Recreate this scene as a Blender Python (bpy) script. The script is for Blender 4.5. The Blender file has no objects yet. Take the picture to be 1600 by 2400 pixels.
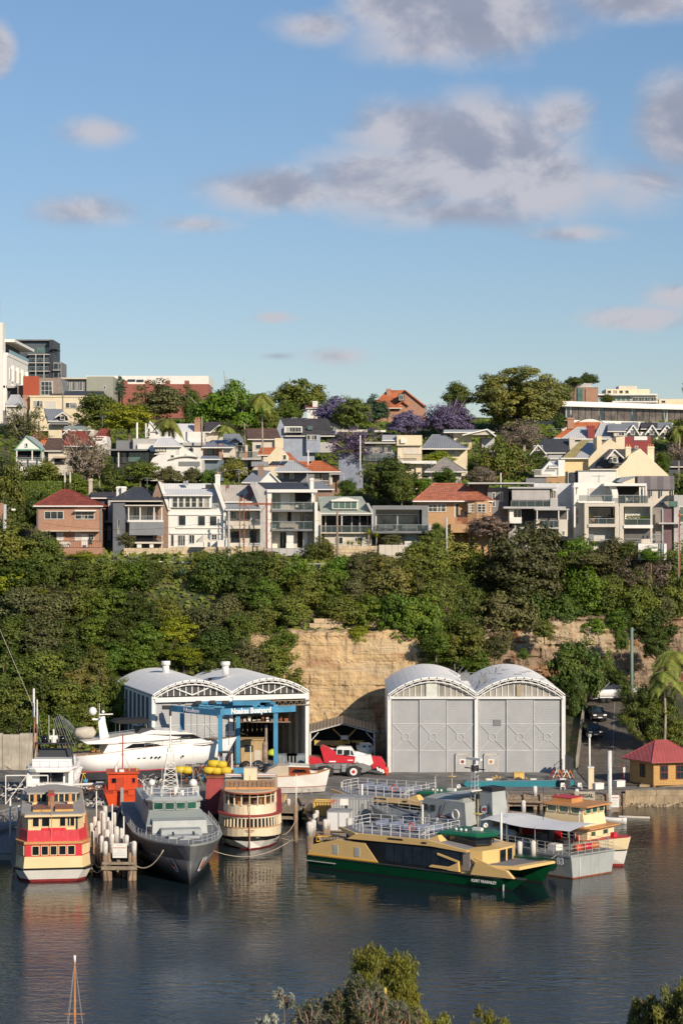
import bpy,math,random
import numpy as np
from mathutils import Vector,Matrix,noise as mn
R=math.radians
scene=bpy.context.scene
COL=scene.collection
random.seed(7)
# ---------------------------------------------------------------- camera
CAMZ,FOC=32.0,5000.0          # eye height above the water, focal length in photo pixels (1600 wide)
cam_data=bpy.data.cameras.new('camera')
cam_data.sensor_fit='HORIZONTAL'
cam_data.sensor_width=24.0
cam_data.lens=24.0*FOC/1600.0
cam_data.clip_start=1.0
cam_data.clip_end=9000.0
cam=bpy.data.objects.new('camera',cam_data)
cam.location=(0,0,CAMZ)
cam.rotation_euler=(R(90),0,0)
COL.objects.link(cam)
scene.camera=cam
# ---------------------------------------------------------------- light and exposure
SUN_AZ,SUN_EL=34.0,26.0       # sun stands behind the camera, to its right
vs=scene.view_settings
vs.view_transform='Standard'
vs.look='None'
vs.gamma=1.0
vs.use_curve_mapping=False
vs.exposure=0.25
sun_d=bpy.data.lights.new('sun','SUN')
sun_d.energy=4.3
sun_d.angle=R(0.53)
sun_d.color=(1.0,0.86,0.68)
sun=bpy.data.objects.new('sun',sun_d)
COL.objects.link(sun)
sdir=Vector((math.sin(R(SUN_AZ))*math.cos(R(SUN_EL)),-math.cos(R(SUN_AZ))*math.cos(R(SUN_EL)),math.sin(R(SUN_EL))))
sun.rotation_euler=(-sdir).to_track_quat('-Z','Y').to_euler()
sun.location=sdir*300
class NT:
    """small node-tree helper"""
    def __init__(s,tree):
        s.t=tree;s.n=tree.nodes;s.l=tree.links
    def new(s,typ,**kw):
        nd=s.n.new(typ)
        for k,v in kw.items():
            setattr(nd,k,v)
        return nd
    def put(s,sock,v):
        if isinstance(v,(int,float)):
            sock.default_value=v
        elif isinstance(v,(tuple,list,Vector)):
            v=tuple(v)
            if sock.type=='RGBA' and len(v)==3:v=v+(1,)
            sock.default_value=v
        else:
            s.l.new(v,sock)
    def math(s,op,a,b=None,c=None,clamp=False):
        nd=s.new('ShaderNodeMath',operation=op);nd.use_clamp=clamp
        s.put(nd.inputs[0],a)
        if b is not None:s.put(nd.inputs[1],b)
        if c is not None:s.put(nd.inputs[2],c)
        return nd.outputs[0]
    def vm(s,op,a,b=None,out=0):
        nd=s.new('ShaderNodeVectorMath',operation=op)
        s.put(nd.inputs[0],a)
        if b is not None:s.put(nd.inputs[1],b)
        return nd.outputs[out]
    def mix(s,f,a,b,blend='MIX'):
        nd=s.new('ShaderNodeMix',data_type='RGBA',blend_type=blend)
        s.put(nd.inputs[0],f);s.put(nd.inputs[6],a);s.put(nd.inputs[7],b)
        return nd.outputs[2]
    def noise(s,vec,scale,detail=4,rough=.55,out=0,dist=0.0):
        nd=s.new('ShaderNodeTexNoise')
        if vec is not None:s.put(nd.inputs['Vector'],vec)
        nd.inputs['Scale'].default_value=scale;nd.inputs['Detail'].default_value=detail
        nd.inputs['Roughness'].default_value=rough;nd.inputs['Distortion'].default_value=dist
        return nd.outputs[out]
    def ramp(s,v,lo,hi,a=0.0,b=1.0,smooth=True):
        nd=s.new('ShaderNodeMapRange')
        if smooth:nd.interpolation_type='SMOOTHSTEP'
        s.put(nd.inputs[0],v)
        nd.inputs[1].default_value=lo;nd.inputs[2].default_value=hi
        nd.inputs[3].default_value=a;nd.inputs[4].default_value=b
        return nd.outputs[0]
    def mapping(s,vec,scale):
        return s.vm('MULTIPLY',vec,scale)
# sky: Nishita blue with low broken cumulus placed by direction on the sky sphere
world=bpy.data.worlds.new('World')
scene.world=world
world.use_nodes=True
W=NT(world.node_tree)
W.n.clear()
sky=W.new('ShaderNodeTexSky',sky_type='NISHITA')
sky.sun_disc=False
sky.sun_elevation=R(SUN_EL)
sky.sun_rotation=R(180-SUN_AZ)
sky.altitude=0;sky.air_density=1.0;sky.dust_density=0.0;sky.ozone_density=1.8
tc=W.new('ShaderNodeTexCoord')
nrm=W.vm('NORMALIZE',tc.outputs['Generated'])
sp=W.new('ShaderNodeSeparateXYZ');W.l.new(nrm,sp.inputs[0])
az=W.math('ARCTAN2',sp.outputs[0],sp.outputs[1])
el=W.math('ARCSINE',sp.outputs[2])
cb=W.new('ShaderNodeCombineXYZ');W.l.new(az,cb.inputs[0]);W.l.new(el,cb.inputs[1])
uv=cb.outputs[0]
CLOUDS=[(1090,70,270,105,1),(740,78,110,48,.8),(900,30,130,70,.9),(1000,130,160,50,.7),
          (1110,370,240,140,1.05),(930,430,230,90,1),(650,450,190,60,.85),(960,310,160,80,.9),(1260,430,150,90,.9),(1050,500,260,50,.7),
          (1580,320,110,130,1),(1310,285,90,60,.7),(1520,440,170,80,.7),(1420,440,120,60,.6),
          (235,322,110,38,.62),(190,505,170,42,.52),(455,530,110,26,.5),(1480,750,130,32,.85),(1570,700,90,40,.7),
          (0,145,45,70,.95),(1500,30,230,55,.8),(640,745,60,16,.65),(790,835,80,24,.6),(650,835,50,12,.5),(1340,555,120,22,.5),
          (-420,330,260,110,.8),(2250,250,300,120,.8),(2100,640,260,50,.7),(500,-420,320,120,.8),(1500,-500,300,140,.8)]
dens=None
for(cx,cy,rx,ry,wt)in CLOUDS:
    c=((cx-800)/FOC,(1200-cy)/FOC,0)
    d=W.vm('MULTIPLY',W.vm('SUBTRACT',uv,c),(FOC/rx/1.25,FOC/ry/1.2,1))
    v=W.math('MULTIPLY_ADD',W.vm('LENGTH',d,out=1),-wt*.9,wt)
    dens=v if dens is None else W.math('SMOOTH_MAX',dens,v,.12)
dens=W.math('MAXIMUM',dens,-1.0)
sv=W.mapping(uv,(1.0,1.5,1))
n1=W.noise(sv,15,8,.57,dist=.35)
n2=W.noise(W.vm('ADD',sv,(.010,.020,0)),15,8,.57,dist=.35)
# the rest of the sphere: scattered noise cloud of the same kind
far_n=W.ramp(W.noise(W.mapping(nrm,(1,1,2.2)),3.2,6,.6),.55,.75,-.6,.45)
inview=W.ramp(W.math('ABSOLUTE',az),.2,.5)
dens=W.math('MAXIMUM',dens,W.math('MULTIPLY_ADD',inview,1.0,W.math('SUBTRACT',far_n,1.0)))
dd=W.math('ADD',dens,W.math('MULTIPLY',W.math('SUBTRACT',n1,.5),.95))
alpha=W.ramp(dd,.06,.62,0,.86)
lit=W.ramp(W.math('SUBTRACT',n1,n2),-.12,.12)
lit=W.math('MULTIPLY_ADD',W.ramp(dd,.2,1.3,.22,-.06),1.0,lit,clamp=True)
ccol=W.mix(lit,(2.45,2.6,3.35),(4.75,4.6,5.0))
skyc=W.mix(1.0,sky.outputs[0],W.mix(W.ramp(el,-.02,.24,smooth=False),(.575,.565,.65),(.66,.745,.84)),'MULTIPLY')
both=W.mix(alpha,skyc,ccol)
bg=W.new('ShaderNodeBackground')
W.l.new(both,bg.inputs[0]);bg.inputs[1].default_value=0.1
wo=W.new('ShaderNodeOutputWorld');W.l.new(bg.outputs[0],wo.inputs[0])
world.cycles.sampling_method='MANUAL'
world.cycles.sample_map_resolution=512
# ---------------------------------------------------------------- materials
MATS={}
def mat(name,col=(.5,.5,.5),rough=.6,metal=0.0,var=.12,scale=1.2,bump=0.0,bscale=8,streak=0.0,streakcol=None,spec=.5,emit=None):
    if name in MATS:return MATS[name]
    m=bpy.data.materials.new(name);m.use_nodes=True
    T=NT(m.node_tree)
    b=T.n['Principled BSDF']
    b.inputs['Roughness'].default_value=rough
    b.inputs['Metallic'].default_value=metal
    b.inputs['Specular IOR Level'].default_value=spec
    co=T.new('ShaderNodeTexCoord').outputs['Object']
    n=T.noise(co,scale,5,.6)
    lo=tuple(c*(1-var)for c in col);hi=tuple(min(1,c*(1+var))for c in col)
    c=T.mix(T.ramp(n,.3,.7),lo,hi)
    if streak>0:
        sn=T.noise(T.mapping(co,(2.2,2.2,.22)),2.0,5,.65)
        sc=streakcol or tuple(x*.5 for x in col)
        c=T.mix(T.ramp(sn,.5,.72,0,streak),c,sc)
    T.put(b.inputs['Base Color'],c)
    if bump>0:
        bn=T.new('ShaderNodeBump');bn.inputs['Strength'].default_value=bump
        T.l.new(T.noise(co,bscale,4),bn.inputs['Height']);T.l.new(bn.outputs[0],b.inputs['Normal'])
    MATS[name]=m
    return m
def ribmat(name,col,rough=.45,period=.3,axis='X',depth=.5,var=.1,streak=0.0,streakcol=None,metal=0.0,tile=None,scale=.6):
    """ribbed metal / lapped board / tile courses; axis = the axis across which ribs repeat"""
    if name in MATS:return MATS[name]
    m=mat(name,col,rough,metal,var,scale,0,8,streak,streakcol)
    T=NT(m.node_tree);b=T.n['Principled BSDF']
    co=T.new('ShaderNodeTexCoord').outputs['Object']
    s=T.new('ShaderNodeSeparateXYZ');T.l.new(co,s.inputs[0])
    ax=s.outputs['XYZ'.index(axis)]
    w=T.math('ABSOLUTE',T.math('SUBTRACT',T.math('FRACT',T.math('DIVIDE',ax,period)),.5))
    if tile:
        ax2=s.outputs['XYZ'.index(tile[0])]
        w2=T.math('ABSOLUTE',T.math('SUBTRACT',T.math('FRACT',T.math('DIVIDE',ax2,tile[1])),.5))
        w=T.math('ADD',w,T.math('MULTIPLY',w2,.6))
        base=b.inputs['Base Color'].links[0].from_socket
        cell=T.new('ShaderNodeTexWhiteNoise',noise_dimensions='3D')
        fl=T.vm('FLOOR',T.mapping(co,(1/tile[1],1/tile[1],1/period)))
        T.l.new(fl,cell.inputs[0])
        T.put(b.inputs['Base Color'],T.mix(T.ramp(cell.outputs[0],0,1,0,.45,False),base,tuple(x*.45 for x in col)))
    bn=T.new('ShaderNodeBump');bn.inputs['Strength'].default_value=depth;bn.inputs['Distance'].default_value=period*.35
    T.l.new(w,bn.inputs['Height']);T.l.new(bn.outputs[0],b.inputs['Normal'])
    return m
def glassmat(name,col=(.02,.03,.035),rough=.06,var=.5,curtains=0.0):
    if name in MATS:return MATS[name]
    m=mat(name,col,rough,0,var,.9,spec=.9)
    if curtains:
        T=NT(m.node_tree);b=T.n['Principled BSDF']
        co=T.new('ShaderNodeTexCoord').outputs['Object']
        base=b.inputs['Base Color'].links[0].from_socket
        n=T.noise(T.mapping(co,(1.4,1,.15)),1.1,2)
        T.put(b.inputs['Base Color'],T.mix(T.ramp(n,.52,.6,0,curtains),base,(.4,.38,.33)))
    return m
def brickmat(name,c1,c2,mortar=(.42,.37,.3)):
    if name in MATS:return MATS[name]
    m=mat(name,c1,.85,0,.1,1)
    T=NT(m.node_tree);b=T.n['Principled BSDF']
    co=T.new('ShaderNodeTexCoord').outputs['Object']
    s=T.new('ShaderNodeSeparateXYZ');T.l.new(co,s.inputs[0])
    cbn=T.new('ShaderNodeCombineXYZ')
    T.l.new(T.math('ADD',s.outputs[0],s.outputs[1]),cbn.inputs[0]);T.l.new(s.outputs[2],cbn.inputs[1])
    br=T.new('ShaderNodeTexBrick');br.inputs['Scale'].default_value=1
    br.inputs['Brick Width'].default_value=.24;br.inputs['Row Height'].default_value=.086
    br.inputs['Mortar Size'].default_value=.008
    T.l.new(cbn.outputs[0],br.inputs['Vector'])
    T.put(br.inputs['Color1'],c1);T.put(br.inputs['Color2'],c2);T.put(br.inputs['Mortar'],mortar)
    n=T.noise(co,.7,5)
    T.put(b.inputs['Base Color'],T.mix(T.ramp(n,.35,.75,0,.35),br.outputs[0],tuple(x*.6 for x in c1)))
    return m
# ---------------------------------------------------------------- mesh helpers
class MB:
    def __init__(s):s.v=[];s.f=[]
    def add(s,vs,fs):
        o=len(s.v);s.v+=[tuple(p)for p in vs];s.f+=[tuple(i+o for i in f)for f in fs];return s
    def box(s,x0,x1,y0,y1,z0,z1):
        return s.add([(x0,y0,z0),(x1,y0,z0),(x1,y1,z0),(x0,y1,z0),(x0,y0,z1),(x1,y0,z1),(x1,y1,z1),(x0,y1,z1)],
                     [(0,3,2,1),(4,5,6,7),(0,1,5,4),(1,2,6,5),(2,3,7,6),(3,0,4,7)])
    def prism(s,poly,z0,z1,top=None):
        """poly = [(x,y)] ccw; optional top = other [(x,y)]"""
        n=len(poly);top=top or poly
        z0=z0 if isinstance(z0,(list,tuple))else[z0]*n
        z1=z1 if isinstance(z1,(list,tuple))else[z1]*n
        vs=[(p[0],p[1],z)for p,z in zip(poly,z0)]+[(p[0],p[1],z)for p,z in zip(top,z1)]
        return s.add(vs,[tuple(range(n-1,-1,-1)),tuple(range(n,2*n))]+[(i,(i+1)%n,n+(i+1)%n,n+i)for i in range(n)])
    def extr(s,poly,a,b,axis='y'):
        """profile poly in the plane across axis, extruded a..b.  y: (x,z)  x: (y,z)"""
        n=len(poly)
        if axis=='y':vs=[(p[0],a,p[1])for p in poly]+[(p[0],b,p[1])for p in poly]
        else:vs=[(a,p[0],p[1])for p in poly]+[(b,p[0],p[1])for p in poly]
        return s.add(vs,[tuple(range(n)),tuple(range(2*n-1,n-1,-1))]+[(i,n+i,n+(i+1)%n,(i+1)%n)for i in range(n)])
    def bar(s,p,q,w,h=None):
        """square bar between two points"""
        h=h or w
        p=Vector(p);q=Vector(q);d=(q-p)
        if d.length<1e-6:return s
        d.normalize()
        up=Vector((0,0,1))if abs(d.z)<.95 else Vector((0,1,0))
        a=d.cross(up).normalized()*(w/2);b=a.cross(d).normalized()*(h/2)
        vs=[p-a-b,p+a-b,p+a+b,p-a+b,q-a-b,q+a-b,q+a+b,q-a+b]
        return s.add(vs,[(0,1,2,3),(7,6,5,4),(0,4,5,1),(1,5,6,2),(2,6,7,3),(3,7,4,0)])
    def tube(s,pts,r,n=6,r2=None):
        pts=[Vector(p)for p in pts];k=len(pts)
        rs=r if isinstance(r,(list,tuple))else[r+((r2 if r2 is not None else r)-r)*i/max(1,k-1)for i in range(k)]
        o=len(s.v);ref=None
        for i,p in enumerate(pts):
            d=(pts[min(i+1,k-1)]-pts[max(i-1,0)])
            if d.length<1e-6:d=Vector((0,0,1))
            d.normalize()
            if ref is None:ref=Vector((0,0,1))if abs(d.z)<.9 else Vector((1,0,0))
            a=d.cross(ref)
            if a.length<1e-3:a=d.cross(Vector((0,1,0)))
            a.normalize();b=d.cross(a).normalized()
            for j in range(n):
                t=2*math.pi*j/n
                s.v.append(tuple(p+(a*math.cos(t)+b*math.sin(t))*rs[i]))
        for i in range(k-1):
            for j in range(n):
                s.f.append((o+i*n+j,o+i*n+(j+1)%n,o+(i+1)*n+(j+1)%n,o+(i+1)*n+j))
        s.f.append(tuple(o+j for j in range(n-1,-1,-1)));s.f.append(tuple(o+(k-1)*n+j for j in range(n)))
        return s
    def cyl(s,c,r,z0,z1,n=10,r2=None):
        return s.tube([(c[0],c[1],z0),(c[0],c[1],z1)],[r,r if r2 is None else r2],n)
    def lathe(s,prof,c=(0,0),n=12):
        o=len(s.v);k=len(prof)
        for(r,z)in prof:
            for j in range(n):
                t=2*math.pi*j/n
                s.v.append((c[0]+r*math.cos(t),c[1]+r*math.sin(t),z))
        for i in range(k-1):
            for j in range(n):
                s.f.append((o+i*n+j,o+i*n+(j+1)%n,o+(i+1)*n+(j+1)%n,o+(i+1)*n+j))
        s.f.append(tuple(o+j for j in range(n-1,-1,-1)));s.f.append(tuple(o+(k-1)*n+j for j in range(n)))
        return s
    def ball(s,c,r,n=10,k=7,sz=1.0):
        return s.lathe2(c,[(r*math.sin(math.pi*i/k)+1e-4,c[2]-r*sz*math.cos(math.pi*i/k))for i in range(k+1)],n)
    def lathe2(s,c,prof,n):return s.lathe(prof,(c[0],c[1]),n)
    def loft(s,rings,closed=False,caps=True):
        n=len(rings[0]);o=len(s.v)
        for r in rings:s.v+=[tuple(p)for p in r]
        m=n if closed else n-1
        for i in range(len(rings)-1):
            for j in range(m):
                s.f.append((o+i*n+j,o+i*n+(j+1)%n,o+(i+1)*n+(j+1)%n,o+(i+1)*n+j))
        if caps:
            s.f.append(tuple(o+j for j in range(n-1,-1,-1)));s.f.append(tuple(o+(len(rings)-1)*n+j for j in range(n)))
        return s
    def poly(s,pts):return s.add(pts,[tuple(range(len(pts)))])
    def torus(s,c,R_,r,axis='y',n=16,m=6):
        o=len(s.v)
        for i in range(n):
            t=2*math.pi*i/n
            for j in range(m):
                u=2*math.pi*j/m
                a=(R_+r*math.cos(u))*math.cos(t);b=(R_+r*math.cos(u))*math.sin(t);h=r*math.sin(u)
                p={'y':(a,h,b),'x':(h,a,b),'z':(a,b,h)}[axis]
                s.v.append((c[0]+p[0],c[1]+p[1],c[2]+p[2]))
        for i in range(n):
            for j in range(m):
                s.f.append((o+i*m+j,o+i*m+(j+1)%m,o+((i+1)%n)*m+(j+1)%m,o+((i+1)%n)*m+j))
        return s
    def obj(s,name,material,parent=None,smooth=False,label=None,loc=None):
        me=bpy.data.meshes.new(name)
        me.from_pydata(s.v,[],s.f)
        me.materials.append(material)
        if smooth:me.shade_smooth()
        me.update()
        o=bpy.data.objects.new(name,me)
        COL.objects.link(o)
        if parent is not None:o.parent=parent
        if label:o['label']=label
        if loc is not None:o.location=loc
        return o
def tag(o,label,cat,group=None,kind=None):
    if label:o['label']=label
    if cat:o['category']=cat
    if group:o['group']=group
    if kind:o['kind']=kind
    return o
def thing(name,label,cat,loc=(0,0,0),rz=0.0,group=None):
    o=bpy.data.objects.new(name,None);COL.objects.link(o)
    o.empty_display_size=.5
    o.location=loc;o.rotation_euler=(0,0,rz)
    return tag(o,label,cat,group)
def struct(o,kind='structure'):
    o['kind']=kind;return o
def dup(root,loc=None,rz=None,label=None,scale=None):
    """copy of a thing with its parts and sub-parts, sharing mesh data"""
    def rec(o,parent):
        c=o.copy();COL.objects.link(c);c.parent=parent
        for ch in KIDS(o):rec(ch,c)
        return c
    r=rec(root,None)
    if loc is not None:r.location=loc
    if rz is not None:r.rotation_euler=(0,0,rz)
    if scale is not None:r.scale=scale
    if label:r['label']=label
    return r
def KIDS(o):return[c for c in o.children]
def text(name,body,size,material,parent,loc,rot,extrude=.01,align='CENTER',sx=1.0,bold=0.0):
    cu=bpy.data.curves.new(name,'FONT')
    cu.body=body;cu.size=size;cu.extrude=extrude;cu.align_x=align;cu.align_y='CENTER';cu.offset=bold
    cu.resolution_u=2
    t=bpy.data.objects.new('tmp_text',cu)
    COL.objects.link(t)
    dg=bpy.context.evaluated_depsgraph_get()
    me=bpy.data.meshes.new_from_object(t.evaluated_get(dg))
    bpy.data.objects.remove(t);bpy.data.curves.remove(cu)
    me.materials.clear();me.materials.append(material)
    o=bpy.data.objects.new(name,me);COL.objects.link(o)
    o.parent=parent;o.location=loc;o.rotation_euler=rot;o.scale=(sx,1,1)
    return o
def at(px,py,D):
    """a photo pixel at distance D -> world point"""
    return Vector(((px-800)/FOC*D,D,CAMZ-(py-1200)/FOC*D))
# ================================================================ terrain
QZ=1.5     # boatyard level above the water
ST=[  # X station, hillside profile [(Y, z)]
    (-400,[(250,1.44),(256,1.5),(262,3),(285,19),(293,24.6),(300,26.2),(318,27.6),(325,34),(345,36.5),(353,37.6),(374,43),(390,46.5),(404,48.5),(432,51),(620,46),(4500,10)]),
    (-12,[(250,1.44),(256,1.5),(264,3),(284,18),(293,24.6),(300,26.2),(318,27.6),(325,34),(345,36.5),(353,37.6),(374,43),(390,46.5),(404,48.5),(432,51),(620,46),(4500,10)]),
    (-8,[(250,1.44),(270,1.46),(276,1.48),(279.6,15.4),(292,24),(300,26.2),(318,27.6),(325,34),(345,36.5),(353,37.6),(374,43),(390,46.5),(404,48.5),(432,51),(620,46),(4500,10)]),
    (14,[(250,1.44),(270,1.46),(276,1.48),(279.6,15.6),(292,23),(300,25.8),(318,27.2),(325,33.5),(345,36.5),(353,37.6),(374,43),(390,46.5),(404,48.5),(432,51),(620,46),(4500,10)]),
    (18,[(250,1.44),(272,1.46),(278,1.5),(286,7),(291,8.6),(294.5,17.2),(302,25.0),(325,33.5),(345,36.5),(353,37.6),(374,43),(390,46.5),(404,48.5),(432,51),(620,46),(4500,10)]),
    (27.1,[(250,1.44),(272,1.46),(278,1.5),(286,7),(292,8.6),(295.5,17.2),(302,25.0),(325,33.5),(345,36.5),(353,37.6),(374,43),(390,46.5),(404,48.5),(432,51),(620,46),(4500,10)]),
    (28.0,[(250,1.44),(254,1.48),(270,4.85),(290,7.5),(292,8.6),(295.5,17.2),(302,25.0),(325,33.5),(345,36.5),(353,37.6),(374,43),(390,46.5),(404,48.5),(432,51),(620,46),(4500,10)]),
    (46,[(250,1.44),(254,1.6),(270,4.85),(290,7.5),(292,8.6),(295.5,17.2),(302,25.0),(325,33),(345,36.5),(353,37.6),(374,43),(390,46.5),(404,48.5),(432,51),(620,46),(4500,10)]),
    (400,[(250,1.44),(254,1.6),(270,6),(290,9.5),(292,10.6),(295.5,17.2),(302,25.0),(325,33),(345,36.5),(353,37.6),(374,43),(390,46.5),(404,48.5),(432,51),(620,46),(4500,10)]),
]
def profile(X):
    X=max(-400,min(400,X))
    for i in range(len(ST)-1):
        if ST[i][0]<=X<=ST[i+1][0]:
            t=(X-ST[i][0])/(ST[i+1][0]-ST[i][0])
            return[(a[0]+(b[0]-a[0])*t,a[1]+(b[1]-a[1])*t)for a,b in zip(ST[i][1],ST[i+1][1])]
def ground(X,Y):
    p=profile(X)
    if Y<=p[0][0]:return QZ
    for a,b in zip(p,p[1:]):
        if a[0]<=Y<=b[0]:
            return a[1]+(b[1]-a[1])*(Y-a[0])/max(1e-6,b[0]-a[0])
    return p[-1][1]
xs=[-3000,-1200,-400,-200,-120]+list(np.arange(-80,-12,3))+[-12,-10,-8,-5,0,5,10,14,16,18,22,27.1,28.0]+list(np.arange(31,80,3))+[120,200,400,1200,3000]
g=MB()
rings=[]
for x in xs:
    pr=profile(x)
    ring=[]
    for i,(a,b)in enumerate(zip(pr,pr[1:])):
        for k in range(3):
            t=k/3
            y=a[0]+(b[0]-a[0])*t;z=a[1]+(b[1]-a[1])*t
            if z>3:z+=.45*mn.noise(Vector((x*.13,y*.13,0)))
            ring.append((float(x),y,z))
    ring.append((float(x),pr[-1][0],pr[-1][1]))
    rings.append(ring)
g.loft(rings,caps=False)
g.f=[tuple(reversed(f))for f in g.f]
def earth_mat():
    m=mat('hillside_earth',(.10,.085,.05),.95,0,.25,.5)
    T=NT(m.node_tree);b=T.n['Principled BSDF']
    co=T.new('ShaderNodeTexCoord').outputs['Object']
    base=b.inputs['Base Color'].links[0].from_socket
    c=T.mix(T.ramp(T.noise(co,.25,6),.42,.6),base,(.045,.07,.02))
    c=T.mix(T.ramp(T.noise(co,.9,6),.58,.7),c,(.22,.17,.11))
    T.put(b.inputs['Base Color'],c)
    bn=T.new('ShaderNodeBump');bn.inputs['Strength'].default_value=.8;bn.inputs['Distance'].default_value=.5
    T.l.new(T.noise(co,2.5,6),bn.inputs['Height']);T.l.new(bn.outputs[0],b.inputs['Normal'])
    return m
EARTH=earth_mat()
struct(g.obj('hillside',EARTH,smooth=True))
# ---- sandstone cliffs
def rock_mat(name,base=(.50,.35,.19),dark=.5):
    m=mat(name,base,.92,0,.18,.35)
    T=NT(m.node_tree);b=T.n['Principled BSDF']
    co=T.new('ShaderNodeTexCoord').outputs['Object']
    c=b.inputs['Base Color'].links[0].from_socket
    # beds of different colour
    c=T.mix(T.ramp(T.noise(T.mapping(co,(.05,.05,.55)),1.0,4,dist=.4),.45,.62,0,.75),c,(.58,.46,.30))
    c=T.mix(T.ramp(T.noise(T.mapping(co,(.12,.12,.3)),1.3,5),.55,.68,0,.8),c,(.40,.22,.11))
    # water stains running down
    c=T.mix(T.ramp(T.noise(T.mapping(co,(.9,.9,.07)),1.0,6,.65),.56,.7,0,.8*dark*2),c,(.13,.095,.07))
    c=T.mix(T.ramp(T.noise(T.mapping(co,(.5,.5,.08)),1.0,4,.6,dist=.5),.60,.68,0,.85),c,(.34,.12,.04))
    c=T.mix(T.ramp(T.noise(co,1.6,8,.7),.55,.8,0,.5),c,(.2,.15,.12))
    T.put(b.inputs['Base Color'],c)
    bn=T.new('ShaderNodeBump');bn.inputs['Strength'].default_value=1.0;bn.inputs['Distance'].default_value=.5
    h=T.math('ADD',T.noise(co,1.4,8,.65),T.math('MULTIPLY',T.noise(T.mapping(co,(.15,.15,2.2)),1.2,4),.8))
    T.l.new(h,bn.inputs['Height']);T.l.new(bn.outputs[0],b.inputs['Normal'])
    return m
def cliff(name,x0,x1,z0,z1,Yb,lean,rough,seed,m,beds):
    o=MB();rings=[]
    nx=int((x1-x0)/.3);nz=int((z1-z0)/.22)
    for i in range(nx+1):
        x=x0+(x1-x0)*i/nx;r=[]
        topz=z1+1.1*mn.noise(Vector((x*.25,seed,0)))+.5*mn.noise(Vector((x*.9,seed,3)))
        for j in range(nz+1):
            t=j/nz;z=z0+(topz-z0)*t
            bed=math.floor(z/beds+.35*mn.noise(Vector((x*.05,0,seed))))
            joint=math.floor(x/2.3+bed*3.7)
            y=Yb+lean*t-rough*.45*mn.noise(Vector((joint*2.17,bed*4.13,seed)))
            y-=rough*(.9*mn.noise(Vector((x*.22,z*.3,seed)))+.35*mn.noise(Vector((x*.9,z*1.3,seed+5))))
            fr=(z/beds)%1.0
            if fr<.08:y+=rough*.2
            if j==nz:y+=2.2
            r.append((x,y,z))
        rings.append(r)
    o.loft(rings,caps=False)
    o.f=[tuple(reversed(f))for f in o.f]
    return struct(o.obj(name,m))
ROCK_A=rock_mat('sandstone_cut_face',(.58,.41,.22),.7)
ROCK_B=rock_mat('sandstone_weathered',(.30,.215,.14),.85)
cliff('cliff',-14,14.6,1.3,16.4,275.2,3.2,.6,2.0,ROCK_A,3.1)
cliff('cliff',13.6,27.4,5.5,18.0,289.5,3.6,1.5,9.0,ROCK_B,2.0)
cliff('cliff',27.3,62,6.8,17.6,290.8,3.4,1.6,14.0,ROCK_B,1.7)
cliff('rock_outcrop',-24.5,-18.0,17.2,20.6,285.6,3.0,.8,22.0,ROCK_B,1.1)
# small ruined stone wall at the top of the cut face, with a dark opening
rw=thing('ruined_stone_wall','ruined sandstone wall with a dark square opening at the top of the cliff','wall',(0,281.3,15.5))
sand=mat('sandstone_block',(.5,.38,.24),.9,0,.2,.8,.3)
rw_x0=at(725,1450,281).x
for r_ in range(4):
    for c_ in range(9):
        if r_>1 and c_ in(3,4):continue
        x=rw_x0+c_*1.45+(r_%2)*.6
        if r_>=1 and c_==7:continue
        MB().box(x,x+1.41,-.3+random.uniform(-.06,.06),.4,r_*.62,r_*.62+.58).obj('stone',sand,rw)
# ---- water and sea bed
def water_mat():
    m=bpy.data.materials.new('harbour_water');m.use_nodes=True
    T=NT(m.node_tree);b=T.n['Principled BSDF']
    b.inputs['Base Color'].default_value=(.008,.017,.022,1)
    b.inputs['Roughness'].default_value=.035
    b.inputs['IOR'].default_value=1.333
    b.inputs['Specular IOR Level'].default_value=.55
    co=T.new('ShaderNodeTexCoord').outputs['Object']
    a=T.noise(T.mapping(co,(.55,1.15,1)),1.0,3,.5,dist=.4)
    c=T.noise(T.mapping(co,(2.2,3.6,1)),1.0,4,.55,dist=.2)
    calm=T.ramp(T.noise(T.mapping(co,(.022,.03,1)),1.0,3,.5),.36,.62,.2,1.7)
    sy_=T.new('ShaderNodeSeparateXYZ');T.l.new(co,sy_.inputs[0])
    shelter=T.ramp(sy_.outputs[1],110,190,1.0,.5)   # the inlet is calmer close in among the moored boats
    h=T.math('ADD',T.math('MULTIPLY',a,.17),T.math('MULTIPLY',T.math('MULTIPLY',c,calm),.095))
    bn=T.new('ShaderNodeBump');bn.inputs['Strength'].default_value=1.0;bn.inputs['Distance'].default_value=.42
    T.l.new(T.math('MULTIPLY',h,shelter),bn.inputs['Height']);T.l.new(bn.outputs[0],b.inputs['Normal'])
    return m
w=MB()
w.poly([(-3000,-1500,0),(3000,-1500,0),(3000,246,0),(-3000,246,0)])
struct(w.obj('water',water_mat()))
# near bank below and behind the camera
b_=MB();rings=[]
for x in(-300,-120,-60,-30,-10,10,30,60,120,300):
    rings.append([(x,-200,29.5),(x,-3,29.6),(x,6,28),(x,30,19.5),(x,60,11+mn.noise(Vector((x*.1,0,0)))),(x,88,1.8),(x,94,-2)])
b_.loft(rings,caps=False);b_.f=[tuple(reversed(f))for f in b_.f]
struct(b_.obj('near_bank',EARTH,smooth=True))
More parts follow.
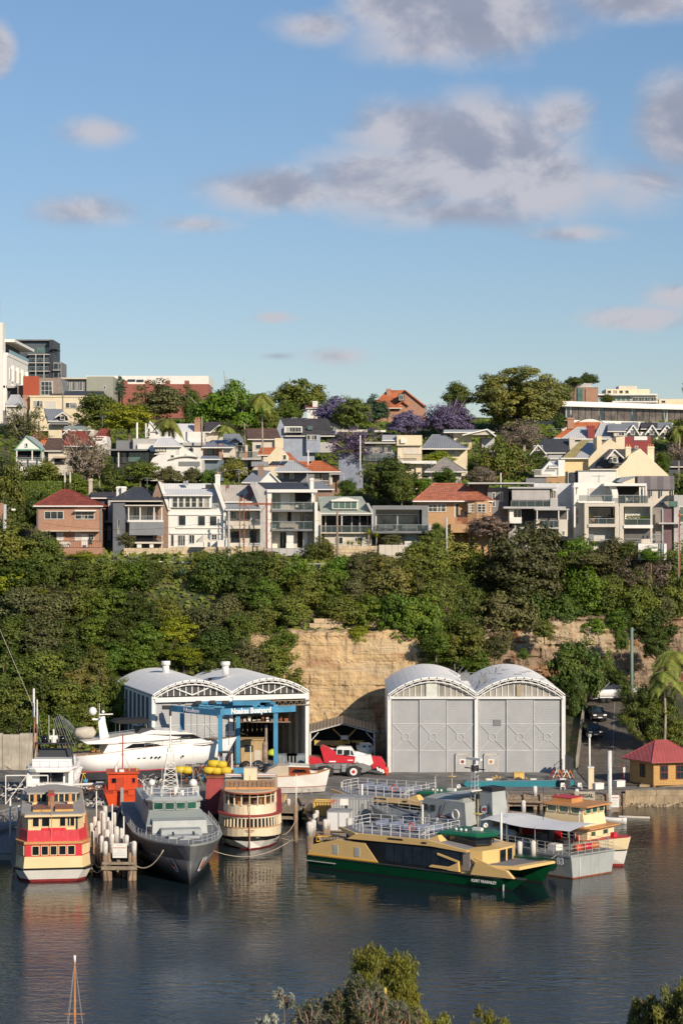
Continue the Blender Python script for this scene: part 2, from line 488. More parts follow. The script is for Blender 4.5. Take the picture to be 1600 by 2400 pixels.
# ---- boatyard hardstand, sea walls and the road up the hill
CONC=mat('hardstand_concrete',(.155,.15,.14),.9,0,.3,.45,.3,4,.0)
T_=NT(CONC.node_tree);_b=T_.n['Principled BSDF'];_co=T_.new('ShaderNodeTexCoord').outputs['Object']
T_.put(_b.inputs['Base Color'],T_.mix(T_.ramp(T_.noise(_co,.16,6),.5,.68,0,.7),_b.inputs['Base Color'].links[0].from_socket,(.07,.065,.06)))
q=MB()
q.prism([(-300,222),(-31,222),(-31,221),(-27.5,221),(-27.5,218),(-18.6,218),(-18.6,225),(-7.5,225),(-5.5,229),(9.5,229),(9.5,232.5),(30,233.5),(36,236.3),(300,237),(300,252),(-300,252)],-2.5,QZ)
q.prism([(-300,252.001),(27.0,252.001),(27.0,277),(-300,277)],-2.5,QZ-.004)
struct(q.obj('boatyard_ground',CONC))
STONE=mat('seawall_stone',(.36,.28,.18),.9,0,.25,.9,.4,5,.4,(.12,.09,.06))
sw=thing('sandstone_seawall','low sandstone seawall running below the small weatherboard hut','wall',(30.2,233.2,0))
for i in range(22):
    for k in range(2):
        xx=i*1.7+k*.8
        MB().box(xx,xx+1.66,-.28+random.uniform(-.05,.05)+xx*.06,.25+xx*.06,.35+k*.62-.9*(k==0),.95+k*.62).obj('stone',STONE,sw)
rk=MB()
random.seed(5)
for i in range(260):
    x=random.uniform(30,62);y=233.1+(x-30)*.06-random.uniform(.3,2.2);s_=random.uniform(.15,.42)
    a0=random.uniform(0,6)
    pts=[(x+s_*math.cos(a0+t)*random.uniform(.7,1.2),y+s_*math.sin(a0+t)*random.uniform(.7,1.2))for t in(0,1.3,2.5,3.7,5.0)]
    rk.prism(pts,-.3,s_*random.uniform(.5,.9)-.05,[(x+(p[0]-x)*.6,y+(p[1]-y)*.6)for p in pts])
struct(rk.obj('shore_rocks',STONE),'stuff')
ASPH=mat('asphalt',(.10,.085,.07),.92,0,.25,.7,.3,6)
rd=MB()
RP=[(237.5,QZ),(250,QZ+.01),(254,1.6),(262,3.2),(270,4.9),(280,6.25),(290,7.55),(291.5,7.75)]
def road_x(Y):return 27.6+max(0,Y-250)*.15,37.2+max(0,Y-250)*.12
rings=[]
for(y,z)in RP:
    a,b2=road_x(y);rings.append([(a,y,z+.07),(b2,y,z+.07)])
rd.loft(rings,caps=False);rd.f=[tuple(reversed(f))for f in rd.f]
struct(rd.obj('road',ASPH))
WHITE_LINE=mat('road_paint',(.22,.2,.18),.8,0,.2,3)
ln=MB();rings=[]
for(y,z)in RP[2:]:
    a,b2=road_x(y);c=a+(b2-a)*.42
    rings.append([(c,y,z+.076),(c+.12,y,z+.076)])
ln.loft(rings,caps=False);ln.f=[tuple(reversed(f))for f in ln.f]
struct(ln.obj('road_marking',WHITE_LINE))
# ================================================================ vegetation
def leafmat(name,c,var=.35,trans=.3,tip=None):
    if name in MATS:return MATS[name]
    m=bpy.data.materials.new(name);m.use_nodes=True
    T=NT(m.node_tree);b=T.n['Principled BSDF']
    oi=T.new('ShaderNodeObjectInfo').outputs['Random']
    geo=T.new('ShaderNodeNewGeometry').outputs['Random Per Island']
    co=T.new('ShaderNodeTexCoord').outputs['Object']
    patch=T.ramp(T.noise(co,1.6,3),.35,.65)
    c=tuple(x*1.95 for x in c)
    a=tuple(x*(1-var)for x in c);bb=tuple(x*(1+var)for x in c)
    col=T.mix(geo,a,bb)
    col=T.mix(T.math('MULTIPLY',patch,.5),col,tuple(x*1.3 for x in tip)if tip else(c[0]*1.5,c[1]*1.15,c[2]*.7))
    hs=T.new('ShaderNodeHueSaturation')
    T.put(hs.inputs['Color'],col)
    T.put(hs.inputs['Hue'],T.math('MULTIPLY_ADD',oi,.035,.4825))
    T.put(hs.inputs['Value'],T.math('MULTIPLY_ADD',T.math('FRACT',T.math('MULTIPLY',oi,7.3)),.5,.75))
    T.l.new(hs.outputs[0],b.inputs['Base Color'])
    b.inputs['Roughness'].default_value=.55
    b.inputs['Specular IOR Level'].default_value=.35
    if trans>0:
        tr=T.new('ShaderNodeBsdfTranslucent');T.l.new(hs.outputs[0],tr.inputs[0])
        ms=T.new('ShaderNodeMixShader');ms.inputs[0].default_value=trans
        T.l.new(b.outputs[0],ms.inputs[1]);T.l.new(tr.outputs[0],ms.inputs[2])
        T.l.new(ms.outputs[0],T.n['Material Output'].inputs[0])
    MATS[name]=m
    return m
LEAF={
    'dark':leafmat('leaf_dark_green',(.040,.062,.012)),
    'green':leafmat('leaf_green',(.056,.092,.012)),
    'bright':leafmat('leaf_bright_green',(.062,.115,.013)),
    'olive':leafmat('leaf_olive',(.072,.092,.018)),
    'brown':leafmat('leaf_brown_olive',(.074,.080,.028),tip=(.10,.088,.042)),
    'gold':leafmat('leaf_golden_olive',(.112,.115,.034)),
    'yellow':leafmat('leaf_yellow_green',(.125,.15,.012)),
    'purple':leafmat('blossom_purple',(.11,.085,.155),tip=(.12,.10,.16)),
    'dry':leafmat('leaf_dry_grey',(.13,.10,.075),tip=(.16,.13,.1)),
    'blue':leafmat('leaf_blue_green',(.038,.075,.045)),
    'silver':leafmat('leaf_silver',(.20,.21,.17),tip=(.45,.46,.42),var=.5),
    'tipgreen':leafmat('leaf_fine_yellow_green',(.115,.125,.022),var=.3),
}
BARK=mat('bark',(.16,.12,.09),.9,0,.3,2,.3,8)
PALEBARK=mat('pale_bark',(.32,.27,.22),.85,0,.3,2)
PINKBARK=mat('pink_bark',(.38,.22,.15),.85,0,.3,2)
def leaf_mesh(name,pts,nrm,size,aspect=1.0,seed=0,droop=0.0):
    """pts (n,3), nrm (n,3): one quad leaf-clump per point"""
    rg=np.random.default_rng(seed)
    n=len(pts)
    r=rg.normal(size=(n,3));nn=nrm+r*.36
    nn/=np.linalg.norm(nn,axis=1,keepdims=True)
    t=rg.normal(size=(n,3))
    if droop:t=t*.35+np.array([0,0,-droop])
    t=t-nn*np.sum(t*nn,axis=1,keepdims=True)
    t/=np.linalg.norm(t,axis=1,keepdims=True)+1e-9
    u=np.cross(nn,t)
    s=(size*rg.uniform(.6,1.3,size=(n,1)))
    a=t*s*aspect;b=u*s
    bend=nn*s*rg.uniform(-.3,.3,size=(n,1))
    v=np.stack([pts-a*.5,pts+b*.5+bend,pts+a*.5,pts-b*.5+bend],axis=1).reshape(-1,3)
    me=bpy.data.meshes.new(name)
    me.vertices.add(n*4);me.vertices.foreach_set('co',v.astype(np.float32).ravel())
    me.loops.add(n*4);me.loops.foreach_set('vertex_index',np.arange(n*4,dtype=np.int32))
    me.polygons.add(n)
    me.polygons.foreach_set('loop_start',np.arange(0,n*4,4,dtype=np.int32))
    me.update(calc_edges=True)
    return me
def crown_pts(seed,nc=85,per=75,cr=.27,shape='round',gap=0.0):
    rg=np.random.default_rng(seed)
    C=[]
    while len(C)<nc:
        p=rg.normal(size=3);p/=np.linalg.norm(p)
        rad=rg.uniform(.55,.86)if rg.random()>.22 else rg.uniform(.1,.5)
        p=p*rad
        if shape=='umbrella':
            p[2]=abs(p[2])*1.0-.35+rg.uniform(-.1,.1)
            if p[2]<-.2 and rg.random()<.6:continue
        if shape=='cone':
            h=(p[2]+1)/2;k=(1-h)*1.1+.12;p[0]*=k;p[1]*=k;p[2]*=1.25
        if shape=='round' and p[2]<-.55 and rg.random()<.6:continue
        C.append(p)
    C=np.array(C)
    # irregular outline
    k=1+.16*np.sin(C[:,0:1]*5+seed)+.13*np.cos(C[:,1:2]*6+C[:,2:3]*5+seed*2)
    C=C*k
    P=[];N=[]
    for c in C:
        r=cr*rg.uniform(.6,1.25);m=int(per*rg.uniform(.7,1.3))
        d=rg.normal(size=(m,3));d/=np.linalg.norm(d,axis=1,keepdims=True)
        rr=r*(rg.uniform(0,1,size=(m,1))**.35)
        p=c+d*rr*np.array([1.15,1.15,.72])
        P.append(p);N.append(d*.8+c*.5+np.array([0,0,.35]))
    P=np.concatenate(P);N=np.concatenate(N)
    if gap:
        keep=rg.random(len(P))>gap;P=P[keep];N=N[keep]
    return P,N,C
def trunk_mesh(seed,C,low=-1.0,limbs=9,thick=.055):
    """limbs inside the crown, in crown units (centre at 0)"""
    rg=random.Random(seed);m=MB()
    fork=Vector((0,0,-.62))
    m.tube([(0,0,low-.25),(rg.uniform(-.04,.04),rg.uniform(-.04,.04),(low-.62)/2-.3),fork],[thick*1.25,thick*1.05,thick*.85],7)
    idx=rg.sample(range(len(C)),min(limbs,len(C)))
    for i in idx:
        e=Vector(C[i]);mid=fork.lerp(e,.5)+Vector((rg.uniform(-.1,.1),rg.uniform(-.1,.1),rg.uniform(-.05,.12)))
        m.tube([fork,mid,e],[thick*.6,thick*.4,thick*.15],5)
        for _ in range(2):
            e2=e+Vector((rg.uniform(-.3,.3),rg.uniform(-.3,.3),rg.uniform(0,.3)))
            m.tube([mid,mid.lerp(e2,.5)+Vector((0,0,.05)),e2],[thick*.28,thick*.2,thick*.08],4)
    return m
KINDS={}
def make_kind(key,seed,size,aspect=1.3,droop=0,limbs=9,**kw):
    P,N,C=crown_pts(seed,**kw)
    KINDS[key]=(leaf_mesh('crown',P,N,size,aspect,seed,droop),trunk_mesh(seed,C,limbs=limbs))
make_kind('r0',1,.070,nc=95,per=85)
make_kind('r1',2,.070,nc=85,per=90,cr=.3)
make_kind('r2',3,.068,nc=110,per=75,cr=.24)
make_kind('r3',11,.068,nc=120,per=72,cr=.23)
make_kind('r4',12,.072,nc=75,per=100,cr=.32)
make_kind('fine',13,.050,nc=170,per=95,cr=.2)
make_kind('big',4,.040,nc=280,per=110,cr=.15)
make_kind('umb',5,.050,nc=150,per=75,cr=.2,shape='umbrella',limbs=22)
make_kind('umb2',15,.052,nc=120,per=75,cr=.2,shape='umbrella',limbs=20)
make_kind('sparse',6,.050,nc=80,per=50,cr=.2,limbs=26,gap=.1)
make_kind('sparse2',16,.048,nc=95,per=42,cr=.2,limbs=30,gap=.1)
make_kind('open',7,.055,nc=75,per=60,cr=.24,limbs=18)
make_kind('cone',8,.050,nc=90,per=70,cr=.2,shape='cone')
_mats={}
_mesh_cache={}
def crown_data(kind,lm,bark):
    k=(kind,lm.name,bark.name)
    if k not in _mesh_cache:
        c=KINDS[kind][0].copy();c.materials.clear();c.materials.append(lm)
        tm=bpy.data.meshes.new('trunk');t=KINDS[kind][1];tm.from_pydata(t.v,[],t.f);tm.materials.append(bark);tm.shade_smooth()
        _mesh_cache[k]=(c,tm)
    return _mesh_cache[k]
TREES=[]
def plant(label,cat,name,kind,leaf,X,Y,zc,rx,rz,base_z,group=None,bark=None,ry=None):
    """a tree whose crown centre stands at (X, Y, zc) with half-sizes rx, rz, growing from base_z"""
    bark=bark or BARK
    c,tm=crown_data(kind,LEAF[leaf],bark)
    root=thing(name,label,cat,(X,Y,base_z),0,group)
    oc=bpy.data.objects.new('crown',c);COL.objects.link(oc);oc.parent=root
    oc.location=(0,0,zc-base_z);oc.scale=(rx,ry or rx,rz)
    a=random.uniform(0,6.28)
    oc.rotation_euler=(0,0,a)
    ot=bpy.data.objects.new('trunk',tm);COL.objects.link(ot);ot.parent=root
    ot.location=(0,0,zc-base_z);ot.scale=(rx,ry or rx,rz);ot.rotation_euler=(0,0,a)
    lo=zc-1.2*rz
    if lo>base_z:
        m=MB();th=.065*rx
        m.tube([(0,0,-.6),(random.uniform(-.15,.15),0,(lo-base_z)*.5),(0,0,lo-base_z+.1)],[th*1.3,th*1.1,th],7)
        m.obj('trunk_base',bark,root,True)
    TREES.append(root)
    return root
def slope_tree(px,py,rx,ry,kind,leaf,label,hc=None,name='tree',cat='tree',group=None,**kw):
    """tree on the bushland slope: follows the sight line down to where the ground carries it"""
    D=256.0
    hc=hc if hc is not None else 0.016*rx*2.1+.8
    while D<300:
        p=at(px,py,D)
        if p.z<=ground(p.x,D)+hc:break
        D+=.5
    p=at(px,py,D)
    s=D/FOC
    bz=ground(p.x,D)
    return plant(label,cat,name,kind,leaf,p.x,D,p.z,rx*s,ry*s,min(bz,p.z-ry*s*.9),group,**kw)
def up_tree(px0,px1,py0,py1,D,kind,leaf,label,name='tree',cat='tree',group=None,base=None,**kw):
    """tree among the houses: crown box in photo pixels at distance D"""
    s=D/FOC;p=at((px0+px1)/2,(py0+py1)/2,D)
    rx=(px1-px0)/2*s/.9;rz=(py1-py0)/2*s/(.66 if kind.startswith('umb')else .88)
    if kind.startswith('umb'):p.z=at(px0,py0,D).z-rz*.86
    bz=ground(p.x,D)if base is None else base
    return plant(label,cat,name,kind,leaf,p.x,D,p.z,rx,rz,min(bz,p.z-rz),group,**kw)
# ---- bushland on the slope: (px, py, rx, ry, leaf, kind)
SL=[
 (35,1290,78,62,'olive','r0'),(100,1305,58,50,'olive','r1'),(12,1362,48,32,'yellow','r3'),(75,1398,45,22,'yellow','r2'),(52,1345,60,38,'dark','r2'),
 (128,1345,42,38,'olive','r0'),(188,1350,52,40,'olive','r3'),(250,1345,42,36,'olive','r1'),(310,1350,50,42,'green','r2'),(348,1345,38,36,'dark','r4'),
 (500,1350,50,52,'dark','r1'),(545,1330,48,42,'dark','r0'),(470,1318,30,28,'olive','r2'),(572,1385,52,42,'dark','r3'),
 (40,1425,62,52,'brown','r2'),(112,1425,66,52,'brown','r0'),(182,1412,52,42,'olive','r1'),(252,1420,52,46,'green','r3'),(312,1425,46,40,'dark','r2'),(345,1450,42,36,'dark','r0'),
 (385,1435,44,34,'olive','r1'),(418,1478,48,34,'yellow','r3'),(482,1462,52,40,'brown','r2'),(530,1438,44,40,'brown','r1'),
 (28,1492,66,52,'dark','r3'),(98,1502,62,54,'brown','r1'),(160,1492,52,46,'dark','r0'),(222,1482,50,42,'green','r2'),(282,1492,54,46,'dark','r1'),(342,1502,52,42,'green','r3'),
 (430,1538,46,26,'yellow','r2'),(388,1520,32,30,'green','r0'),(502,1512,52,38,'dark','r1'),(566,1480,48,46,'olive','r2'),
 (28,1572,62,52,'dark','r0'),(96,1572,56,52,'olive','r2'),(160,1562,52,48,'dark','r1'),(220,1558,46,46,'olive','r3'),(262,1548,40,38,'green','r0'),(330,1552,48,30,'green','r2'),
 (26,1650,62,56,'olive','r3'),(90,1642,52,52,'dark','r1'),(150,1640,56,50,'olive','r2'),(205,1602,50,46,'gold','r0'),(228,1655,46,46,'olive','r1'),(268,1622,34,42,'olive','r3'),
 (18,1722,56,42,'dark','r0'),(88,1715,50,44,'green','r2'),(150,1710,50,44,'dark','r3'),(205,1700,46,42,'olive','r1'),(250,1700,40,40,'dark','r0'),
 (592,1350,50,48,'dark','r2'),(640,1345,46,44,'olive','r1'),(692,1345,46,40,'green','r0'),(722,1385,50,44,'olive','r3'),(782,1380,50,44,'green','r2'),(792,1335,36,30,'bright','r1'),
 (842,1332,42,34,'brown','r3'),(838,1388,42,40,'brown','r0'),(620,1408,50,50,'green','r1'),(672,1432,50,40,'olive','r2'),(602,1462,42,46,'olive','r0'),
 (802,1432,46,34,'olive','r1'),(862,1432,40,42,'green','r3'),(836,1490,34,24,'yellow','r2'),(770,1418,30,24,'olive','r0'),(900,1330,40,30,'gold','r2'),
 (912,1375,60,56,'gold','r0'),(962,1352,56,48,'olive','r1'),(932,1450,52,62,'bright','r2'),(984,1456,54,62,'green','r3'),(1014,1400,56,60,'olive','r0'),(1066,1402,46,60,'dark','r1'),
 (1008,1508,42,36,'dark','r2'),(1066,1492,50,50,'green','r1'),(1044,1545,58,26,'green','r3'),
 (640,1552,60,48,'olive','r2'),(682,1592,40,42,'olive','r0'),(582,1552,50,46,'brown','r1'),(530,1562,60,36,'dark','r3'),(655,1505,44,32,'green','r0'),
 (1002,1312,62,48,'olive','r3'),(1062,1292,62,46,'gold','r0'),(1104,1332,46,50,'olive','r2'),(1104,1424,40,60,'dark','r4'),
 (1225,1338,108,102,'brown','fine'),(1186,1440,70,62,'brown','r3'),(1256,1430,52,46,'dark','r1'),(1350,1318,56,62,'bright','r2'),(1374,1392,52,56,'bright','r0'),(1322,1432,46,44,'dark','r3'),
 (1430,1312,46,46,'brown','r1'),(1422,1392,50,48,'olive','r2'),(1440,1450,46,40,'green','r0'),(1392,1470,38,26,'bright','r3'),(1492,1345,56,50,'dry','sparse2'),(1500,1370,40,40,'olive','r1'),
 (1552,1352,52,50,'dry','sparse'),(1502,1425,56,50,'olive','r2'),(1532,1470,50,42,'dark','r1'),(1590,1405,42,60,'olive','r3'),(1590,1320,36,46,'olive','r0'),(1470,1290,30,22,'dark','r2'),
 (1182,1502,42,46,'brown','open'),(1118,1502,38,42,'olive','r2'),(1545,1430,40,40,'brown','r0'),
]
HOUSES_X=[(160,'the red-roofed brick house'),(325,'the dark grey hip-roofed house'),(450,'the white three-storey terrace'),(580,'the rusty-roofed terrace'),(680,'the white balconied house'),(812,'the green-roofed house'),(940,'the dark flat-roofed house'),(1060,'the orange-roofed bungalow'),(1240,'the grey house with the wide blind'),(1380,'the white flats'),(1500,'the right-hand white flats'),(1700,'the far right houses')]
SHED_X=[(110,'the flybridge cruiser'),(300,'the big white motor yacht'),(560,'the left boat shed'),(720,'the left boat shed\'s right end'),(910,'the bare cliff face'),(1130,'the right boat shed\'s left bay'),(1330,'the right boat shed\'s right bay'),(1700,'the steep road')]
CW={'olive':'olive green','dark':'dark green','yellow':'yellow green','green':'mid green','brown':'brownish olive','bright':'bright green','gold':'golden olive','dry':'dry grey-brown'}
ORD=['','second ','third ','fourth ','fifth ','sixth ','seventh ','eighth ','ninth ','tenth ','eleventh ']
def near(lst,x):
    for lim,n_ in lst:
        if x<lim+55:return n_
    return lst[-1][1]
_cnt={}
SL.sort(key=lambda t:t[0])
_tmp=[]
for t in SL:
    px,py,rx,ry,lf,kd=t
    if py<1375:where='high on the slope below '+near(HOUSES_X,px)
    elif py<1470:where='halfway up the slope below '+near(HOUSES_X,px)
    else:where='low on the slope above '+near(SHED_X,px)
    base=('%s %s %s'%(CW[lf],'tree' if rx>44 else 'bush',where))
    _tmp.append(base)
for t,b0 in zip(SL,_tmp):
    px,py,rx,ry,lf,kd=t
    k=_cnt.get(b0,0);_cnt[b0]=k+1
    lab=b0 if _tmp.count(b0)==1 else('leftmost ' if k==0 else ORD[k])+b0
    slope_tree(px,py,rx*1.08,ry*1.08,kd,lf,lab,name='tree' if rx>44 else 'bush',cat='tree' if rx>44 else 'bush',group='trees and bushes on the bushland slope')
# ---- trees beside and behind the right shed and the road
up_tree(1015,1135,1452,1565,278,'r3','olive','olive tree spilling over the right edge of the bare cliff face',base=14)
up_tree(985,1060,1475,1540,275.5,'r0','green','green bush hanging at the top right of the bare cliff face','bush','bush',base=14)
up_tree(1075,1150,1520,1580,281,'r1','green','mid green bush behind the left bay of the right boat shed','bush','bush',base=8)
up_tree(262,330,1590,1700,266,'r2','olive','olive tree overhanging the rear left corner of the left boat shed',base=3)
for(x0,x1,y0,y1,D_,lf_,lb_)in((1128,1190,1490,1548,287,'brown','brown scrub on the weathered cliff above the valley of the right shed roofs'),(1250,1300,1452,1500,288,'olive','olive scrub hanging over the weathered cliff above the right shed'),(1438,1472,1470,1530,288,'green','green creeper on the cliff left of the green power pole'),(1505,1570,1478,1548,287,'dark','dark green bush on the cliff between the green pole and the palms'),(1420,1470,1570,1612,287,'dark','low dark bush behind the trailer boat')):
    up_tree(x0,x1,y0,y1,D_,'r3',lf_,lb_,'bush','bush',base=99)
slope=dict(group='trees beside the sheds and the road')
up_tree(1280,1410,1500,1650,281,'r3','dark','dense dark green tree growing behind the right end of the right boat shed',base=6)
up_tree(1328,1378,1590,1725,276,'r1','dark','narrow dark ivy-like bush between the right boat shed and the road wall','bush','bush',base=2)
up_tree(1402,1446,1520,1620,288,'open','green','small green shrub clinging to the cliff above the trailer boat','bush','bush',base=99)
up_tree(1205,1245,1518,1550,288,'open','bright','small bright green plant hanging on the weathered cliff','bush','bush',base=99)
up_tree(1448,1574,1608,1748,259,'big','olive','round glossy-leaved tree between the steep road and the small hut',base=2)
up_tree(1545,1620,1680,1760,262,'r2','olive','low olive bush behind the hut at the right edge','bush','bush',base=2)
up_tree(1440,1500,1590,1640,283,'open','green','small green bush at the foot of the cliff beside the leaning road pole','bush','bush')
# ---- trees among and behind the houses: (x0,x1,y0,y1,D,kind,leaf,label,name)
UP=[
 (-5,118,948,1050,352,'sparse','brown','sparse brown-leaved tree left of the green gabled cottage','tree'),
 (172,302,922,1010,378,'r2','olive','rounded olive tree in front of the grey box building on the skyline','tree'),
 (242,362,948,1012,366,'r3','yellow','yellow-tinged tree beside the rounded olive tree','tree'),
 (308,432,896,982,402,'r0','brown','broad brown-olive tree in front of the red brick parapet','tree'),
 (262,302,886,930,412,'cone','blue','small dark conifer against the red brick parapet','conifer'),
 (440,628,872,1005,392,'umb','bright','large bright green umbrella-crowned tree on the skyline','tree'),
 (560,652,905,1005,394,'umb2','bright','second bright green spreading tree right of the large umbrella-crowned one','tree'),
 (425,470,905,1000,404,'r4','dark','dark tree tucked behind the left side of the bright umbrella tree','tree'),
 (632,776,872,958,422,'umb2','olive','tall olive eucalypt with pale limbs on the skyline','tree'),
 (642,708,930,982,402,'umb','bright','small bright green tree under the skyline eucalypt','tree'),
 (600,660,960,1010,385,'r2','olive','low olive tree right of the tall thin palm','tree'),
 (736,868,916,992,388,'umb','purple','purple jacaranda left of the orange-roofed skyline house','jacaranda'),
 (786,872,932,1002,378,'r3','olive','brown-olive tree in front of the purple jacaranda','tree'),
 (842,912,930,992,390,'r0','blue','dark layered conifer below the orange skyline roof','conifer'),
 (902,1002,952,1012,382,'umb2','purple','low purple jacaranda below the orange-roofed skyline house','jacaranda'),
 (992,1112,925,1012,384,'umb','purple','deep purple jacaranda beside the huge golden fig','jacaranda'),
 (1036,1108,900,958,422,'r1','olive','olive tree behind the deep purple jacaranda','tree'),
 (1098,1322,862,1008,390,'big','gold','huge golden-olive fig tree dominating the skyline','fig tree'),
 (1318,1372,878,902,452,'umb2','dark','left umbrella-shaped tree behind the brick tower block','tree'),
 (1356,1402,868,900,456,'umb','dark','right taller umbrella-shaped tree behind the brick tower block','tree'),
 (1284,1340,896,948,425,'r2','dark','dark tree between the golden fig and the brick tower block','tree'),
 (1298,1330,970,1010,380,'r1','dark','dark bush at the right foot of the golden fig','bush'),
 (1168,1288,985,1052,372,'sparse2','dry','leafless purple-brown tree below the golden fig','tree'),
 (1108,1240,1010,1122,348,'umb2','olive','olive tree with a pink trunk above the grey house','tree'),
 (1060,1112,1040,1120,352,'r0','olive','olive tree left of the pink-trunked tree','tree'),
 (1085,1172,1092,1140,332,'open','dry','brown scrubby bush behind the orange-roofed bungalow','bush'),
 (762,902,1000,1078,338,'sparse','purple','tall thin jacaranda with sparse faded blossom among the houses','jacaranda'),
 (846,978,1072,1182,322,'r3','dark','big dark green tree behind the dark flat-roofed house','tree'),
 (905,975,1115,1178,318,'r1','olive','olive bush in front of the big dark green tree','bush'),
 (664,722,1018,1078,362,'r2','dark','dark green tree below the charcoal-roofed house','tree'),
 (792,836,1122,1160,318,'r4','green','round green bush behind the green-roofed house','bush'),
 (505,592,1070,1130,328,'open','tipgreen','clump of bamboo-like trees above the rusty-roofed terrace','tree'),
 (138,256,1012,1130,334,'sparse2','dry','grey-brown sparse tree above the red-roofed brick house','tree'),
 (205,262,1042,1110,336,'sparse','olive','thin olive tree right of the grey-brown sparse tree','tree'),
 (60,145,1080,1135,330,'r0','olive','clipped olive hedge tree below the green gabled cottage','tree'),
 (-20,70,1080,1230,318,'r2','olive','tall olive tree at the left edge above the lamp pole','tree'),
 (-30,60,1180,1290,306,'r1','dark','dark green tree at the left edge beside the brick house','tree'),
 (55,125,1150,1250,312,'r3','dark','dark ivy-covered tree behind the left corner of the brick house','tree'),
 (140,215,1115,1165,326,'r1','green','green bush behind the roof of the brick house','bush'),
 (232,292,1088,1148,330,'r0','dark','dark green tree left of the grey hip-roofed house','tree'),
 (284,372,1080,1130,332,'r2','olive','flat-topped olive tree behind the grey hip-roofed house','tree'),
 (360,432,1085,1130,330,'umb','brown','brown-olive flat-topped tree behind the white terrace','tree'),
 (420,482,1085,1132,332,'umb2','brown','second brown-olive flat-topped tree behind the white terrace','tree'),
 (470,512,1100,1140,330,'r3','green','green bush behind the chimney of the white terrace','bush'),
 (960,1020,1120,1150,320,'r2','bright','bright green bush left of the orange-roofed bungalow','bush'),
 (985,1062,1060,1090,345,'r1','yellow','yellow-green hedge below the grey hip roof on the right','hedge'),
 (1010,1075,1098,1140,325,'r0','green','green hedge left of the brown scrubby bush','hedge'),
 (1232,1285,1060,1110,352,'r3','dark','dark bush left of the cream gabled terrace','bush'),
 (1565,1640,988,1050,372,'r1','dark','dark olive tree at the right edge below the long white building','tree'),
 (1540,1640,1040,1085,362,'sparse2','dry','grey leafless tree at the right edge behind the cream gable','tree'),
 (1578,1640,1105,1170,325,'r0','dark','dark green tree at the right edge above the flats','tree'),
 (1535,1575,1060,1110,350,'r2','green','green bush beside the right slope of the cream gable','bush'),
 (1595,1640,895,925,440,'r2','dark','dark tree on the skyline at the right edge','tree'),
 (1405,1440,925,945,440,'r1','olive','low trees in front of the skyline flats','tree'),
 (700,780,985,1020,375,'sparse','olive','thin olive tree beside the charcoal roof','tree'),
 (500,560,985,1025,370,'open','brown','brown tree in front of the bright umbrella-crowned tree','tree'),
]
for(x0,x1,y0,y1,D,kd,lf,lab,nm)in UP:
    bark=PALEBARK if kd.startswith('sparse')or lf in('bright','purple')else BARK
    if 'pink' in lab:bark=PINKBARK
    up_tree(x0,x1,y0,y1,D,kd,lf,lab,nm,{'bush':'bush','hedge':'hedge'}.get(nm,'tree'),bark=bark)
# near-row garden shrubs along the rail in front of the houses
GS=[(150,262,1293,1320,'yellow','clipped yellow-green hedge below the brick house terrace'),(318,400,1298,1318,'dark','dark hedge below the sandstone garden wall'),
      (455,505,1292,1340,'olive','feathery olive bush right of the white terrace wall'),(560,652,1290,1325,'olive','low olive bush between the two rusty gantry legs'),
      (712,788,1262,1330,'olive','rounded grey-green bush beside the timber power pole'),(822,905,1292,1318,'brown','reddish-brown hedge below the pale garden wall'),
      (886,948,1252,1282,'brown','reddish-brown creeper spilling over the planter wall'),(1100,1195,1208,1262,'dry','rounded grey-brown bush in front of the orange-roofed bungalow'),
      (985,1052,1240,1300,'olive','olive shrub below the terrace of the bungalow'),(1495,1555,1283,1318,'bright','bright green shrub against the white retaining wall'),
      (708,760,1300,1340,'green','green shrub under the rounded grey-green bush'),(275,318,1245,1285,'brown','purple-brown shrub beside the stair of the grey hip-roofed house'),
      (1010,1040,1225,1262,'green','green climber left of the pale pole'),(1330,1420,1290,1330,'brown','brown-green shrubs under the white flats')]
for(x0,x1,y0,y1,lf,lab)in GS:
    D=297 if y1>1290 else 299
    up_tree(x0,x1,y0,y1,D,random.choice(['r0','r2','r3','fine']),lf,lab,'shrub','shrub')
# ivy-covered retaining bank (countless leaves)
rg=np.random.default_rng(3)
def ivy(x0,x1,y0,y1,D,leaf,label_name,n=2500):
    a=at(x0,y1,D);b=at(x1,y0,D)
    P=np.stack([rg.uniform(a.x,b.x,n),D-rg.uniform(0,.5,n),rg.uniform(a.z,b.z,n)],1)
    N=np.tile(np.array([[.1,-1,.3]]),(n,1))
    me=leaf_mesh(label_name,P,N,.3,1.1,5);me.materials.append(LEAF[leaf])
    o=bpy.data.objects.new(label_name,me);COL.objects.link(o);struct(o,'stuff');return o
ivy(55,145,1128,1175,321,'green','ivy')
ivy(330,520,1325,1370,290.5,'olive','ground_cover',1500)
# grass and scrub on the slope so no bare earth shows between the crowns
n=16000
X=rg.uniform(-62,60,n);Y=rg.uniform(258,300,n)
Z=np.array([ground(x,y)for x,y in zip(X,Y)])
ok=(Z>2.2)&~((X>26.5)&(Y<291.5))
P=np.stack([X,Y,Z+rg.uniform(.1,.7,n)],1)[ok]
me=leaf_mesh('undergrowth',P,np.tile(np.array([[.1,-.6,.8]]),(len(P),1)),.55,1.4,6);me.materials.append(LEAF['olive'])
o=bpy.data.objects.new('undergrowth',me);COL.objects.link(o);struct(o,'stuff')
n=30000
X=rg.uniform(-75,75,n);Y=rg.uniform(300,420,n)
Z=np.array([ground(x,y)for x,y in zip(X,Y)])
P=np.stack([X,Y,Z+rg.uniform(.0,.5,n)],1)
me=leaf_mesh('garden_undergrowth',P,np.tile(np.array([[.1,-.6,.8]]),(len(P),1)),.6,1.2,6);me.materials.append(LEAF['green'])
o=bpy.data.objects.new('garden_undergrowth',me);COL.objects.link(o);struct(o,'stuff')
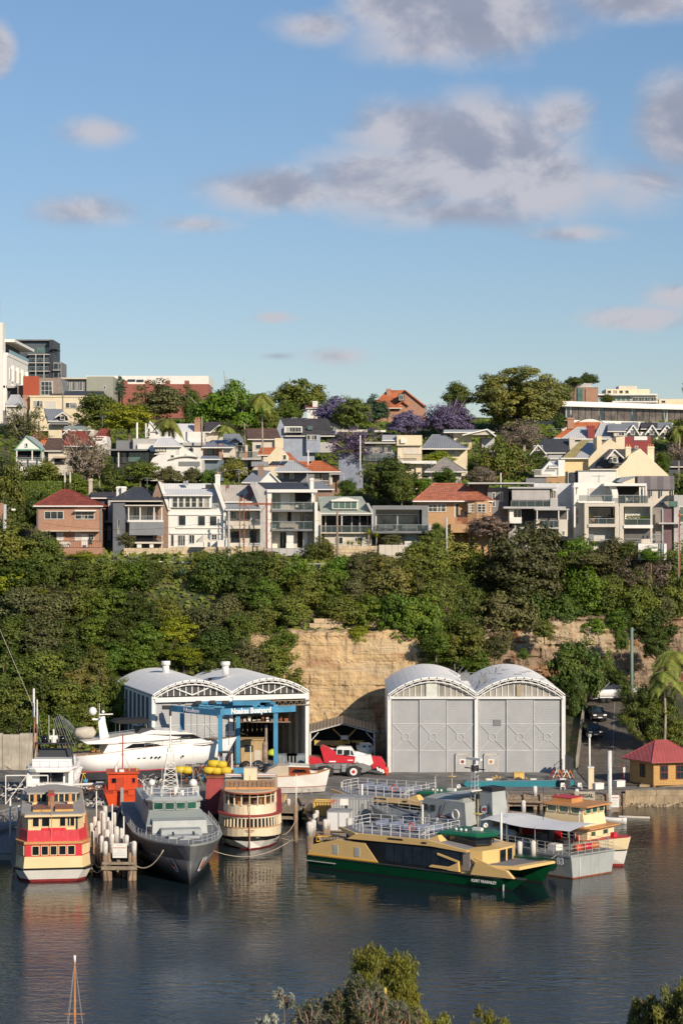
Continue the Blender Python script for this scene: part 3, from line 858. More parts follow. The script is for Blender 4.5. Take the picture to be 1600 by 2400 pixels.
# ---- palms
FROND=leafmat('palm_frond',(.13,.16,.03),var=.3,tip=(.2,.16,.05))
def palm(label,px,py_top,D,r,base_z,fronds=20,thick=.16,mt=None,droop=1.0):
    p=at(px,py_top,D)
    t=thing('palm_tree',label,'palm tree',(p.x,D,base_z))
    h=p.z-base_z
    MB().tube([(0,0,-.5),(.15,0,h*.5),(0,0,h)],[thick*1.3,thick,thick*.75],8).obj('trunk',mt or PALEBARK,t,True)
    for i in range(fronds):
        a=6.283*i/fronds+random.uniform(-.2,.2);up=random.uniform(-.3,1.5)
        f=MB();prev=None;L=r*random.uniform(.85,1.15);ds=Vector((math.cos(a),math.sin(a),0));sd=Vector((-ds.y,ds.x,0))
        K=9
        pts=[Vector((0,0,h))+ds*(L*k/K)+Vector((0,0,up*L*.55*(k/K)-droop*L*1.15*(k/K)**1.8))for k in range(K+1)]
        for k in range(K):
            a1,a2=pts[k],pts[k+1]
            for sgn in(-1,1):
                for q_ in(0,.5):
                    s0=a1.lerp(a2,q_);ln_=L*.36*math.sin(math.pi*min(1,(k+q_+.8)/(K+.6)))+.05
                    e=s0+sd*sgn*ln_+(a2-a1).normalized()*ln_*.5-Vector((0,0,ln_*.35))
                    wd=(a2-a1)*.6
                    f.poly([s0,s0+wd,e])
        f.obj('frond',FROND,t)
    return t
palm('tall palm with golden drooping fronds, nearer of two beside the hut',1556,1578,257,2.3,2.0,22,.15)
palm('palm with green fronds at the right edge above the hut',1578,1530,264,2.8,3.0,22,.16)
palm('short palm behind the two tall ones at the right edge',1600,1600,262,2.0,3.0,16,.14)
palm('bushy palm among the roofs right of the yellow-tinged tree',395,985,352,2.6,40,22,.2)
palm('very tall thin palm rising in front of the skyline trees',613,925,340,2.6,35,18,.13)
palm('small palm in front of the bright umbrella-crowned tree',530,1000,360,2.2,41,16,.15)
palm('yellowing palm at the right edge of the upper gardens',1590,1000,368,2.2,42,16,.15)
# agave on the bank
p=at(424,1345,289)
ag=thing('agave','spiky dark green agave on the dry bank below the white terrace','plant',(p.x,289,p.z-.3))
for i in range(26):
    a=i*2.4;up=.25+.9*(i/26);L=1.5
    d=Vector((math.cos(a)*math.cos(up),math.sin(a)*math.cos(up),math.sin(up)))*L;s_=Vector((-math.sin(a),math.cos(a),0))*.09
    MB().poly([-s_,s_,d*.6+s_*.9,d,d*.6-s_*.9]).obj('leaf',LEAF['blue'],ag)
# ---- foreground bank vegetation
def banksia(label,X,Y,Z,Rr,base):
    t=thing('banksia_tree',label,'banksia tree',(X,Y,base))
    zc=Z-base
    rg=np.random.default_rng(12)
    P=[];N=[];tw=MB()
    tw.tube([(0,0,-.5),(.1,0,zc*.5),(0,0,zc-Rr*.7)],[.22,.16,.12],7)
    wood=[]
    for i in range(520):
        d=rg.normal(size=3);d/=np.linalg.norm(d);d[2]=abs(d[2])*1.0-.35
        r=Rr*(rg.uniform(.15,1)**.45)*(1+.2*math.sin(d[0]*6+1)+.12*math.cos(d[0]*13))
        e=np.array([d[0]*r*1.25,d[1]*r,zc+d[2]*r*.95])
        if d[2]>.35 and rg.random()<.12:e[2]+=Rr*rg.uniform(.1,.3)
        s0=e-np.array([rg.uniform(-.1,.1),rg.uniform(-.1,.1),rg.uniform(.2,.45)])
        tw.tube([tuple(s0),tuple((s0+e)/2+np.array([.01,0,0])),tuple(e)],[.012,.009,.005],4)
        for k in range(30):
            aa=rg.uniform(0,6.28);u_=rg.uniform(.1,1.3);L=.07
            q_=e-np.array([0,0,rg.uniform(0,.25)])
            dd=np.array([math.cos(aa)*.8,math.sin(aa)*.8,u_]);P.append(q_+dd*L*.6);N.append(dd)
    P=np.array(P);D_=np.array(N);D_/=np.linalg.norm(D_,axis=1,keepdims=True)
    # strap leaves: long axis along D_
    rgn=rg.normal(size=D_.shape);b=np.cross(D_,rgn);b/=np.linalg.norm(b,axis=1,keepdims=True)
    L=rg.uniform(.05,.09,size=(len(P),1));w_=.010
    v=np.stack([P-D_*L,P+b*w_,P+D_*L,P-b*w_],1).reshape(-1,3)
    n=len(P)
    me=bpy.data.meshes.new('foliage');me.vertices.add(n*4);me.vertices.foreach_set('co',v.astype(np.float32).ravel())
    me.loops.add(n*4);me.loops.foreach_set('vertex_index',np.arange(n*4,dtype=np.int32));me.polygons.add(n)
    me.polygons.foreach_set('loop_start',np.arange(0,n*4,4,dtype=np.int32));me.update(calc_edges=True)
    me.materials.append(leafmat('leaf_banksia',(.055,.07,.025),var=.6,tip=(.34,.35,.29)))
    o=bpy.data.objects.new('foliage',me);COL.objects.link(o);o.parent=t
    tw.obj('twigs',PINKBARK,t)
    for i in range(2):
        a=rg.uniform(0,6.28)
        x_=math.cos(a)*Rr*.9;y_=-abs(math.sin(a))*Rr*.7;z_=zc+rg.uniform(-.1,.5)*Rr
        MB().lathe([(.002,0),(.035,.01),(.04,.06),(.035,.13),(.004,.15)],(x_,y_),8).obj('flower_spike',mat('banksia_flower',(.45,.36,.08),.8),t,True,loc=(0,0,z_))
    return t
p=at(842,2355,47)
banksia('silvery-leaved banksia in the foreground at the bottom of the view',p.x,47,p.z-.1,.98,13.5)
p=at(655,2355,46.5)
def wispy(label,name,cat,px0,px1,py0,D,base,n_cl,leaf,seed,depth=1.0,below=1.6):
    """casuarina / eucalypt with fine hanging foliage; only its top reaches into view"""
    s=D/FOC;x0=at(px0,py0,D);x1=at(px1,py0,D);Rr=(x1.x-x0.x)/2
    cx=(x0.x+x1.x)/2;top=x0.z;zc=top-Rr*1.15
    t=thing(name,label,cat,(cx,D,base));rg=np.random.default_rng(seed)
    P=[];N=[];tw=MB()
    tw.tube([(0,0,-.5),(.1,0,(zc-base)*.6),(0,0,zc-base)],[Rr*.12,Rr*.09,Rr*.06],7)
    for i in range(n_cl):
        d=rg.normal(size=3);d/=np.linalg.norm(d)
        if d[2]<-.3:d[2]*=.5
        r=Rr*rg.uniform(.35,1)**.5*(1+.18*math.sin(d[0]*7+seed)+.14*math.cos(d[1]*9))
        e=np.array([d[0]*r,d[1]*r*depth,zc-base+d[2]*r*1.15])
        tw.tube([(0,0,zc-base-Rr*.3),tuple(e*np.array([.5,.5,1])+np.array([0,0,.05])),tuple(e)],[.02,.012,.004],4)
        m=130
        o_=rg.normal(size=(m,3))*np.array([.12,.12,.14])*Rr*.75
        P.append(e+o_);N.append(rg.normal(size=(m,3)))
    P=np.concatenate(P);N=np.concatenate(N)
    me=leaf_mesh('foliage',P,N,.028,4.2,seed,droop=1.0);me.materials.append(LEAF[leaf])
    o=bpy.data.objects.new('foliage',me);COL.objects.link(o);o.parent=t
    tw.obj('branches',BARK,t)
    return t
wispy('fine-leaved yellow-green tree behind the foreground banksia','casuarina_tree','tree',808,982,2236,49,13,260,'tipgreen',4)
wispy('low fine-leaved shrub right of the foreground banksia','casuarina_shrub','shrub',925,1045,2362,48.5,14,60,'tipgreen',9)
wispy('thin-twigged shrub at the bottom edge right of centre','foreground_shrub','shrub',1085,1215,2366,50,13,42,'tipgreen',10)
wispy('eucalypt top at the bottom right, left of two','eucalypt_tree','tree',1470,1560,2345,52,12,80,'gold',11)
wispy('eucalypt top in the bottom right corner','eucalypt_tree','tree',1545,1680,2312,51,12,120,'gold',14)
wispy('small wispy plant at the bottom left of the banksia','foreground_shrub','shrub',590,660,2370,47,13,22,'silver',15)
wispy('silvery twiggy sprig rising left of the banksia','foreground_shrub','shrub',640,690,2318,46.8,13,14,'silver',16)
# ================================================================ buildings
CR={'A':(0,700,2.9037),'B':(530,840,2.9037),'C':(1060,840,2.9037),'D':(0,1060,2.9037),'E':(500,1060,2.9037),
      'F':(1000,1060,2.6133),'G':(0,1500,2.9037),'H':(530,1500,2.9037),'I':(1060,1440,2.9037),'J':(0,1780,2.9037),
      'K':(480,1780,2.8),'L':(1000,1760,2.6133),'S':(0,0,1.0),'N':(0,1770,6.0308),'P':(390,1640,4.9)}
GLASS=glassmat('window_glass')
GLASS_G=glassmat('greenish_glass',(.07,.14,.12),.08,.3)
GLASS_C=glassmat('curtained_glass',(.03,.035,.04),.1,.5,.8)
BLIND=mat('window_blind',(.55,.53,.48),.8,0,.06,2)
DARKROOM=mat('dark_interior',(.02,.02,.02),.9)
WHITE=mat('white_paint',(.74,.72,.67),.55,0,.05,.8,0,8,.12,(.45,.42,.36))
CREAM=mat('cream_render',(.70,.60,.42),.8,0,.06,.6,0,8,.2,(.45,.38,.27))
PALE=mat('pale_render',(.58,.53,.45),.8,0,.07,.6,0,8,.2,(.35,.3,.25))
LGREY=mat('light_grey_render',(.42,.41,.40),.8,0,.08,.6,0,8,.15)
MGREY=mat('mid_grey_render',(.19,.195,.205),.75,0,.1,.6)
DGREY=mat('dark_grey_render',(.07,.075,.085),.7,0,.12,.6)
CHAR=mat('charcoal_metal',(.035,.038,.045),.5,0,.1,.6)
BRICK_R=brickmat('red_brick',(.42,.20,.12),(.34,.15,.09))
BRICK_O=brickmat('orange_brick',(.52,.30,.13),(.44,.23,.10))
BRICK_D=brickmat('dark_red_brick',(.32,.09,.06),(.26,.07,.05),(.3,.2,.16))
BRICK_B=brickmat('brown_brick',(.26,.15,.10),(.2,.11,.08))
TILE_R=ribmat('dark_red_roof_tiles',(.27,.065,.045),.7,.33,'Z',.9,.2,tile=('X',.28))
TILE_O=ribmat('orange_roof_tiles',(.56,.17,.065),.7,.33,'Z',.9,.2,tile=('X',.28))
TILE_M=ribmat('mottled_roof_tiles',(.48,.155,.085),.7,.33,'Z',.9,.3,tile=('X',.28),streak=.6,streakcol=(.5,.4,.3),scale=1.4)
TILE_B=ribmat('brown_roof_tiles',(.14,.085,.065),.7,.33,'Z',.9,.2,tile=('X',.28))
TILE_C=ribmat('charcoal_roof_tiles',(.07,.065,.07),.7,.33,'Z',.9,.2,tile=('X',.28))
TIN_L=ribmat('light_grey_metal_roof',(.45,.46,.47),.45,.38,'X',.5,.08)
TIN_M=ribmat('mid_grey_metal_roof',(.24,.255,.28),.45,.38,'X',.5,.08)
TIN_D=ribmat('dark_metal_roof',(.06,.063,.07),.5,.38,'X',.5,.1)
TIN_G=ribmat('pale_green_metal_roof',(.33,.37,.32),.5,.38,'X',.5,.1)
TIN_W=ribmat('white_metal_roof',(.66,.66,.66),.5,.38,'X',.4,.05)
TIN_OL=ribmat('mustard_metal_roof',(.36,.30,.13),.5,.38,'X',.4,.12)
TIN_RUST=ribmat('rust_streaked_metal_roof',(.50,.46,.40),.6,.38,'X',.5,.08,streak=.3,streakcol=(.22,.07,.03))
_T=NT(TIN_RUST.node_tree);_b=_T.n['Principled BSDF'];_co=_T.new('ShaderNodeTexCoord').outputs['Object']
_T.put(_b.inputs['Base Color'],_T.mix(_T.ramp(_T.noise(_T.mapping(_co,(.9,.16,.16)),1.3,5,.6),.52,.6,0,.9),_b.inputs['Base Color'].links[0].from_socket,(.20,.06,.03)))
GLASSRAIL=glassmat('glass_balustrade',(.07,.10,.10),.1,.2)
_T=NT(GLASSRAIL.node_tree);_tr=_T.new('ShaderNodeBsdfTransparent');_ms=_T.new('ShaderNodeMixShader');_ms.inputs[0].default_value=.62
_T.l.new(_T.n['Principled BSDF'].outputs[0],_ms.inputs[1]);_T.l.new(_tr.outputs[0],_ms.inputs[2]);_T.l.new(_ms.outputs[0],_T.n['Material Output'].inputs[0])
STEEL=mat('galvanised_steel',(.38,.39,.40),.45,.3,.1,2)
TIMBER=mat('weathered_timber',(.25,.20,.15),.9,0,.25,1.5,.3,6,.4)
SANDW=mat('sandstone_wall',(.55,.44,.29),.9,0,.18,.8,.4,5,.5,(.25,.2,.15))
RUST=mat('rusty_steel',(.26,.085,.04),.85,0,.3,3)
REDP=mat('maroon_render',(.25,.04,.04),.7,0,.1,1)
class Bl:
    """a building laid out in the pixel grid of one crop of the photograph, standing at distance D"""
    def __init__(s,name,label,cat,crop,x0,yb,D,group=None):
        s.c=CR[crop];s.D=D
        px=s.c[0]+x0/s.c[2];py=s.c[1]+yb/s.c[2]
        p=at(px,py,D);s.o=p
        s.t=thing(name,label,cat,(p.x,D,p.z),0,group)
    def X(s,x,d=0):return((s.c[0]+x/s.c[2])-800)/FOC*(s.D+d)-s.o.x
    def Z(s,y,d=0):return CAMZ-((s.c[1]+y/s.c[2])-1200)/FOC*(s.D+d)-s.o.z
    def m(s,v):return v/s.c[2]*s.D/FOC
    def box(s,name,x0,x1,y0,y1,d0,d1,m,parent=None,**kw):
        a,b=sorted((s.X(x0,d0),s.X(x1,d0)));z0,z1=sorted((s.Z(y0,d0),s.Z(y1,d0)))
        return MB().box(a,b,min(d0,d1),max(d0,d1),z0,z1).obj(name,m,parent or s.t,**kw)
    def poly(s,name,pts,d0,d1,m,parent=None,**kw):
        return MB().extr([(s.X(x,d0),s.Z(y,d0))for x,y in pts],d0,d1).obj(name,m,parent or s.t,**kw)
    def win(s,x0,x1,y0,y1,nx=1,ny=1,d=0,fm=None,gm=None,fw=.07,parent=None,name='window'):
        fm=fm or WHITE;gm=gm or GLASS
        a,b=s.X(x0,d),s.X(x1,d);z0,z1=s.Z(y1,d),s.Z(y0,d)
        f=MB()
        f.box(a,b,d-.07,d+.02,z1-fw,z1);f.box(a-.04,b+.04,d-.10,d+.02,z0,z0+fw)
        f.box(a,a+fw,d-.069,d+.02,z0+fw,z1-fw);f.box(b-fw,b,d-.069,d+.02,z0+fw,z1-fw)
        for i in range(1,nx):
            xx=a+(b-a)*i/nx;f.box(xx-fw*.35,xx+fw*.35,d-.06,d+.02,z0+fw,z1-fw)
        for j in range(1,ny):
            zz=z0+(z1-z0)*j/ny;f.box(a+fw,b-fw,d-.062,d+.02,zz-fw*.3,zz+fw*.3)
        w=f.obj(name,fm,parent or s.t)
        n_=nx if(b-a)/nx>.45 else 1
        for i in range(n_):
            p0=a+fw*.9+(b-a-1.8*fw)*i/n_;p1=a+fw*.9+(b-a-1.8*fw)*(i+1)/n_
            g_=gm
            if gm is GLASS and random.random()<.25:g_=GLASS_C
            MB().box(p0+.003,p1-.003,d-.03,d+.004,z0+fw*.9,z1-fw*.9).obj('pane',g_,w)
        return w
    def hip(s,x0,x1,rx0,rx1,ye,yr,d0,d1,m,name='roof',ov=0,fascia=None):
        """hip roof; eave rectangle x0..x1 at pixel row ye, ridge rx0..rx1 at row yr halfway back"""
        dm=(d0+d1)/2
        a,b,z0=s.X(x0,d0),s.X(x1,d0),s.Z(ye,d0)
        ra,rb,z1=s.X(rx0,dm),s.X(rx1,dm),s.Z(yr,dm)
        e=.16
        mb=MB().add([(a,d0,z0-e),(b,d0,z0-e),(b,d1,z0-e),(a,d1,z0-e),(a,d0,z0),(b,d0,z0),(b,d1,z0),(a,d1,z0),(ra,dm,z1),(rb,dm,z1)],
                      [(0,3,2,1),(0,1,5,4),(1,2,6,5),(2,3,7,6),(3,0,4,7),(4,5,9,8),(5,6,9),(6,7,8,9),(7,4,8)])
        r=mb.obj(name,m,s.t)
        MB().box(a-.05,b+.05,d0-.13,d0-.004,z0-e-.02,z0-.01).obj('gutter',fascia or WHITE,r)
        cap=MB()
        for p_,q_ in(((a,d0,z0),(ra,dm,z1)),((b,d0,z0),(rb,dm,z1)),((ra,dm,z1),(rb,dm,z1))):cap.tube([p_,q_],.1,5)
        cap.obj('ridge_cap',m,r)
        return r
    def slope(s,x0,x1,ye,yr,d0,d1,m,name='roof',x0b=None,x1b=None,th=.14,back=True,fascia=None):
        """roof plane rising away from us: eave row ye at d0, ridge row yr at d1; then falls behind"""
        a,b,z0=s.X(x0,d0),s.X(x1,d0),s.Z(ye,d0)
        ra,rb,z1=s.X(x0 if x0b is None else x0b,d1),s.X(x1 if x1b is None else x1b,d1),s.Z(yr,d1)
        mb=MB().add([(a,d0,z0-th),(b,d0,z0-th),(rb,d1,z1-th),(ra,d1,z1-th),(a,d0,z0),(b,d0,z0),(rb,d1,z1),(ra,d1,z1)],
                      [(0,3,2,1),(4,5,6,7),(0,1,5,4),(1,2,6,5),(2,3,7,6),(3,0,4,7)])
        if back:
            dd=d1-d0
            mb.add([(ra,d1,z1),(rb,d1,z1),(rb,d1+dd,z0),(ra,d1+dd,z0),(ra,d1,z1-th),(rb,d1,z1-th),(rb,d1+dd,z0-th),(ra,d1+dd,z0-th)],
                   [(0,1,2,3),(7,6,5,4),(0,3,7,4),(1,5,6,2),(2,6,7,3)])
        r=mb.obj(name,m,s.t)
        MB().box(a-.03,b+.03,d0-.11,d0-.004,z0-th-.02,z0-.01).obj('gutter',fascia or WHITE,r)
        return r
    def gable(s,x0,x1,ye,xa,ya,d0,d1,m,wallm,name='roof',ov=.35,yw=None,barge=None):
        """gable end towards us: apex at (xa, ya); roof runs back to d1. also builds the triangular gable wall"""
        a,b,z0=s.X(x0,d0),s.X(x1,d0),s.Z(ye,d0);c,z1=s.X(xa,d0),s.Z(ya,d0)
        e=.12
        k0=z0-(z1-z0)/max(.1,(c-a))*ov;k1=z0-(z1-z0)/max(.1,(b-c))*ov
        r=MB()
        r.add([(a-ov,d0-ov,k0),(c,d0-ov,z1),(c,d1,z1),(a-ov,d1,k0),(a-ov,d0-ov,k0+e),(c,d0-ov,z1+e),(c,d1,z1+e),(a-ov,d1,k0+e)],
              [(0,3,2,1),(4,5,6,7),(0,1,5,4),(2,3,7,6),(3,0,4,7)])
        r.add([(c,d0-ov,z1),(b+ov,d0-ov,k1),(b+ov,d1,k1),(c,d1,z1),(c,d0-ov,z1+e),(b+ov,d0-ov,k1+e),(b+ov,d1,k1+e),(c,d1,z1+e)],
              [(0,3,2,1),(4,5,6,7),(0,1,5,4),(1,2,6,5),(2,3,7,6)])
        ro=r.obj(name,m,s.t)
        MB().extr([(a,z0),(b,z0),(c,z1-.02)],d0,d1-.1).obj('gable',wallm,s.t)
        bb=MB();bb.bar((a-ov,d0-ov-.04,k0+.03),(c,d0-ov-.04,z1+.03),.06,.2);bb.bar((c,d0-ov-.043,z1+.03),(b+ov,d0-ov-.043,k1+.03),.06,.2)
        bb.obj('barge_board',barge or WHITE,ro)
        return ro
    def chimney(s,x0,x1,y0,y1,d,m=None,pots=0,capm=None):
        a,b,z0,z1=s.X(x0,d),s.X(x1,d),s.Z(y1,d),s.Z(y0,d)
        w_=min(b-a,1.0)
        c=MB().box(a,b,d,d+w_,z0-.6,z1).obj('chimney',m or BRICK_R,s.t)
        k=MB().box(a-.07,b+.07,d-.07,d+w_+.07,z1-.32,z1-.14)
        k.obj('chimney_cap',capm or m or WHITE,c)
        for i in range(pots):MB().cyl((a+(b-a)*(i+.5)/pots,d+w_/2),.13,z1-.02,z1+.4,8).obj('chimney_pot',mat('terracotta',(.5,.2,.1),.8),c)
        return c
    def rail(s,x0,x1,y0,y1,d,m=None,n=12,name='railing',glass=None):
        a,b,z0,z1=s.X(x0,d),s.X(x1,d),s.Z(y1,d),s.Z(y0,d)
        r=MB();r.box(a,b,d-.03,d+.03,z1-.06,z1);
        if not glass:r.box(a,b,d-.02,d+.02,z0+.05,z0+.09)
        for i in range(n+1):
            x=a+(b-a)*i/n;r.box(x-.018,x+.018,d-.018,d+.018,z0,z1-.06)
        o=r.obj(name,m or CHAR,s.t)
        if glass:MB().box(a+.03,b-.03,d-.008,d+.008,z0+.05,z1-.08).obj('glass_panel',glass,o)
        return o
    def shadeblind(s,x0,x1,y0,y1,d0,d1,m):
        a,b=s.X(x0,d0),s.X(x1,d0)
        return MB().extr([(d0,s.Z(y0,d0)),(d1,s.Z(y1,d1)),(d1-.03,s.Z(y1,d1)),(d0-.03,s.Z(y0,d0))],a,b,'x').obj('blind',m,s.t)
DEEP=3.5   # walls go this far below their visible foot, into the bank
exec('pass')
# ------------------------------------------------------------ row 1, left to right
D1=300
h=Bl('brick_house','two-storey red brick house with a dark red hipped tile roof','house','D',250,690,D1)
h.box('wall',250,692,360,830,0,9,BRICK_R)
h.hip(228,700,420,480,362,255,-.5,9.5,TILE_R)
h.win(302,433,400,456,3,1);h.win(510,643,400,456,3,2)
h.box('awning',508,652,393,402,-.9,0,WHITE)
for(a,b)in((280,470),(478,674)):
    h.poly('awning',[(a,540),(b,540),(b,530),(a,530)],-1.4,0,mat('faded_awning',(.5,.4,.3),.8))
h.win(302,340,545,600,2,2);h.win(386,431,546,600,1,2,gm=BLIND);h.win(510,550,546,600,1,1,gm=BLIND);h.win(600,640,556,598,2,2)
h.box('door',553,597,553,645,-.06,.02,WHITE);h.box('doorway',345,382,545,650,-.05,.02,DARKROOM)
h.box('terrace',330,696,652,840,-3,0,BRICK_R)
h.rail(330,694,602,652,-2.9,CHAR,26)
h.box('downpipe',256,264,365,690,-.12,-.002,MGREY);h.box('downpipe',682,690,365,600,-.12,-.002,MGREY)
for i,(x,w_,lab)in enumerate(((345,28,'white garden chair at the left of the brick house terrace'),(600,26,'dark garden chair at the right of the brick house terrace'))):
    b_=Bl('garden_chair',lab,'chair','D',x,650,D1-2);mm=WHITE if i==0 else CHAR
    b_.box('seat',x,x+w_,622,628,0,.5,mm);b_.box('backrest',x,x+w_,592,622,.45,.5,mm)
    for xx in(x,x+w_-3):
        for dd in(0,.42):b_.box('leg',xx,xx+3,628,652,dd,dd+.06,mm)
b_=Bl('garden_sofa','cream garden sofa on the brick house terrace','sofa','D',400,650,D1-2)
b_.box('seat',398,474,628,645,0,.8,PALE);b_.box('backrest',400,472,608,628,.6,.8,PALE)
b_.box('armrest',394,402,615,645,0,.8,PALE);b_.box('armrest',470,478,615,645,0,.8,PALE)
h=Bl('dark_terrace_house','dark grey two-storey house with a slate hipped roof and grey drop blind','house','D',765,650,D1)
h.box('wall',768,850,325,800,-1.2,9,mat('bluish_shadow_wall',(.13,.14,.16),.8,0,.1,.5))  # bluish shadow on this left wall is put into its colour
h.box('wall',850,1112,360,800,2.0,9,PALE)
h.hip(752,1105,905,975,328,240,-1.4,9.4,TIN_D,fascia=PALE)
h.slope(850,1112,358,335,-1.4,.6,TIN_D,name='verandah_roof',back=False,fascia=PALE)
h.box('balcony',868,1108,462,474,-1.2,2,WHITE);h.rail(872,1105,432,462,-1.1,STEEL,22)
for x in(872,950,1045,1098):h.box('post',x,x+7,362,462,-1.15,-1.05,WHITE)
h.win(905,955,362,455,2,1,d=2.0);h.win(996,1034,362,455,2,1,d=2.0);h.box('curtain',1050,1088,365,455,1.9,1.98,BLIND)
h.shadeblind(882,1118,474,565,-1.2,-1.9,MGREY)
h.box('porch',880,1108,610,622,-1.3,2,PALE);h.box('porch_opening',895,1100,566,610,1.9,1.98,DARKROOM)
h.rail(885,1100,575,610,-1.2,CHAR,30)
for x in(880,1098):h.box('post',x,x+8,566,700,-1.15,-1.05,PALE)
h.box('pier',932,962,622,650,-1.1,-.8,WHITE);h.box('pier',1018,1044,622,650,-1.1,-.8,WHITE)
h.chimney(792,826,232,330,3,WHITE);h.chimney(826,858,232,318,2.4,WHITE)
h.win(795,818,455,560,1,1,d=-1.2,fm=MGREY)
h=Bl('narrow_dark_house','narrow dark house set back between the brick house and the slate-roofed one','house','D',632,690,D1+6)
h.box('wall',628,800,305,800,0,8,DGREY);h.slope(620,800,308,270,-.6,4,TILE_C)
h.win(640,690,330,460,1,2,fm=CHAR);h.box('bay',735,765,325,480,-1.5,0,LGREY);h.box('deck',700,768,465,478,-2,0,LGREY)
h.box('post',730,756,500,600,-1.8,-1.6,MGREY);h.box('wall_base',700,800,600,800,-1,0,CHAR)
h.chimney(604,628,180,320,4,mat('pink_render',(.5,.4,.36),.8))
h=Bl('white_terrace_house','white three-storey terrace house with a glazed attic sunroom','house','D',1145,640,D1)
h.box('wall',1145,1535,380,800,0,10,WHITE)
h.poly('side_wall',[(1075,195),(1148,370),(1148,800),(1040,800),(1040,290)],.05,10,BRICK_B)
h.poly('parapet',[(1075,195),(1098,205),(1160,372),(1160,395),(1145,395)],-.25,.1,WHITE)
h.slope(1150,1535,380,212,.2,5.5,TIN_W,x0b=1100,x1b=1470)
sr=h.box('sunroom',1150,1440,296,378,-.35,3,WHITE)
h.slope(1112,1445,290,250,-.9,1.8,TIN_W,name='sunroom_roof',back=False)
for i in range(6):h.win(1172+i*43,1172+i*43+38,302,376,1,2,d=-.36,gm=GLASS if i<3 else GLASS_C)
h.rail(1395,1485,350,380,-.3,WHITE,6,glass=GLASSRAIL)
h.box('ledge',1140,1520,420,428,-.18,.02,WHITE);h.box('ledge',1198,1512,510,518,-.2,.02,WHITE);h.box('ledge',1155,1520,548,556,-.2,.02,WHITE)
h.win(1212,1266,428,500,1,1);h.win(1345,1398,430,502,1,1,fm=WHITE);h.win(1425,1477,432,502,1,1)
h.win(1165,1182,562,636,1,1,fm=BRICK_B);h.win(1210,1262,562,638,3,1);h.win(1286,1325,560,622,2,1);h.win(1438,1478,558,597,2,2)
h.chimney(1465,1497,150,245,4.5,WHITE,1,WHITE);h.box('roof_window',1398,1455,218,250,3.4,3.6,GLASS)
h.box('flue',1248,1262,195,225,4,4.3,STEEL);h.box('flue',1266,1280,192,225,4,4.3,STEEL)
h.box('step_wall',1480,1545,598,645,-1.5,0,WHITE)
um=Bl('garden_umbrella','open cream market umbrella on the terrace of the white terrace house','umbrella','D',1390,640,D1-3.5)
c_=um.X(1385);MB().lathe([(1.15,um.Z(612)),(.05,um.Z(560)),(.02,um.Z(555))],(c_,0),8).obj('canopy',PALE,um.t);MB().cyl((c_,0),.04,um.Z(650),um.Z(558)).obj('pole',TIMBER,um.t)
h=Bl('rusty_roof_terrace_house','pale terrace house with a rust-streaked tin roof and lace balcony','house','E',45,640,D1)
h.box('wall',75,335,395,800,1.4,10,PALE)
h.poly('party_wall',[(245,200),(272,200),(338,365),(338,800),(318,800),(318,390)],-.6,10,LGREY)
h.poly('party_wall',[(0,210),(22,215),(86,375),(86,800),(68,800),(68,395)],-.6,10,WHITE)
h.slope(78,318,335,222,.3,6,TIN_RUST,x0b=40,x1b=250)
h.slope(82,320,388,345,-1.0,.6,TIN_M,name='verandah_roof',back=False)
h.box('balcony',84,318,498,520,-.9,1.4,PALE);h.rail(88,316,458,498,-.85,STEEL,30,name='lace_railing')
h.win(116,158,400,455,2,1,d=1.4,gm=GLASS_G);h.win(208,250,400,458,2,1,d=1.4);h.box('wall_panel',252,302,402,458,1.3,1.38,WHITE)
h.win(118,178,540,614,2,2,d=1.4,fm=CHAR);h.win(248,292,532,626,2,3,d=1.4,fm=CHAR)
h.rail(90,316,618,640,-.8,WHITE,40,name='picket_fence')
h=Bl('white_balconied_house','tall white modern house with three open balconies and a dark corrugated roof','house','E',368,650,D1)
h.box('wall',392,690,270,800,2.6,11,mat('balcony_back_wall',(.62,.58,.5),.8))
h.box('side_wall',366,396,272,800,-.2,11,WHITE);h.box('side_wall',688,708,338,800,-.9,11,WHITE);h.box('column',668,682,272,400,-.3,0,WHITE)
h.poly('party_wall',[(278,205),(300,212),(368,262),(368,800),(330,800),(330,380)],.1,11,LGREY)
h.slope(322,655,252,205,.3,4.5,TIN_D,x0b=300,x1b=640);h.box('fascia',364,706,252,273,-.5,3,WHITE)
h.chimney(658,682,175,252,1.5,WHITE)
for i,(yt,yb)in enumerate(((389,404),(522,536),(655,700))):
    h.box('slab',394,690,yt,yb,-.5,2.6,MGREY if i<2 else LGREY)
    if i<2:h.rail(396,688,yt-50 if i==0 else 470,yt,-.45,STEEL,4,glass=GLASSRAIL)
for(x0,x1,y0,y1,mm)in((398,458,275,388,GLASS_G),(398,446,408,522,GLASS_G),(586,622,408,520,GLASS),(630,674,420,520,GLASS),(450,498,540,652,GLASS)):
    h.win(x0,x1,y0,y1,2,1,d=2.55,gm=mm)
h.box('door_opening',556,666,276,388,2.5,2.58,DARKROOM);h.box('panel',460,520,278,388,2.45,2.55,WHITE);h.box('door_opening',505,528,406,500,2.5,2.58,DARKROOM)
h.box('door_opening',572,606,540,645,2.5,2.58,DARKROOM);h.box('panel',610,640,540,650,1.5,1.7,WHITE);h.box('panel',498,545,540,652,.6,.8,WHITE);h.box('sofa',452,560,478,512,1.6,2.3,PALE)
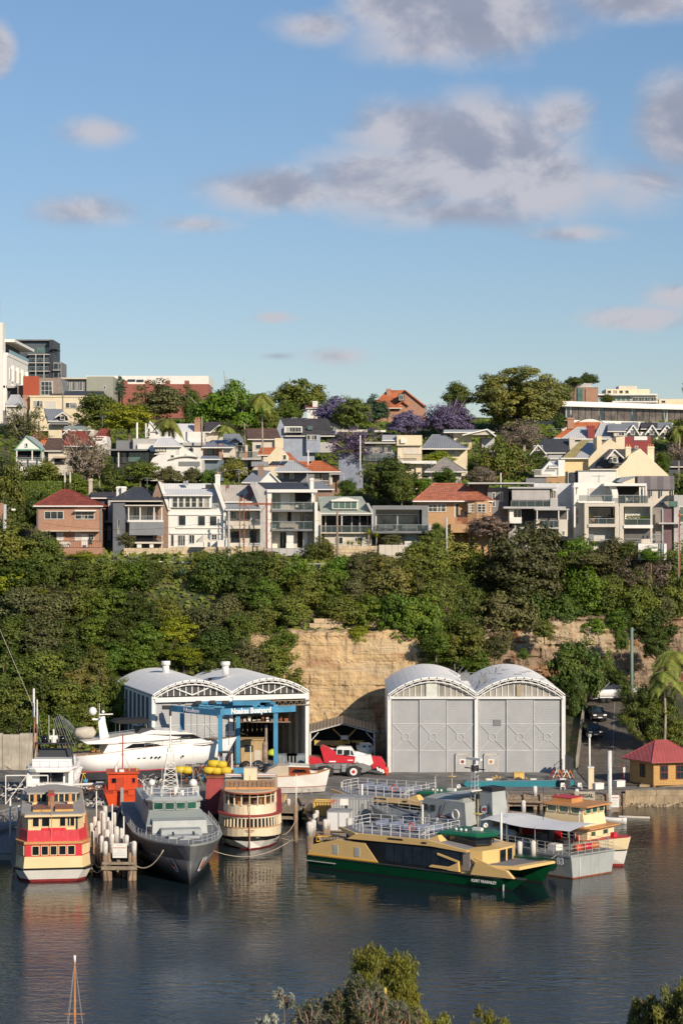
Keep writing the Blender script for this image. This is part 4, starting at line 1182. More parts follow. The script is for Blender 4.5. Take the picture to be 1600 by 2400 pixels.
for i,x in enumerate((558,592,620)):
    c_=Bl('balcony_chair' if i!=1 else 'balcony_table',('white chair on the top balcony, left of the small table','small round white table on the top balcony','pale armchair on the top balcony, right of the small table')[i],'chair' if i!=1 else 'table','E',x,389,D1+1)
    if i==1:
        MB().cyl((c_.X(x+12),0),.38,.7,.75,14).obj('table_top',WHITE,c_.t);MB().cyl((c_.X(x+12),0),.04,0,.7).obj('leg',STEEL,c_.t)
    else:
        c_.box('seat',x,x+24,374,379,-.3,.3,PALE if i else WHITE);c_.box('backrest',x,x+24,357,374,.2,.3,PALE if i else WHITE)
        for xx in(x,x+21):
            for d_ in(-.3,.22):c_.box('leg',xx,xx+3,379,389,d_,d_+.07,STEEL)
h=Bl('green_roof_house','house with a pale green barrel dormer roof and full-width glazed verandah','house','E',715,640,D1)
h.box('wall',725,1080,420,800,2.0,10,PALE)
h.poly('side_wall',[(708,400),(720,400),(735,418),(735,800),(708,800)],-.8,10,PALE)
h.poly('side_wall',[(1040,345),(1056,345),(1088,400),(1088,560),(1076,560),(1076,420)],-.8,10,LGREY)
h.slope(728,1080,412,300,-.7,5.5,TIN_G,x0b=712,x1b=1010)
h.box('beam',730,1075,415,428,-.6,-.2,WHITE)
dz=h.box('dormer',806,982,335,390,-.1,3.5,WHITE)
n_=9;pts=[(806+176*i/n_,330-24*math.sin(math.pi*i/n_))for i in range(n_+1)]
h.poly('dormer_roof',[(798,324)]+pts[1:-1]+[(992,324),(985,334),(803,334)],-.5,3.8,WHITE)
h.win(812,978,322,386,4,1,d=-.14,gm=GLASS_G)
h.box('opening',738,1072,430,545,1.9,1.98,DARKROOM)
for x in(760,838,870,938,992,1045):h.box('mullion',x,x+7,430,545,1.2 if x!=870 else-.4,1.4 if x!=870 else-.2,WHITE if x==870 else LGREY)
h.rail(735,1075,500,545,-.5,STEEL,5,glass=GLASSRAIL)
h.box('floor_slab',730,1078,545,553,-.7,2,PALE);h.box('lower_wall',732,1076,553,800,.2,2,PALE)
h.win(828,882,576,626,2,1,d=.2);h.win(962,1012,578,612,3,1,d=.2);h.box('doorway',735,756,556,600,.12,.19,DARKROOM)
h=Bl('dark_flat_roof_house','dark flat-roofed modern house with one wide framed window','house','E',1080,640,D1)
h.box('wall',1082,1460,362,800,1.5,10,DGREY)
h.box('roof_slab',1080,1460,362,390,-.6,1.5,MGREY);h.box('frame',1418,1460,390,535,-.6,1.5,MGREY);h.box('frame',1082,1104,390,535,-.6,1.5,MGREY)
h.win(1104,1400,420,532,2,1,d=1.0,fm=WHITE,fw=.12);h.box('transom_window',1104,1400,392,418,1.0,1.2,GLASS)
h.box('balcony_slab',1082,1480,535,552,-1.3,1.5,MGREY);h.rail(1100,1456,492,535,-1.2,STEEL,5,glass=GLASSRAIL)
h.box('side_wall',1458,1480,490,600,-1.3,3,LGREY);h.box('garage_door',1300,1384,552,672,.6,1.4,ribmat('garage_panels',(.6,.6,.58),.6,.5,'Z',.4));h.box('doorway',1408,1450,556,610,.9,1.4,DGREY)
h.box('lower_wall',1240,1480,552,760,1.0,1.45,PALE)
for i,x in enumerate((1118,1280)):
    s_=Bl('outdoor_sofa',('dark covered outdoor sofa on the left of the framed balcony','dark covered outdoor sofa on the right of the framed balcony')[i],'sofa','E',x,534,D1+.2)
    s_.box('seat',x,x+108,512,532,-.4,.5,MGREY);s_.box('backrest',x+4,x+104,498,512,.3,.5,MGREY)
h=Bl('orange_brick_bungalow','orange brick bungalow with a mottled terracotta hipped roof and curved bay','house','F',0,470,302)
h.box('wall',-62,245,292,700,0,11,BRICK_O)
bay=[(h.X(238),0),(h.X(246),-1.1),(h.X(300),-1.7),(h.X(362),-1.5),(h.X(396),-.3),(h.X(396),6),(h.X(238),6)]
MB().prism(bay,h.Z(700),h.Z(295)).obj('bay',BRICK_O,h.t)
h.hip(-85,408,40,215,296,192,-1.0,11.5,TILE_M);
MB().prism([(p[0]*1.0+(.3 if p[0]>10 else-.3),p[1]-.35)for p in bay],h.Z(296),h.Z(284),[(p[0],p[1]+.8)for p in bay]).obj('bay_roof',TILE_M,h.t)
h.win(8,116,315,365,4,2);h.win(254,292,315,368,2,3,d=-1.45);h.win(308,360,315,368,2,3,d=-1.72);h.win(374,390,315,366,1,3,d=-.85)
h.box('door',165,192,312,398,-.05,.02,PALE);h.box('doorway',178,192,316,396,-.07,-.052,DARKROOM)
h.box('porch',146,256,440,492,-3,0,BRICK_O);h.rail(172,246,400,438,-2.9,mat('terracotta_paint',(.38,.15,.08),.7),24);h.rail(212,246,365,400,-.8,CHAR,12)
h.chimney(346,372,195,275,4,BRICK_R)
h=Bl('grey_blind_house','grey stepped modern house with a wide pale roller blind','house','F',372,500,302)
h.box('wall',372,520,215,460,2.5,11,MGREY);h.box('wall',500,800,240,620,2.5,11,LGREY)
h.box('roof_slab',250,660,184,194,.5,11,LGREY);h.box('upper_wall',275,380,194,250,3,9,DGREY);h.box('roof_slab',498,796,212,222,-.3,8,LGREY)
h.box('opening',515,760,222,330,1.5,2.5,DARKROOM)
h.shadeblind(520,752,222,292,.2,-.2,mat('pale_blind',(.36,.34,.33),.8,0,.08,1))
h.rail(515,760,296,332,-.2,STEEL,5,glass=GLASSRAIL);h.box('planter',755,802,282,332,-.4,2.5,LGREY);h.box('slab',470,850,332,345,-.8,2.6,LGREY)
h.win(758,790,232,284,1,1,d=2.4);h.win(400,418,245,335,1,1,d=2.5);h.win(446,466,240,300,1,1,d=2.5)
h.box('wall',505,530,348,430,0,2.5,WHITE);h.win(530,578,348,402,2,1,d=1.2);h.box('planter',505,580,402,435,-.6,1.4,WHITE);h.box('opening',582,660,348,430,1.4,2.5,DARKROOM)
h.box('slab',660,872,345,355,-1.2,3,LGREY);h.box('opening',682,860,355,420,.8,1.0,mat('louvre_grey',(.10,.095,.09),.7));h.rail(690,804,418,458,-1.1,STEEL,4,glass=GLASSRAIL)
h.box('wall',668,690,412,500,-1.2,2,PALE);h.box('wall',806,862,412,515,-1.2,2,PALE);h.box('slab',690,806,458,470,-1.2,2,LGREY);h.box('opening',690,806,470,520,.2,.5,MGREY)
for x in(672,804,858):h.box('post',x,x+6,355,415,-1.1,-.95,WHITE)
h.win(830,845,480,512,1,1,d=-1.22)
h=Bl('white_flats','white modern block of flats with stepped glass-fronted balconies','flats','F',900,540,302)
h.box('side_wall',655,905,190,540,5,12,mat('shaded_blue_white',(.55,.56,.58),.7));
h.box('wall',900,1130,186,600,2,12,WHITE);h.box('roof_slab',895,935,206,214,.2,3,WHITE)
h.box('column',900,910,214,460,.2,.5,WHITE);h.box('column',918,926,214,300,.8,1.0,WHITE)
h.win(910,924,218,258,1,1,d=2);h.win(912,926,345,388,1,1,d=1.9);h.win(912,926,395,440,1,1,d=1.9)
h.win(988,1112,218,302,2,1,d=1.95,gm=BLIND,fw=.1);h.rail(930,1140,262,302,-.3,STEEL,4,glass=GLASSRAIL)
h.box('slab',928,1150,302,310,-.6,2,WHITE)
h.poly('curved_wall',[(1120,192),(1150,200),(1165,225),(1172,260),(1172,312),(1135,312),(1135,250)],.2,8,WHITE)
h.box('frame',965,1175,312,332,-1.0,2,PALE);h.box('frame',965,990,332,600,-1.0,2,PALE);h.box('frame',1152,1178,332,600,-1.0,2,PALE)
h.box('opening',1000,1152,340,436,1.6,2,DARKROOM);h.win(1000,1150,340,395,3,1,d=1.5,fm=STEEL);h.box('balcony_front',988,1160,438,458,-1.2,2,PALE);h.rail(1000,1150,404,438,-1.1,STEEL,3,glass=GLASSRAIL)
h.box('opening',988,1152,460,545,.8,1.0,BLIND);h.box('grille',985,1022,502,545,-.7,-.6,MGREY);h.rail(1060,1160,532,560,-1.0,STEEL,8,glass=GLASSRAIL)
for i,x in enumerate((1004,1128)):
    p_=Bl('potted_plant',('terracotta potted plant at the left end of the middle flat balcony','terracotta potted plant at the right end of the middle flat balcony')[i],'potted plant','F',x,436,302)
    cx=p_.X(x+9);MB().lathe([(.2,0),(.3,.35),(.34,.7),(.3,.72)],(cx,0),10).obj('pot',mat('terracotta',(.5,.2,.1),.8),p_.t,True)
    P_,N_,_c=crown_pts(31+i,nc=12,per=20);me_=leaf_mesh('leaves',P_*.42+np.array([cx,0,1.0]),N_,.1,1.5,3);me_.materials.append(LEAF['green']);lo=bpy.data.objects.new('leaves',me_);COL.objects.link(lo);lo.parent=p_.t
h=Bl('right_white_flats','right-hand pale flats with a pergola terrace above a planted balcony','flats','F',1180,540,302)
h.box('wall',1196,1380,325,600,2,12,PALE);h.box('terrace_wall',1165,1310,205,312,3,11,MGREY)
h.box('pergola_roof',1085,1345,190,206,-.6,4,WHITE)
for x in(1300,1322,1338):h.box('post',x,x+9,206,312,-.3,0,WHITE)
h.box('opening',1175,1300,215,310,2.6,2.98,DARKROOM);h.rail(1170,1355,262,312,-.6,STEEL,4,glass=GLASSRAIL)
h.box('frame',1180,1376,312,332,-1.0,2,PALE);h.box('frame',1180,1205,332,600,-1.0,2,PALE);h.box('frame',1368,1380,332,460,-1.0,2,PALE)
h.win(1212,1366,332,408,3,1,d=.8,gm=BLIND);h.box('planter',1212,1366,432,445,-.9,-.4,CHAR);h.rail(1210,1368,408,445,-1.0,STEEL,2,glass=GLASSRAIL)
h.box('balcony_front',1205,1385,445,465,-1.2,2,WHITE);h.box('opening',1208,1368,467,530,.2,.5,mat('louvre_grey',(.10,.095,.09),.7))
h.rail(1210,1400,530,552,-1.1,STEEL,12);h.box('retaining_wall',1294,1468,560,660,-2.5,2,WHITE);h.box('wall_base',1140,1294,560,620,-1.5,2,PALE)
hp=rg.uniform(0,1,(700,3));me_=leaf_mesh('hedge',np.stack([h.X(1214)+hp[:,0]*(h.X(1366)-h.X(1214)),-.9+hp[:,1]*.5,h.Z(436)+hp[:,2]*1.1],1),hp-.5,.16,1.2,3);me_.materials.append(LEAF['green'])
lo=bpy.data.objects.new('balcony_hedge',me_);COL.objects.link(lo);lo.parent=h.t
for i in range(4):
    c_=Bl('dining_chair',('leftmost','second','third','rightmost')[i]+' white dining chair on the pergola terrace of the right-hand flats','chair','F',1218+i*19,308,303.5)
    x=1218+i*19
    c_.box('seat',x,x+14,294,297,-.2,.2,WHITE);c_.box('backrest',x,x+14,278,294,.16,.2,WHITE);c_.box('leg',x,x+2,297,310,-.2,-.15,STEEL);c_.box('leg',x+12,x+14,297,310,-.2,-.15,STEEL)
h=Bl('grey_screened_building','pale building with a dark slatted screen wall on its roof terrace','building','F',1290,330,312)
h.box('screen_wall',1290,1516,145,228,0,3,ribmat('grey_screen',(.16,.14,.15),.6,1.9,'X',.5));h.box('wall',1350,1512,228,560,.4,9,PALE)
for x in(1370,1432,1500):h.box('post',x,x+8,228,270,-.1,.1,CHAR)
h.win(1418,1455,308,324,1,1,d=.35)
h.poly('curved_roof',[(1160,180),(1190,155),(1230,148),(1275,145),(1275,155),(1200,185),(1200,190)],-.5,5,TIN_M)
h=Bl('far_right_block','grey and maroon modern block at the far right edge of the front row','building','F',1376,600,305)
h.box('wall',1376,1450,338,640,1.0,9,mat('concrete_grey',(.22,.2,.18),.85,0,.15,.7));h.box('wall',1446,1515,345,640,.6,9,mat('maroon_grey',(.16,.10,.11),.8,0,.1,.6));h.box('wall',1513,1568+100,262,640,.2,9,LGREY)
h.box('glass_lantern',1480,1535,300,332,0,4,GLASS_G);h.box('post',1440,1448,345,555,-.6,-.4,STEEL);h.rail(1380,1440,500,540,-.6,STEEL,10)
h.win(1545,1600,332,430,2,2,d=.19,gm=GLASS_G);h.box('slab',1420,1570,430,440,-.8,1,LGREY)
# garden walls in front of the front row
def gwall(label,crop,x0,x1,y0,y1,D,m,n,rows,dd=.5,cat='wall',name='garden_wall'):
    w_=Bl(name,label,cat,crop,x0,y1,D)
    X0,X1,Z0,Z1=w_.X(x0),w_.X(x1),w_.Z(y1)-2.0,w_.Z(y0)
    MB().box(X0,X1,.06,dd,Z0,Z1-.02).obj('core',m,w_.t)
    for r_ in range(rows):
        zt=Z1-(Z1-w_.Z(y1))*r_/rows;zb=Z1-(Z1-w_.Z(y1))*(r_+1)/rows
        for c_ in range(n):
            a=X0+(X1-X0)*(c_+(.5 if r_%2 else 0))/n;b=min(X1,a+(X1-X0)/n)
            if a>=X1:continue
            MB().box(a+.015,b-.015,-.03-random.uniform(0,.05),.05,zb+.02,zt).obj('stone',m,w_.t)
    return w_
gwall('sandstone block garden wall under the slate-roofed house and white terrace','D',842,1160,652,720,298,SANDW,12,3)
gwall('stained pale garden wall under the white terrace house','D',1160,1545,645,695,298.2,SANDW,9,2)
gwall('stained garden wall below the rusty-roofed terrace','E',0,330,642,690,298.4,SANDW,8,2)
gwall('plain concrete garden wall below the white balconied house','E',345,605,655,700,298.2,LGREY,5,1)
gwall('sandstone block wall below the green-roofed house','E',820,1128,638,685,297.6,SANDW,10,2)
gwall('white planter wall with trailing creeper below the dark flat-roofed house','E',1126,1300,630,705,297.2,PALE,4,1)
cr=Bl('brick_retaining_wall','low brick retaining wall below the brick house terrace','wall','D',350,720,296.6)
cr.box('wall',350,540,660,740,0,.6,BRICK_R)
gt=Bl('garage','dark underground garage opening below the concrete garden wall','garage','E',450,750,297.6)
gt.box('opening',420,600,702,752,.4,.6,CHAR);gt.box('door_frame',410,605,698,704,.1,.7,LGREY)
# climbing plants with spiky yellow-green heads in front of the glazed verandah
for i,(x,y)in enumerate(((1052,550),(1105,570),(912,620),(938,622),(985,622))):
    px_=500+x/2.9037;py_=1060+y/2.9037
    p=at(px_,py_,298.6);sc_=1.0 if i<2 else .5
    yu=thing('yucca',('tall yellow-green yucca by the green-roofed house','second yellow-green yucca beside the planter wall','leftmost low yucca on the sandstone block wall','second low yucca on the sandstone block wall','third low yucca on the sandstone block wall')[i],'plant',(p.x,298.6,p.z-2.2*sc_))
    MB().tube([(0,0,-.5),(.1,0,2.0*sc_)],.09,6).obj('trunk',PALEBARK,yu)
    lf=MB()
    for k in range(34):
        a=k*2.4;up=.1+1.2*k/34;d=Vector((math.cos(a)*math.cos(up),math.sin(a)*math.cos(up),math.sin(up)))*1.0*(sc_+.2);s_=Vector((-math.sin(a),math.cos(a),0))*.06
        b0=Vector((.1,0,2*sc_));lf.poly([b0-s_,b0+s_,b0+d,])
    lf.obj('leaves',LEAF['yellow'],yu)
# ------------------------------------------------------------ skyline
wt=thing('white_tower_block','white rendered apartment tower with balconies at the left edge of the skyline','apartment block',(-62.6,399,50))
MB().box(-25,0,0,27,-6,11.6).obj('wall',WHITE,wt);MB().box(-25,-.6,-.8,2.4,-6,17.4).obj('stair_tower',WHITE,wt)
MB().box(-24,-1.2,2.4,24,11.6,14.0).obj('penthouse',DGREY,wt);MB().box(-25,1.2,2,27.5,14.0,14.5).obj('roof_slab',WHITE,wt)
MB().box(-24,.1,1,27,11.3,11.9).obj('balcony_ledge',WHITE,wt);MB().box(.06,.1,2.4,27,11.9,12.6).obj('glass_balustrade',GLASS_G,wt)
for r_ in range(2):
    for k in range(4):
        y0=3.2+k*6.0;z0=9.2-r_*3.6
        w_=MB().box(-.01,.12,y0,y0+2.2,z0-2.2,z0).obj('window',WHITE,wt);MB().box(.02,.14,y0+.15,y0+2.05,z0-2.05,z0-.15).obj('pane',GLASS,w_)
        MB().box(.0,.5,y0+2.6,y0+3.4,z0-2.4,z0+.6).obj('fin',WHITE,wt)
MB().box(-25,.3,-.5,27,-6,1.0).obj('base',MGREY,wt)
an=MB().cyl((-1.6,.4),.07,17.4,21.2,6).cyl((-2.6,.4),.05,17.4,19.6,6).box(-1.9,-1.3,.2,.5,19.2,21.6).box(-3.0,-2.4,.2,.5,18.2,19.2)
tag(an.obj('antenna_cluster',STEEL,None,loc=(-62.6,399,50)),'cluster of phone antennas on top of the white tower','antenna')
h=Bl('dark_apartment_block','dark blue-grey glass apartment block behind the white tower','apartment block','A',195,545,465)
h.box('wall',100,352,370,640,.6,14,DGREY);h.box('penthouse',118,352,282,372,2,12,mat('slate_blue_cladding',(.08,.10,.12),.5));h.box('roof_slab',100,360,276,284,1,13,MGREY)
h.box('stair_core',335,360,280,545,.2,12,CHAR);h.box('canopy',350,382,333,342,-1,6,CHAR);h.box('wing',356,418,430,640,.2,9,MGREY)
for r_ in range(3):
    y0=375+r_*57
    h.box('slab',190,335,y0,y0+6,-.8,.6,LGREY)
    for k in range(3):h.win(196+k*48,236+k*48,y0+8,y0+50,2,1,d=.55,fm=MGREY,gm=GLASS_G if k==1 else GLASS)
    h.rail(196,330,y0+28,y0+52,-.7,STEEL,3,glass=GLASSRAIL)
    if r_<2:h.win(364,396,y0+66,y0+104,1,1,d=.15,fm=MGREY);h.box('slab',358,412,y0+108,y0+113,-.6,.2,LGREY)
for x in(240,296):h.box('column',x,x+6,372,545,-.85,-.6,LGREY)
h.win(200,240,335,368,1,1,d=1.95,fm=MGREY,gm=GLASS_G);h.win(250,335,330,368,3,1,d=1.95,fm=MGREY,gm=GLASS_G)
h.win(400,416,440,540,1,3,d=.15,fm=LGREY)
h=Bl('red_box_building','grey building with a rust-red box corner on the skyline','building','A',155,660,396)
h.box('red_panel',157,262,526,656,-.6,10,mat('rust_red_cladding',(.36,.07,.03),.6,0,.05,1));h.box('wall',262,412,538,700,0,10,mat('taupe_cladding',(.24,.19,.16),.7));h.win(278,360,562,656,3,3,fm=WHITE)
h.poly('sloped_wall',[(412,538),(436,640),(436,700),(400,700),(400,538)],.3,9,MGREY);h.box('side',118,158,590,660,1,8,BRICK_B);h.box('base',0,120,605,700,4,12,CHAR);h.box('ledge',0,120,590,606,3,12,LGREY)
h=Bl('grey_box_hall','long grey-green hall with tall windows behind the rounded olive tree','building','A',405,660,424)
h.box('wall',408,588,545,760,.5,12,MGREY);h.box('side_wall',588,770,528,760,0,14,mat('grey_green_panel',(.30,.31,.26),.8,0,.05,.5));h.box('roof_slab',404,590,536,546,-.4,12,PALE)
for k in range(3):h.win(438+46*k,472+46*k,562,626,3,1,d=.5,fm=WHITE)
h.win(706,720,590,618,1,1)
h=Bl('red_brick_factory','long red brick parapet building with a white roof on the skyline','building','A',830,700,432)
h.box('wall',835,1420,580,850,0,12,BRICK_D);h.box('roof',585,1420,524,580,2.5,20,WHITE)
for x in(835,985,1125,1255):h.box('pier',x,x+32,556,600,-.3,.1,BRICK_D)
h.box('vent_window',870,920,548,562,2.3,2.49,GLASS);h.box('vent_window',930,978,550,564,2.3,2.49,GLASS)
h.box('side_wall',820,840,560,850,.5,12,BRICK_D)
h=Bl('cream_workshop','cream flat building with wide windows below the red box on the skyline','building','A',200,780,388)
h.box('wall',205,590,668,900,0,9,CREAM);h.box('parapet',200,592,658,669,-.15,9,CREAM);h.slope(345,705,662,628,6,10,TIN_D)
h.win(225,292,692,735,3,1,gm=GLASS_C);h.win(310,382,696,748,1,3,gm=BLIND);h.win(446,524,706,745,3,1,gm=GLASS_C)
h.chimney(155,203,655,730,1,BRICK_R)
h=Bl('grey_gable_house','small grey tin-roofed house at the left end of the upper street','house','A',40,735,384)
h.box('wall',45,155,728,860,0,8,PALE);h.hip(36,158,75,135,728,656,-.4,8,TIN_L)
h=Bl('grey_tin_cottage','grey-roofed cottage with a small gable below the cream workshop','house','A',300,850,372)
h.box('wall',330,470,830,960,0,7,CREAM);h.slope(325,470,830,750,-.3,4.5,TIN_M,x0b=298,x1b=420);h.gable(392,462,800,427,776,-.6,3,TILE_R,PALE);h.win(412,442,796,825,1,1,d=-.65)
h.box('flat_roof',340,465,842,856,-1.5,3,MGREY)
h=Bl('pale_green_roof_house','long low house with a pale green metal roof among the left gardens','house','A',440,930,358)
h.box('wall',440,640,890,1010,.5,7,PALE);h.slope(432,632,892,866,-.5,4,TIN_G,x0b=440,x1b=572);h.chimney(422,442,888,945,1,BRICK_R)
h.gable(440,520,915,470,890,-1.2,3,TIN_L,WHITE)
h=Bl('orange_roof_cottage','cottage with an orange tile hipped roof behind the green gabled one','house','A',200,1000,352)
h.box('wall',205,345,985,1100,0,7,PALE);h.hip(190,350,235,270,990,905,-.4,7.5,TILE_O)
h=Bl('green_gabled_cottage','white weatherboard cottage with a teal-edged front gable','house','A',112,1110,342)
TEAL=mat('teal_trim',(.20,.36,.30),.6)
h.box('wall',112,290,1020,1200,.3,9,WHITE);h.gable(110,290,1022,182,935,0,9,TIN_L,WHITE,barge=TEAL,ov=.2);h.box('verandah',108,292,1022,1032,-1.2,.3,TEAL)
h.box('opening',118,276,1040,1088,.1,.28,DARKROOM);h.rail(112,280,1080,1108,-1.1,STEEL,4,glass=GLASSRAIL);h.win(172,190,982,1010,1,1,d=-.1)
for x in(110,215,278):h.box('post',x,x+8,1032,1112,-1.15,-1.0,WHITE if x<270 else TEAL)
h=Bl('red_tile_cottage','cottage with a maroon tiled roof and striped awning','house','A',300,1120,344)
h.box('wall',328,455,1035,1200,0,8,PALE);h.slope(280,440,1033,948,-.5,5,TILE_B,x0b=330,x1b=430);h.hip(425,640,470,580,1000,905,3,12,TILE_R)
h.poly('awning',[(365,1085),(448,1085),(448,1073),(365,1073)],-1.0,0,mat('faded_awning',(.5,.4,.3),.8));h.box('opening',370,440,1088,1130,-.05,.02,DARKROOM);h.box('shade_wall',296,330,1035,1130,.5,8,CHAR)
h=Bl('red_gable_house','house with a steep red skillion roof left of the dark box house','house','A',635,1000,350)
h.box('wall',650,725,935,1060,0,7,WHITE);h.slope(628,700,948,882,-.4,3,TILE_R,x0b=690,x1b=745)
h=Bl('dark_box_house','dark flat modern house with green glass on the hillside','house','A',750,1140,342)
h.box('wall',752,1022,1030,1230,1.5,9,CHAR);h.box('upper',790,905,965,1030,3,9,MGREY);h.box('upper',905,1060,952,1045,2,9,LGREY);h.box('roof_slab',745,1000,1022,1034,-.3,6,MGREY);h.box('upper',935,1050,990,1040,1.5,5,WHITE)
h.win(875,1018,1045,1108,4,1,d=1.4,fm=MGREY,gm=GLASS_G);h.box('post',803,811,1040,1145,.2,.4,WHITE);h.win(755,862,1045,1120,3,1,d=1.4,fm=CHAR)
h=Bl('white_curved_gable_house','white house with a sweeping curved side roof and small upper pavilion','house','A',1030,1140,338)
h.poly('wall',[(1025,1110),(1040,1085),(1080,1062),(1130,1060),(1130,1000),(1228,1000),(1260,1020),(1372,1095),(1372,1240),(1025,1240)],0,9,WHITE)
h.hip(1045,1235,1085,1165,1002,942,-.5,7,TIN_W);h.box('side',1055,1125,1002,1040,.02,4,PALE)
for x in(1062,1080,1098):h.win(x,x+14,1008,1036,1,1)
h.win(1200,1222,1004,1060,1,1,gm=BLIND);h.win(1160,1186,1062,1100,1,2);h.win(1255,1272,1052,1064,1,1);h.box('opening',1215,1360,1108,1140,-.05,.02,MGREY)
cv=[(1150+i*22,1088-22*math.sin(math.pi*i/8*.7))for i in range(10)]
h.poly('curved_ledge',cv+[(x,y+7)for x,y in reversed(cv)],-.5,.1,PALE)
h=Bl('white_attic_house','white house with a tall gable beside the bushy palm','house','A',1000,960,362)
h.box('wall',1005,1390,905,1060,.3,8,WHITE);h.gable(1000,1075,905,1020,835,0,8,TIN_L,WHITE,ov=.15);h.slope(1180,1395,975,850,-.3,6,TIN_W,x0b=1190,x1b=1330);h.chimney(1322,1362,822,890,3,BRICK_R,2)
h.win(1005,1022,880,940,1,2,d=-.05);h.box('post',988,998,848,945,-1,-.8,WHITE)
h.box('roof_slab',1240,1400,978,1000,-1.5,2,LGREY);h.box('lower',1240,1395,1000,1080,-1,2,WHITE);h.win(1280,1320,1015,1040,1,1,d=-1.05)
h=Bl('grey_dormer_house','cream house with grey slate roof and side dormer behind the verandah house','house','A',1390,940,366)
h.box('wall',1400,1560,900,1060,.3,8,PALE);h.slope(1388,1530,905,838,-.3,4,TILE_C,x0b=1390,x1b=1500);h.gable(1440,1540,905,1495,862,-.8,4,TIN_M,CREAM);h.box('lower',1400,1568,940,985,-.8,1,PALE)
h=Bl('blue_verandah_house','weatherboard house with a bluish tin verandah and brick chimney','house','A',1375,1140,346)
h.box('wall',1380,1490,1010,1240,1.5,8,BRICK_B);h.slope(1372,1590,1010,962,-.6,4,TIN_M,x0b=1440,x1b=1640);h.slope(1370,1500,1090,1068,-1.2,1,mat('blue_tin',(.2,.25,.33),.5),name='verandah_roof',back=False)
h.win(1415,1450,1022,1066,2,1,d=1.4,fm=CHAR);h.box('wall',1375,1520,1095,1240,-.3,1.5,mat('blue_board',(.12,.16,.2),.7));h.chimney(1490,1512,985,1070,.3,BRICK_R);h.box('wall',1518,1600,1000,1080,.5,6,PALE)
h=Bl('balcony_cottage','cottage with a glass-railed upper balcony right of the verandah house','house','B',0,680,350)
h.box('wall',-20,145,590,800,1.5,8,PALE);h.slope(-25,140,590,512,-.5,4,TIN_M,x0b=-20,x1b=90);h.gable(0,108,575,62,542,-.9,3,TIN_M,BRICK_B)
h.win(25,60,595,630,2,1,d=1.4);h.win(85,125,595,640,2,1,d=1.4);h.rail(40,240,632,678,-.4,STEEL,5,glass=GLASSRAIL);h.box('deck',0,245,675,690,-.5,3,LGREY)
for x in(40,72,122):h.box('post',x,x+9,590,635,-.4,-.2,WHITE)
h.box('brick_pier',122,145,632,676,-.5,0,BRICK_R)
h=Bl('brown_roof_house','house with a plain brown tiled roof and cream chimney block','house','B',180,620,352)
h.box('wall',178,332,545,760,0,8,PALE);h.slope(145,375,548,476,-.5,4,TILE_B,x0b=132,x1b=345);h.box('chimney_block',330,388,542,612,-.7,1.0,CREAM);h.win(198,240,585,618,1,1)
h=Bl('charcoal_roof_house','blue-grey house with a big charcoal tiled roof and dormer windows','house','B',350,640,358)
h.poly('side_wall',[(345,475),(368,412),(415,510),(555,520),(600,600),(600,700),(345,700)],.2,8,mat('blue_render',(.30,.34,.42),.8))
h.slope(400,738,525,408,-.3,6,TILE_C,x0b=366,x1b=690);h.box('dormer',395,516,462,505,-.6,3,WHITE);h.win(408,512,466,502,5,1,d=-.62,gm=GLASS_C)
h.box('wing',545,640,520,640,-.8,4,mat('blue_render',(.3,.34,.42),.8));h.win(548,620,520,556,3,1,d=-.82,gm=GLASS_C);h.box('skylight',555,588,458,484,1.2,1.5,GLASS_G)
h.box('parapet',640,740,570,640,1,5,LGREY)
h=Bl('orange_gable_cottage','cottage with orange roof and cream gable draped in green vine','house','B',260,700,338)
h.poly('wall',[(262,690),(340,605),(368,600),(425,668),(425,800),(262,800)],0,7,CREAM);h.slope(212,330,655,605,1,5,TILE_O,x0b=232,x1b=350);h.slope(425,490,700,640,-.2,3,TILE_M,x0b=380,x1b=430);h.win(385,410,655,690,1,1)
h=Bl('solar_roof_house','low house with a grey hipped metal roof and solar panels','house','B',330,830,326)
h.box('wall',350,600,770,980,1.5,9,MGREY);rf=h.hip(330,575,380,460,768,697,-.8,8,TIN_L)
for k in range(5):
    a,b_=h.X(285+k*22,1.5),h.X(303+k*22,1.5);z0,z1=h.Z(728,1.5),h.Z(700,1.5)
    MB().add([(a,1.5,z0),(b_,1.5,z0),(b_+.6,3.3,z1),(a+.6,3.3,z1),(a,1.5,z0+.06),(b_,1.5,z0+.06),(b_+.6,3.3,z1+.06),(a+.6,3.3,z1+.06)],[(0,3,2,1),(4,5,6,7),(0,1,5,4),(1,2,6,5),(2,3,7,6),(3,0,4,7)]).obj('solar_panel',mat('solar_cell',(.012,.018,.04),.15),h.t)
h.box('panel_frame',268,405,728,736,1.3,1.6,BRICK_R);h.win(352,390,775,820,2,1,d=1.4,fm=STEEL);h.win(430,460,775,820,1,1,d=1.4)
h.box('post',548,556,770,835,-.6,-.4,STEEL);h.box('lean_roof',170,282,702,735,-.5,3,TIN_M)
h=Bl('orange_hip_house','house with a bright orange tiled hip roof and shabby cream verandah','house','B',570,870,328)
h.box('wall',575,770,770,960,.8,8,BRICK_B);h.hip(520,778,590,650,768,700,-.8,8,TILE_O);h.slope(440,560,745,700,2,5,TILE_O)
for(a,b_)in((600,635),(650,700)):h.win(a,b_,785,824,2,1,d=.75)
h.box('pergola',700,806,782,790,-1.2,1,LGREY)
for x in(704,798):h.box('post',x,x+6,790,860,-1.1,-.95,LGREY)
h.box('column',700,722,770,855,-.4,0,PALE);h.rail(585,720,830,860,-.8,WHITE,16)
h=Bl('grey_gable_cottage','grey-roofed cottage with a white triangular gable above the white balconied house','house','B',110,850,316)
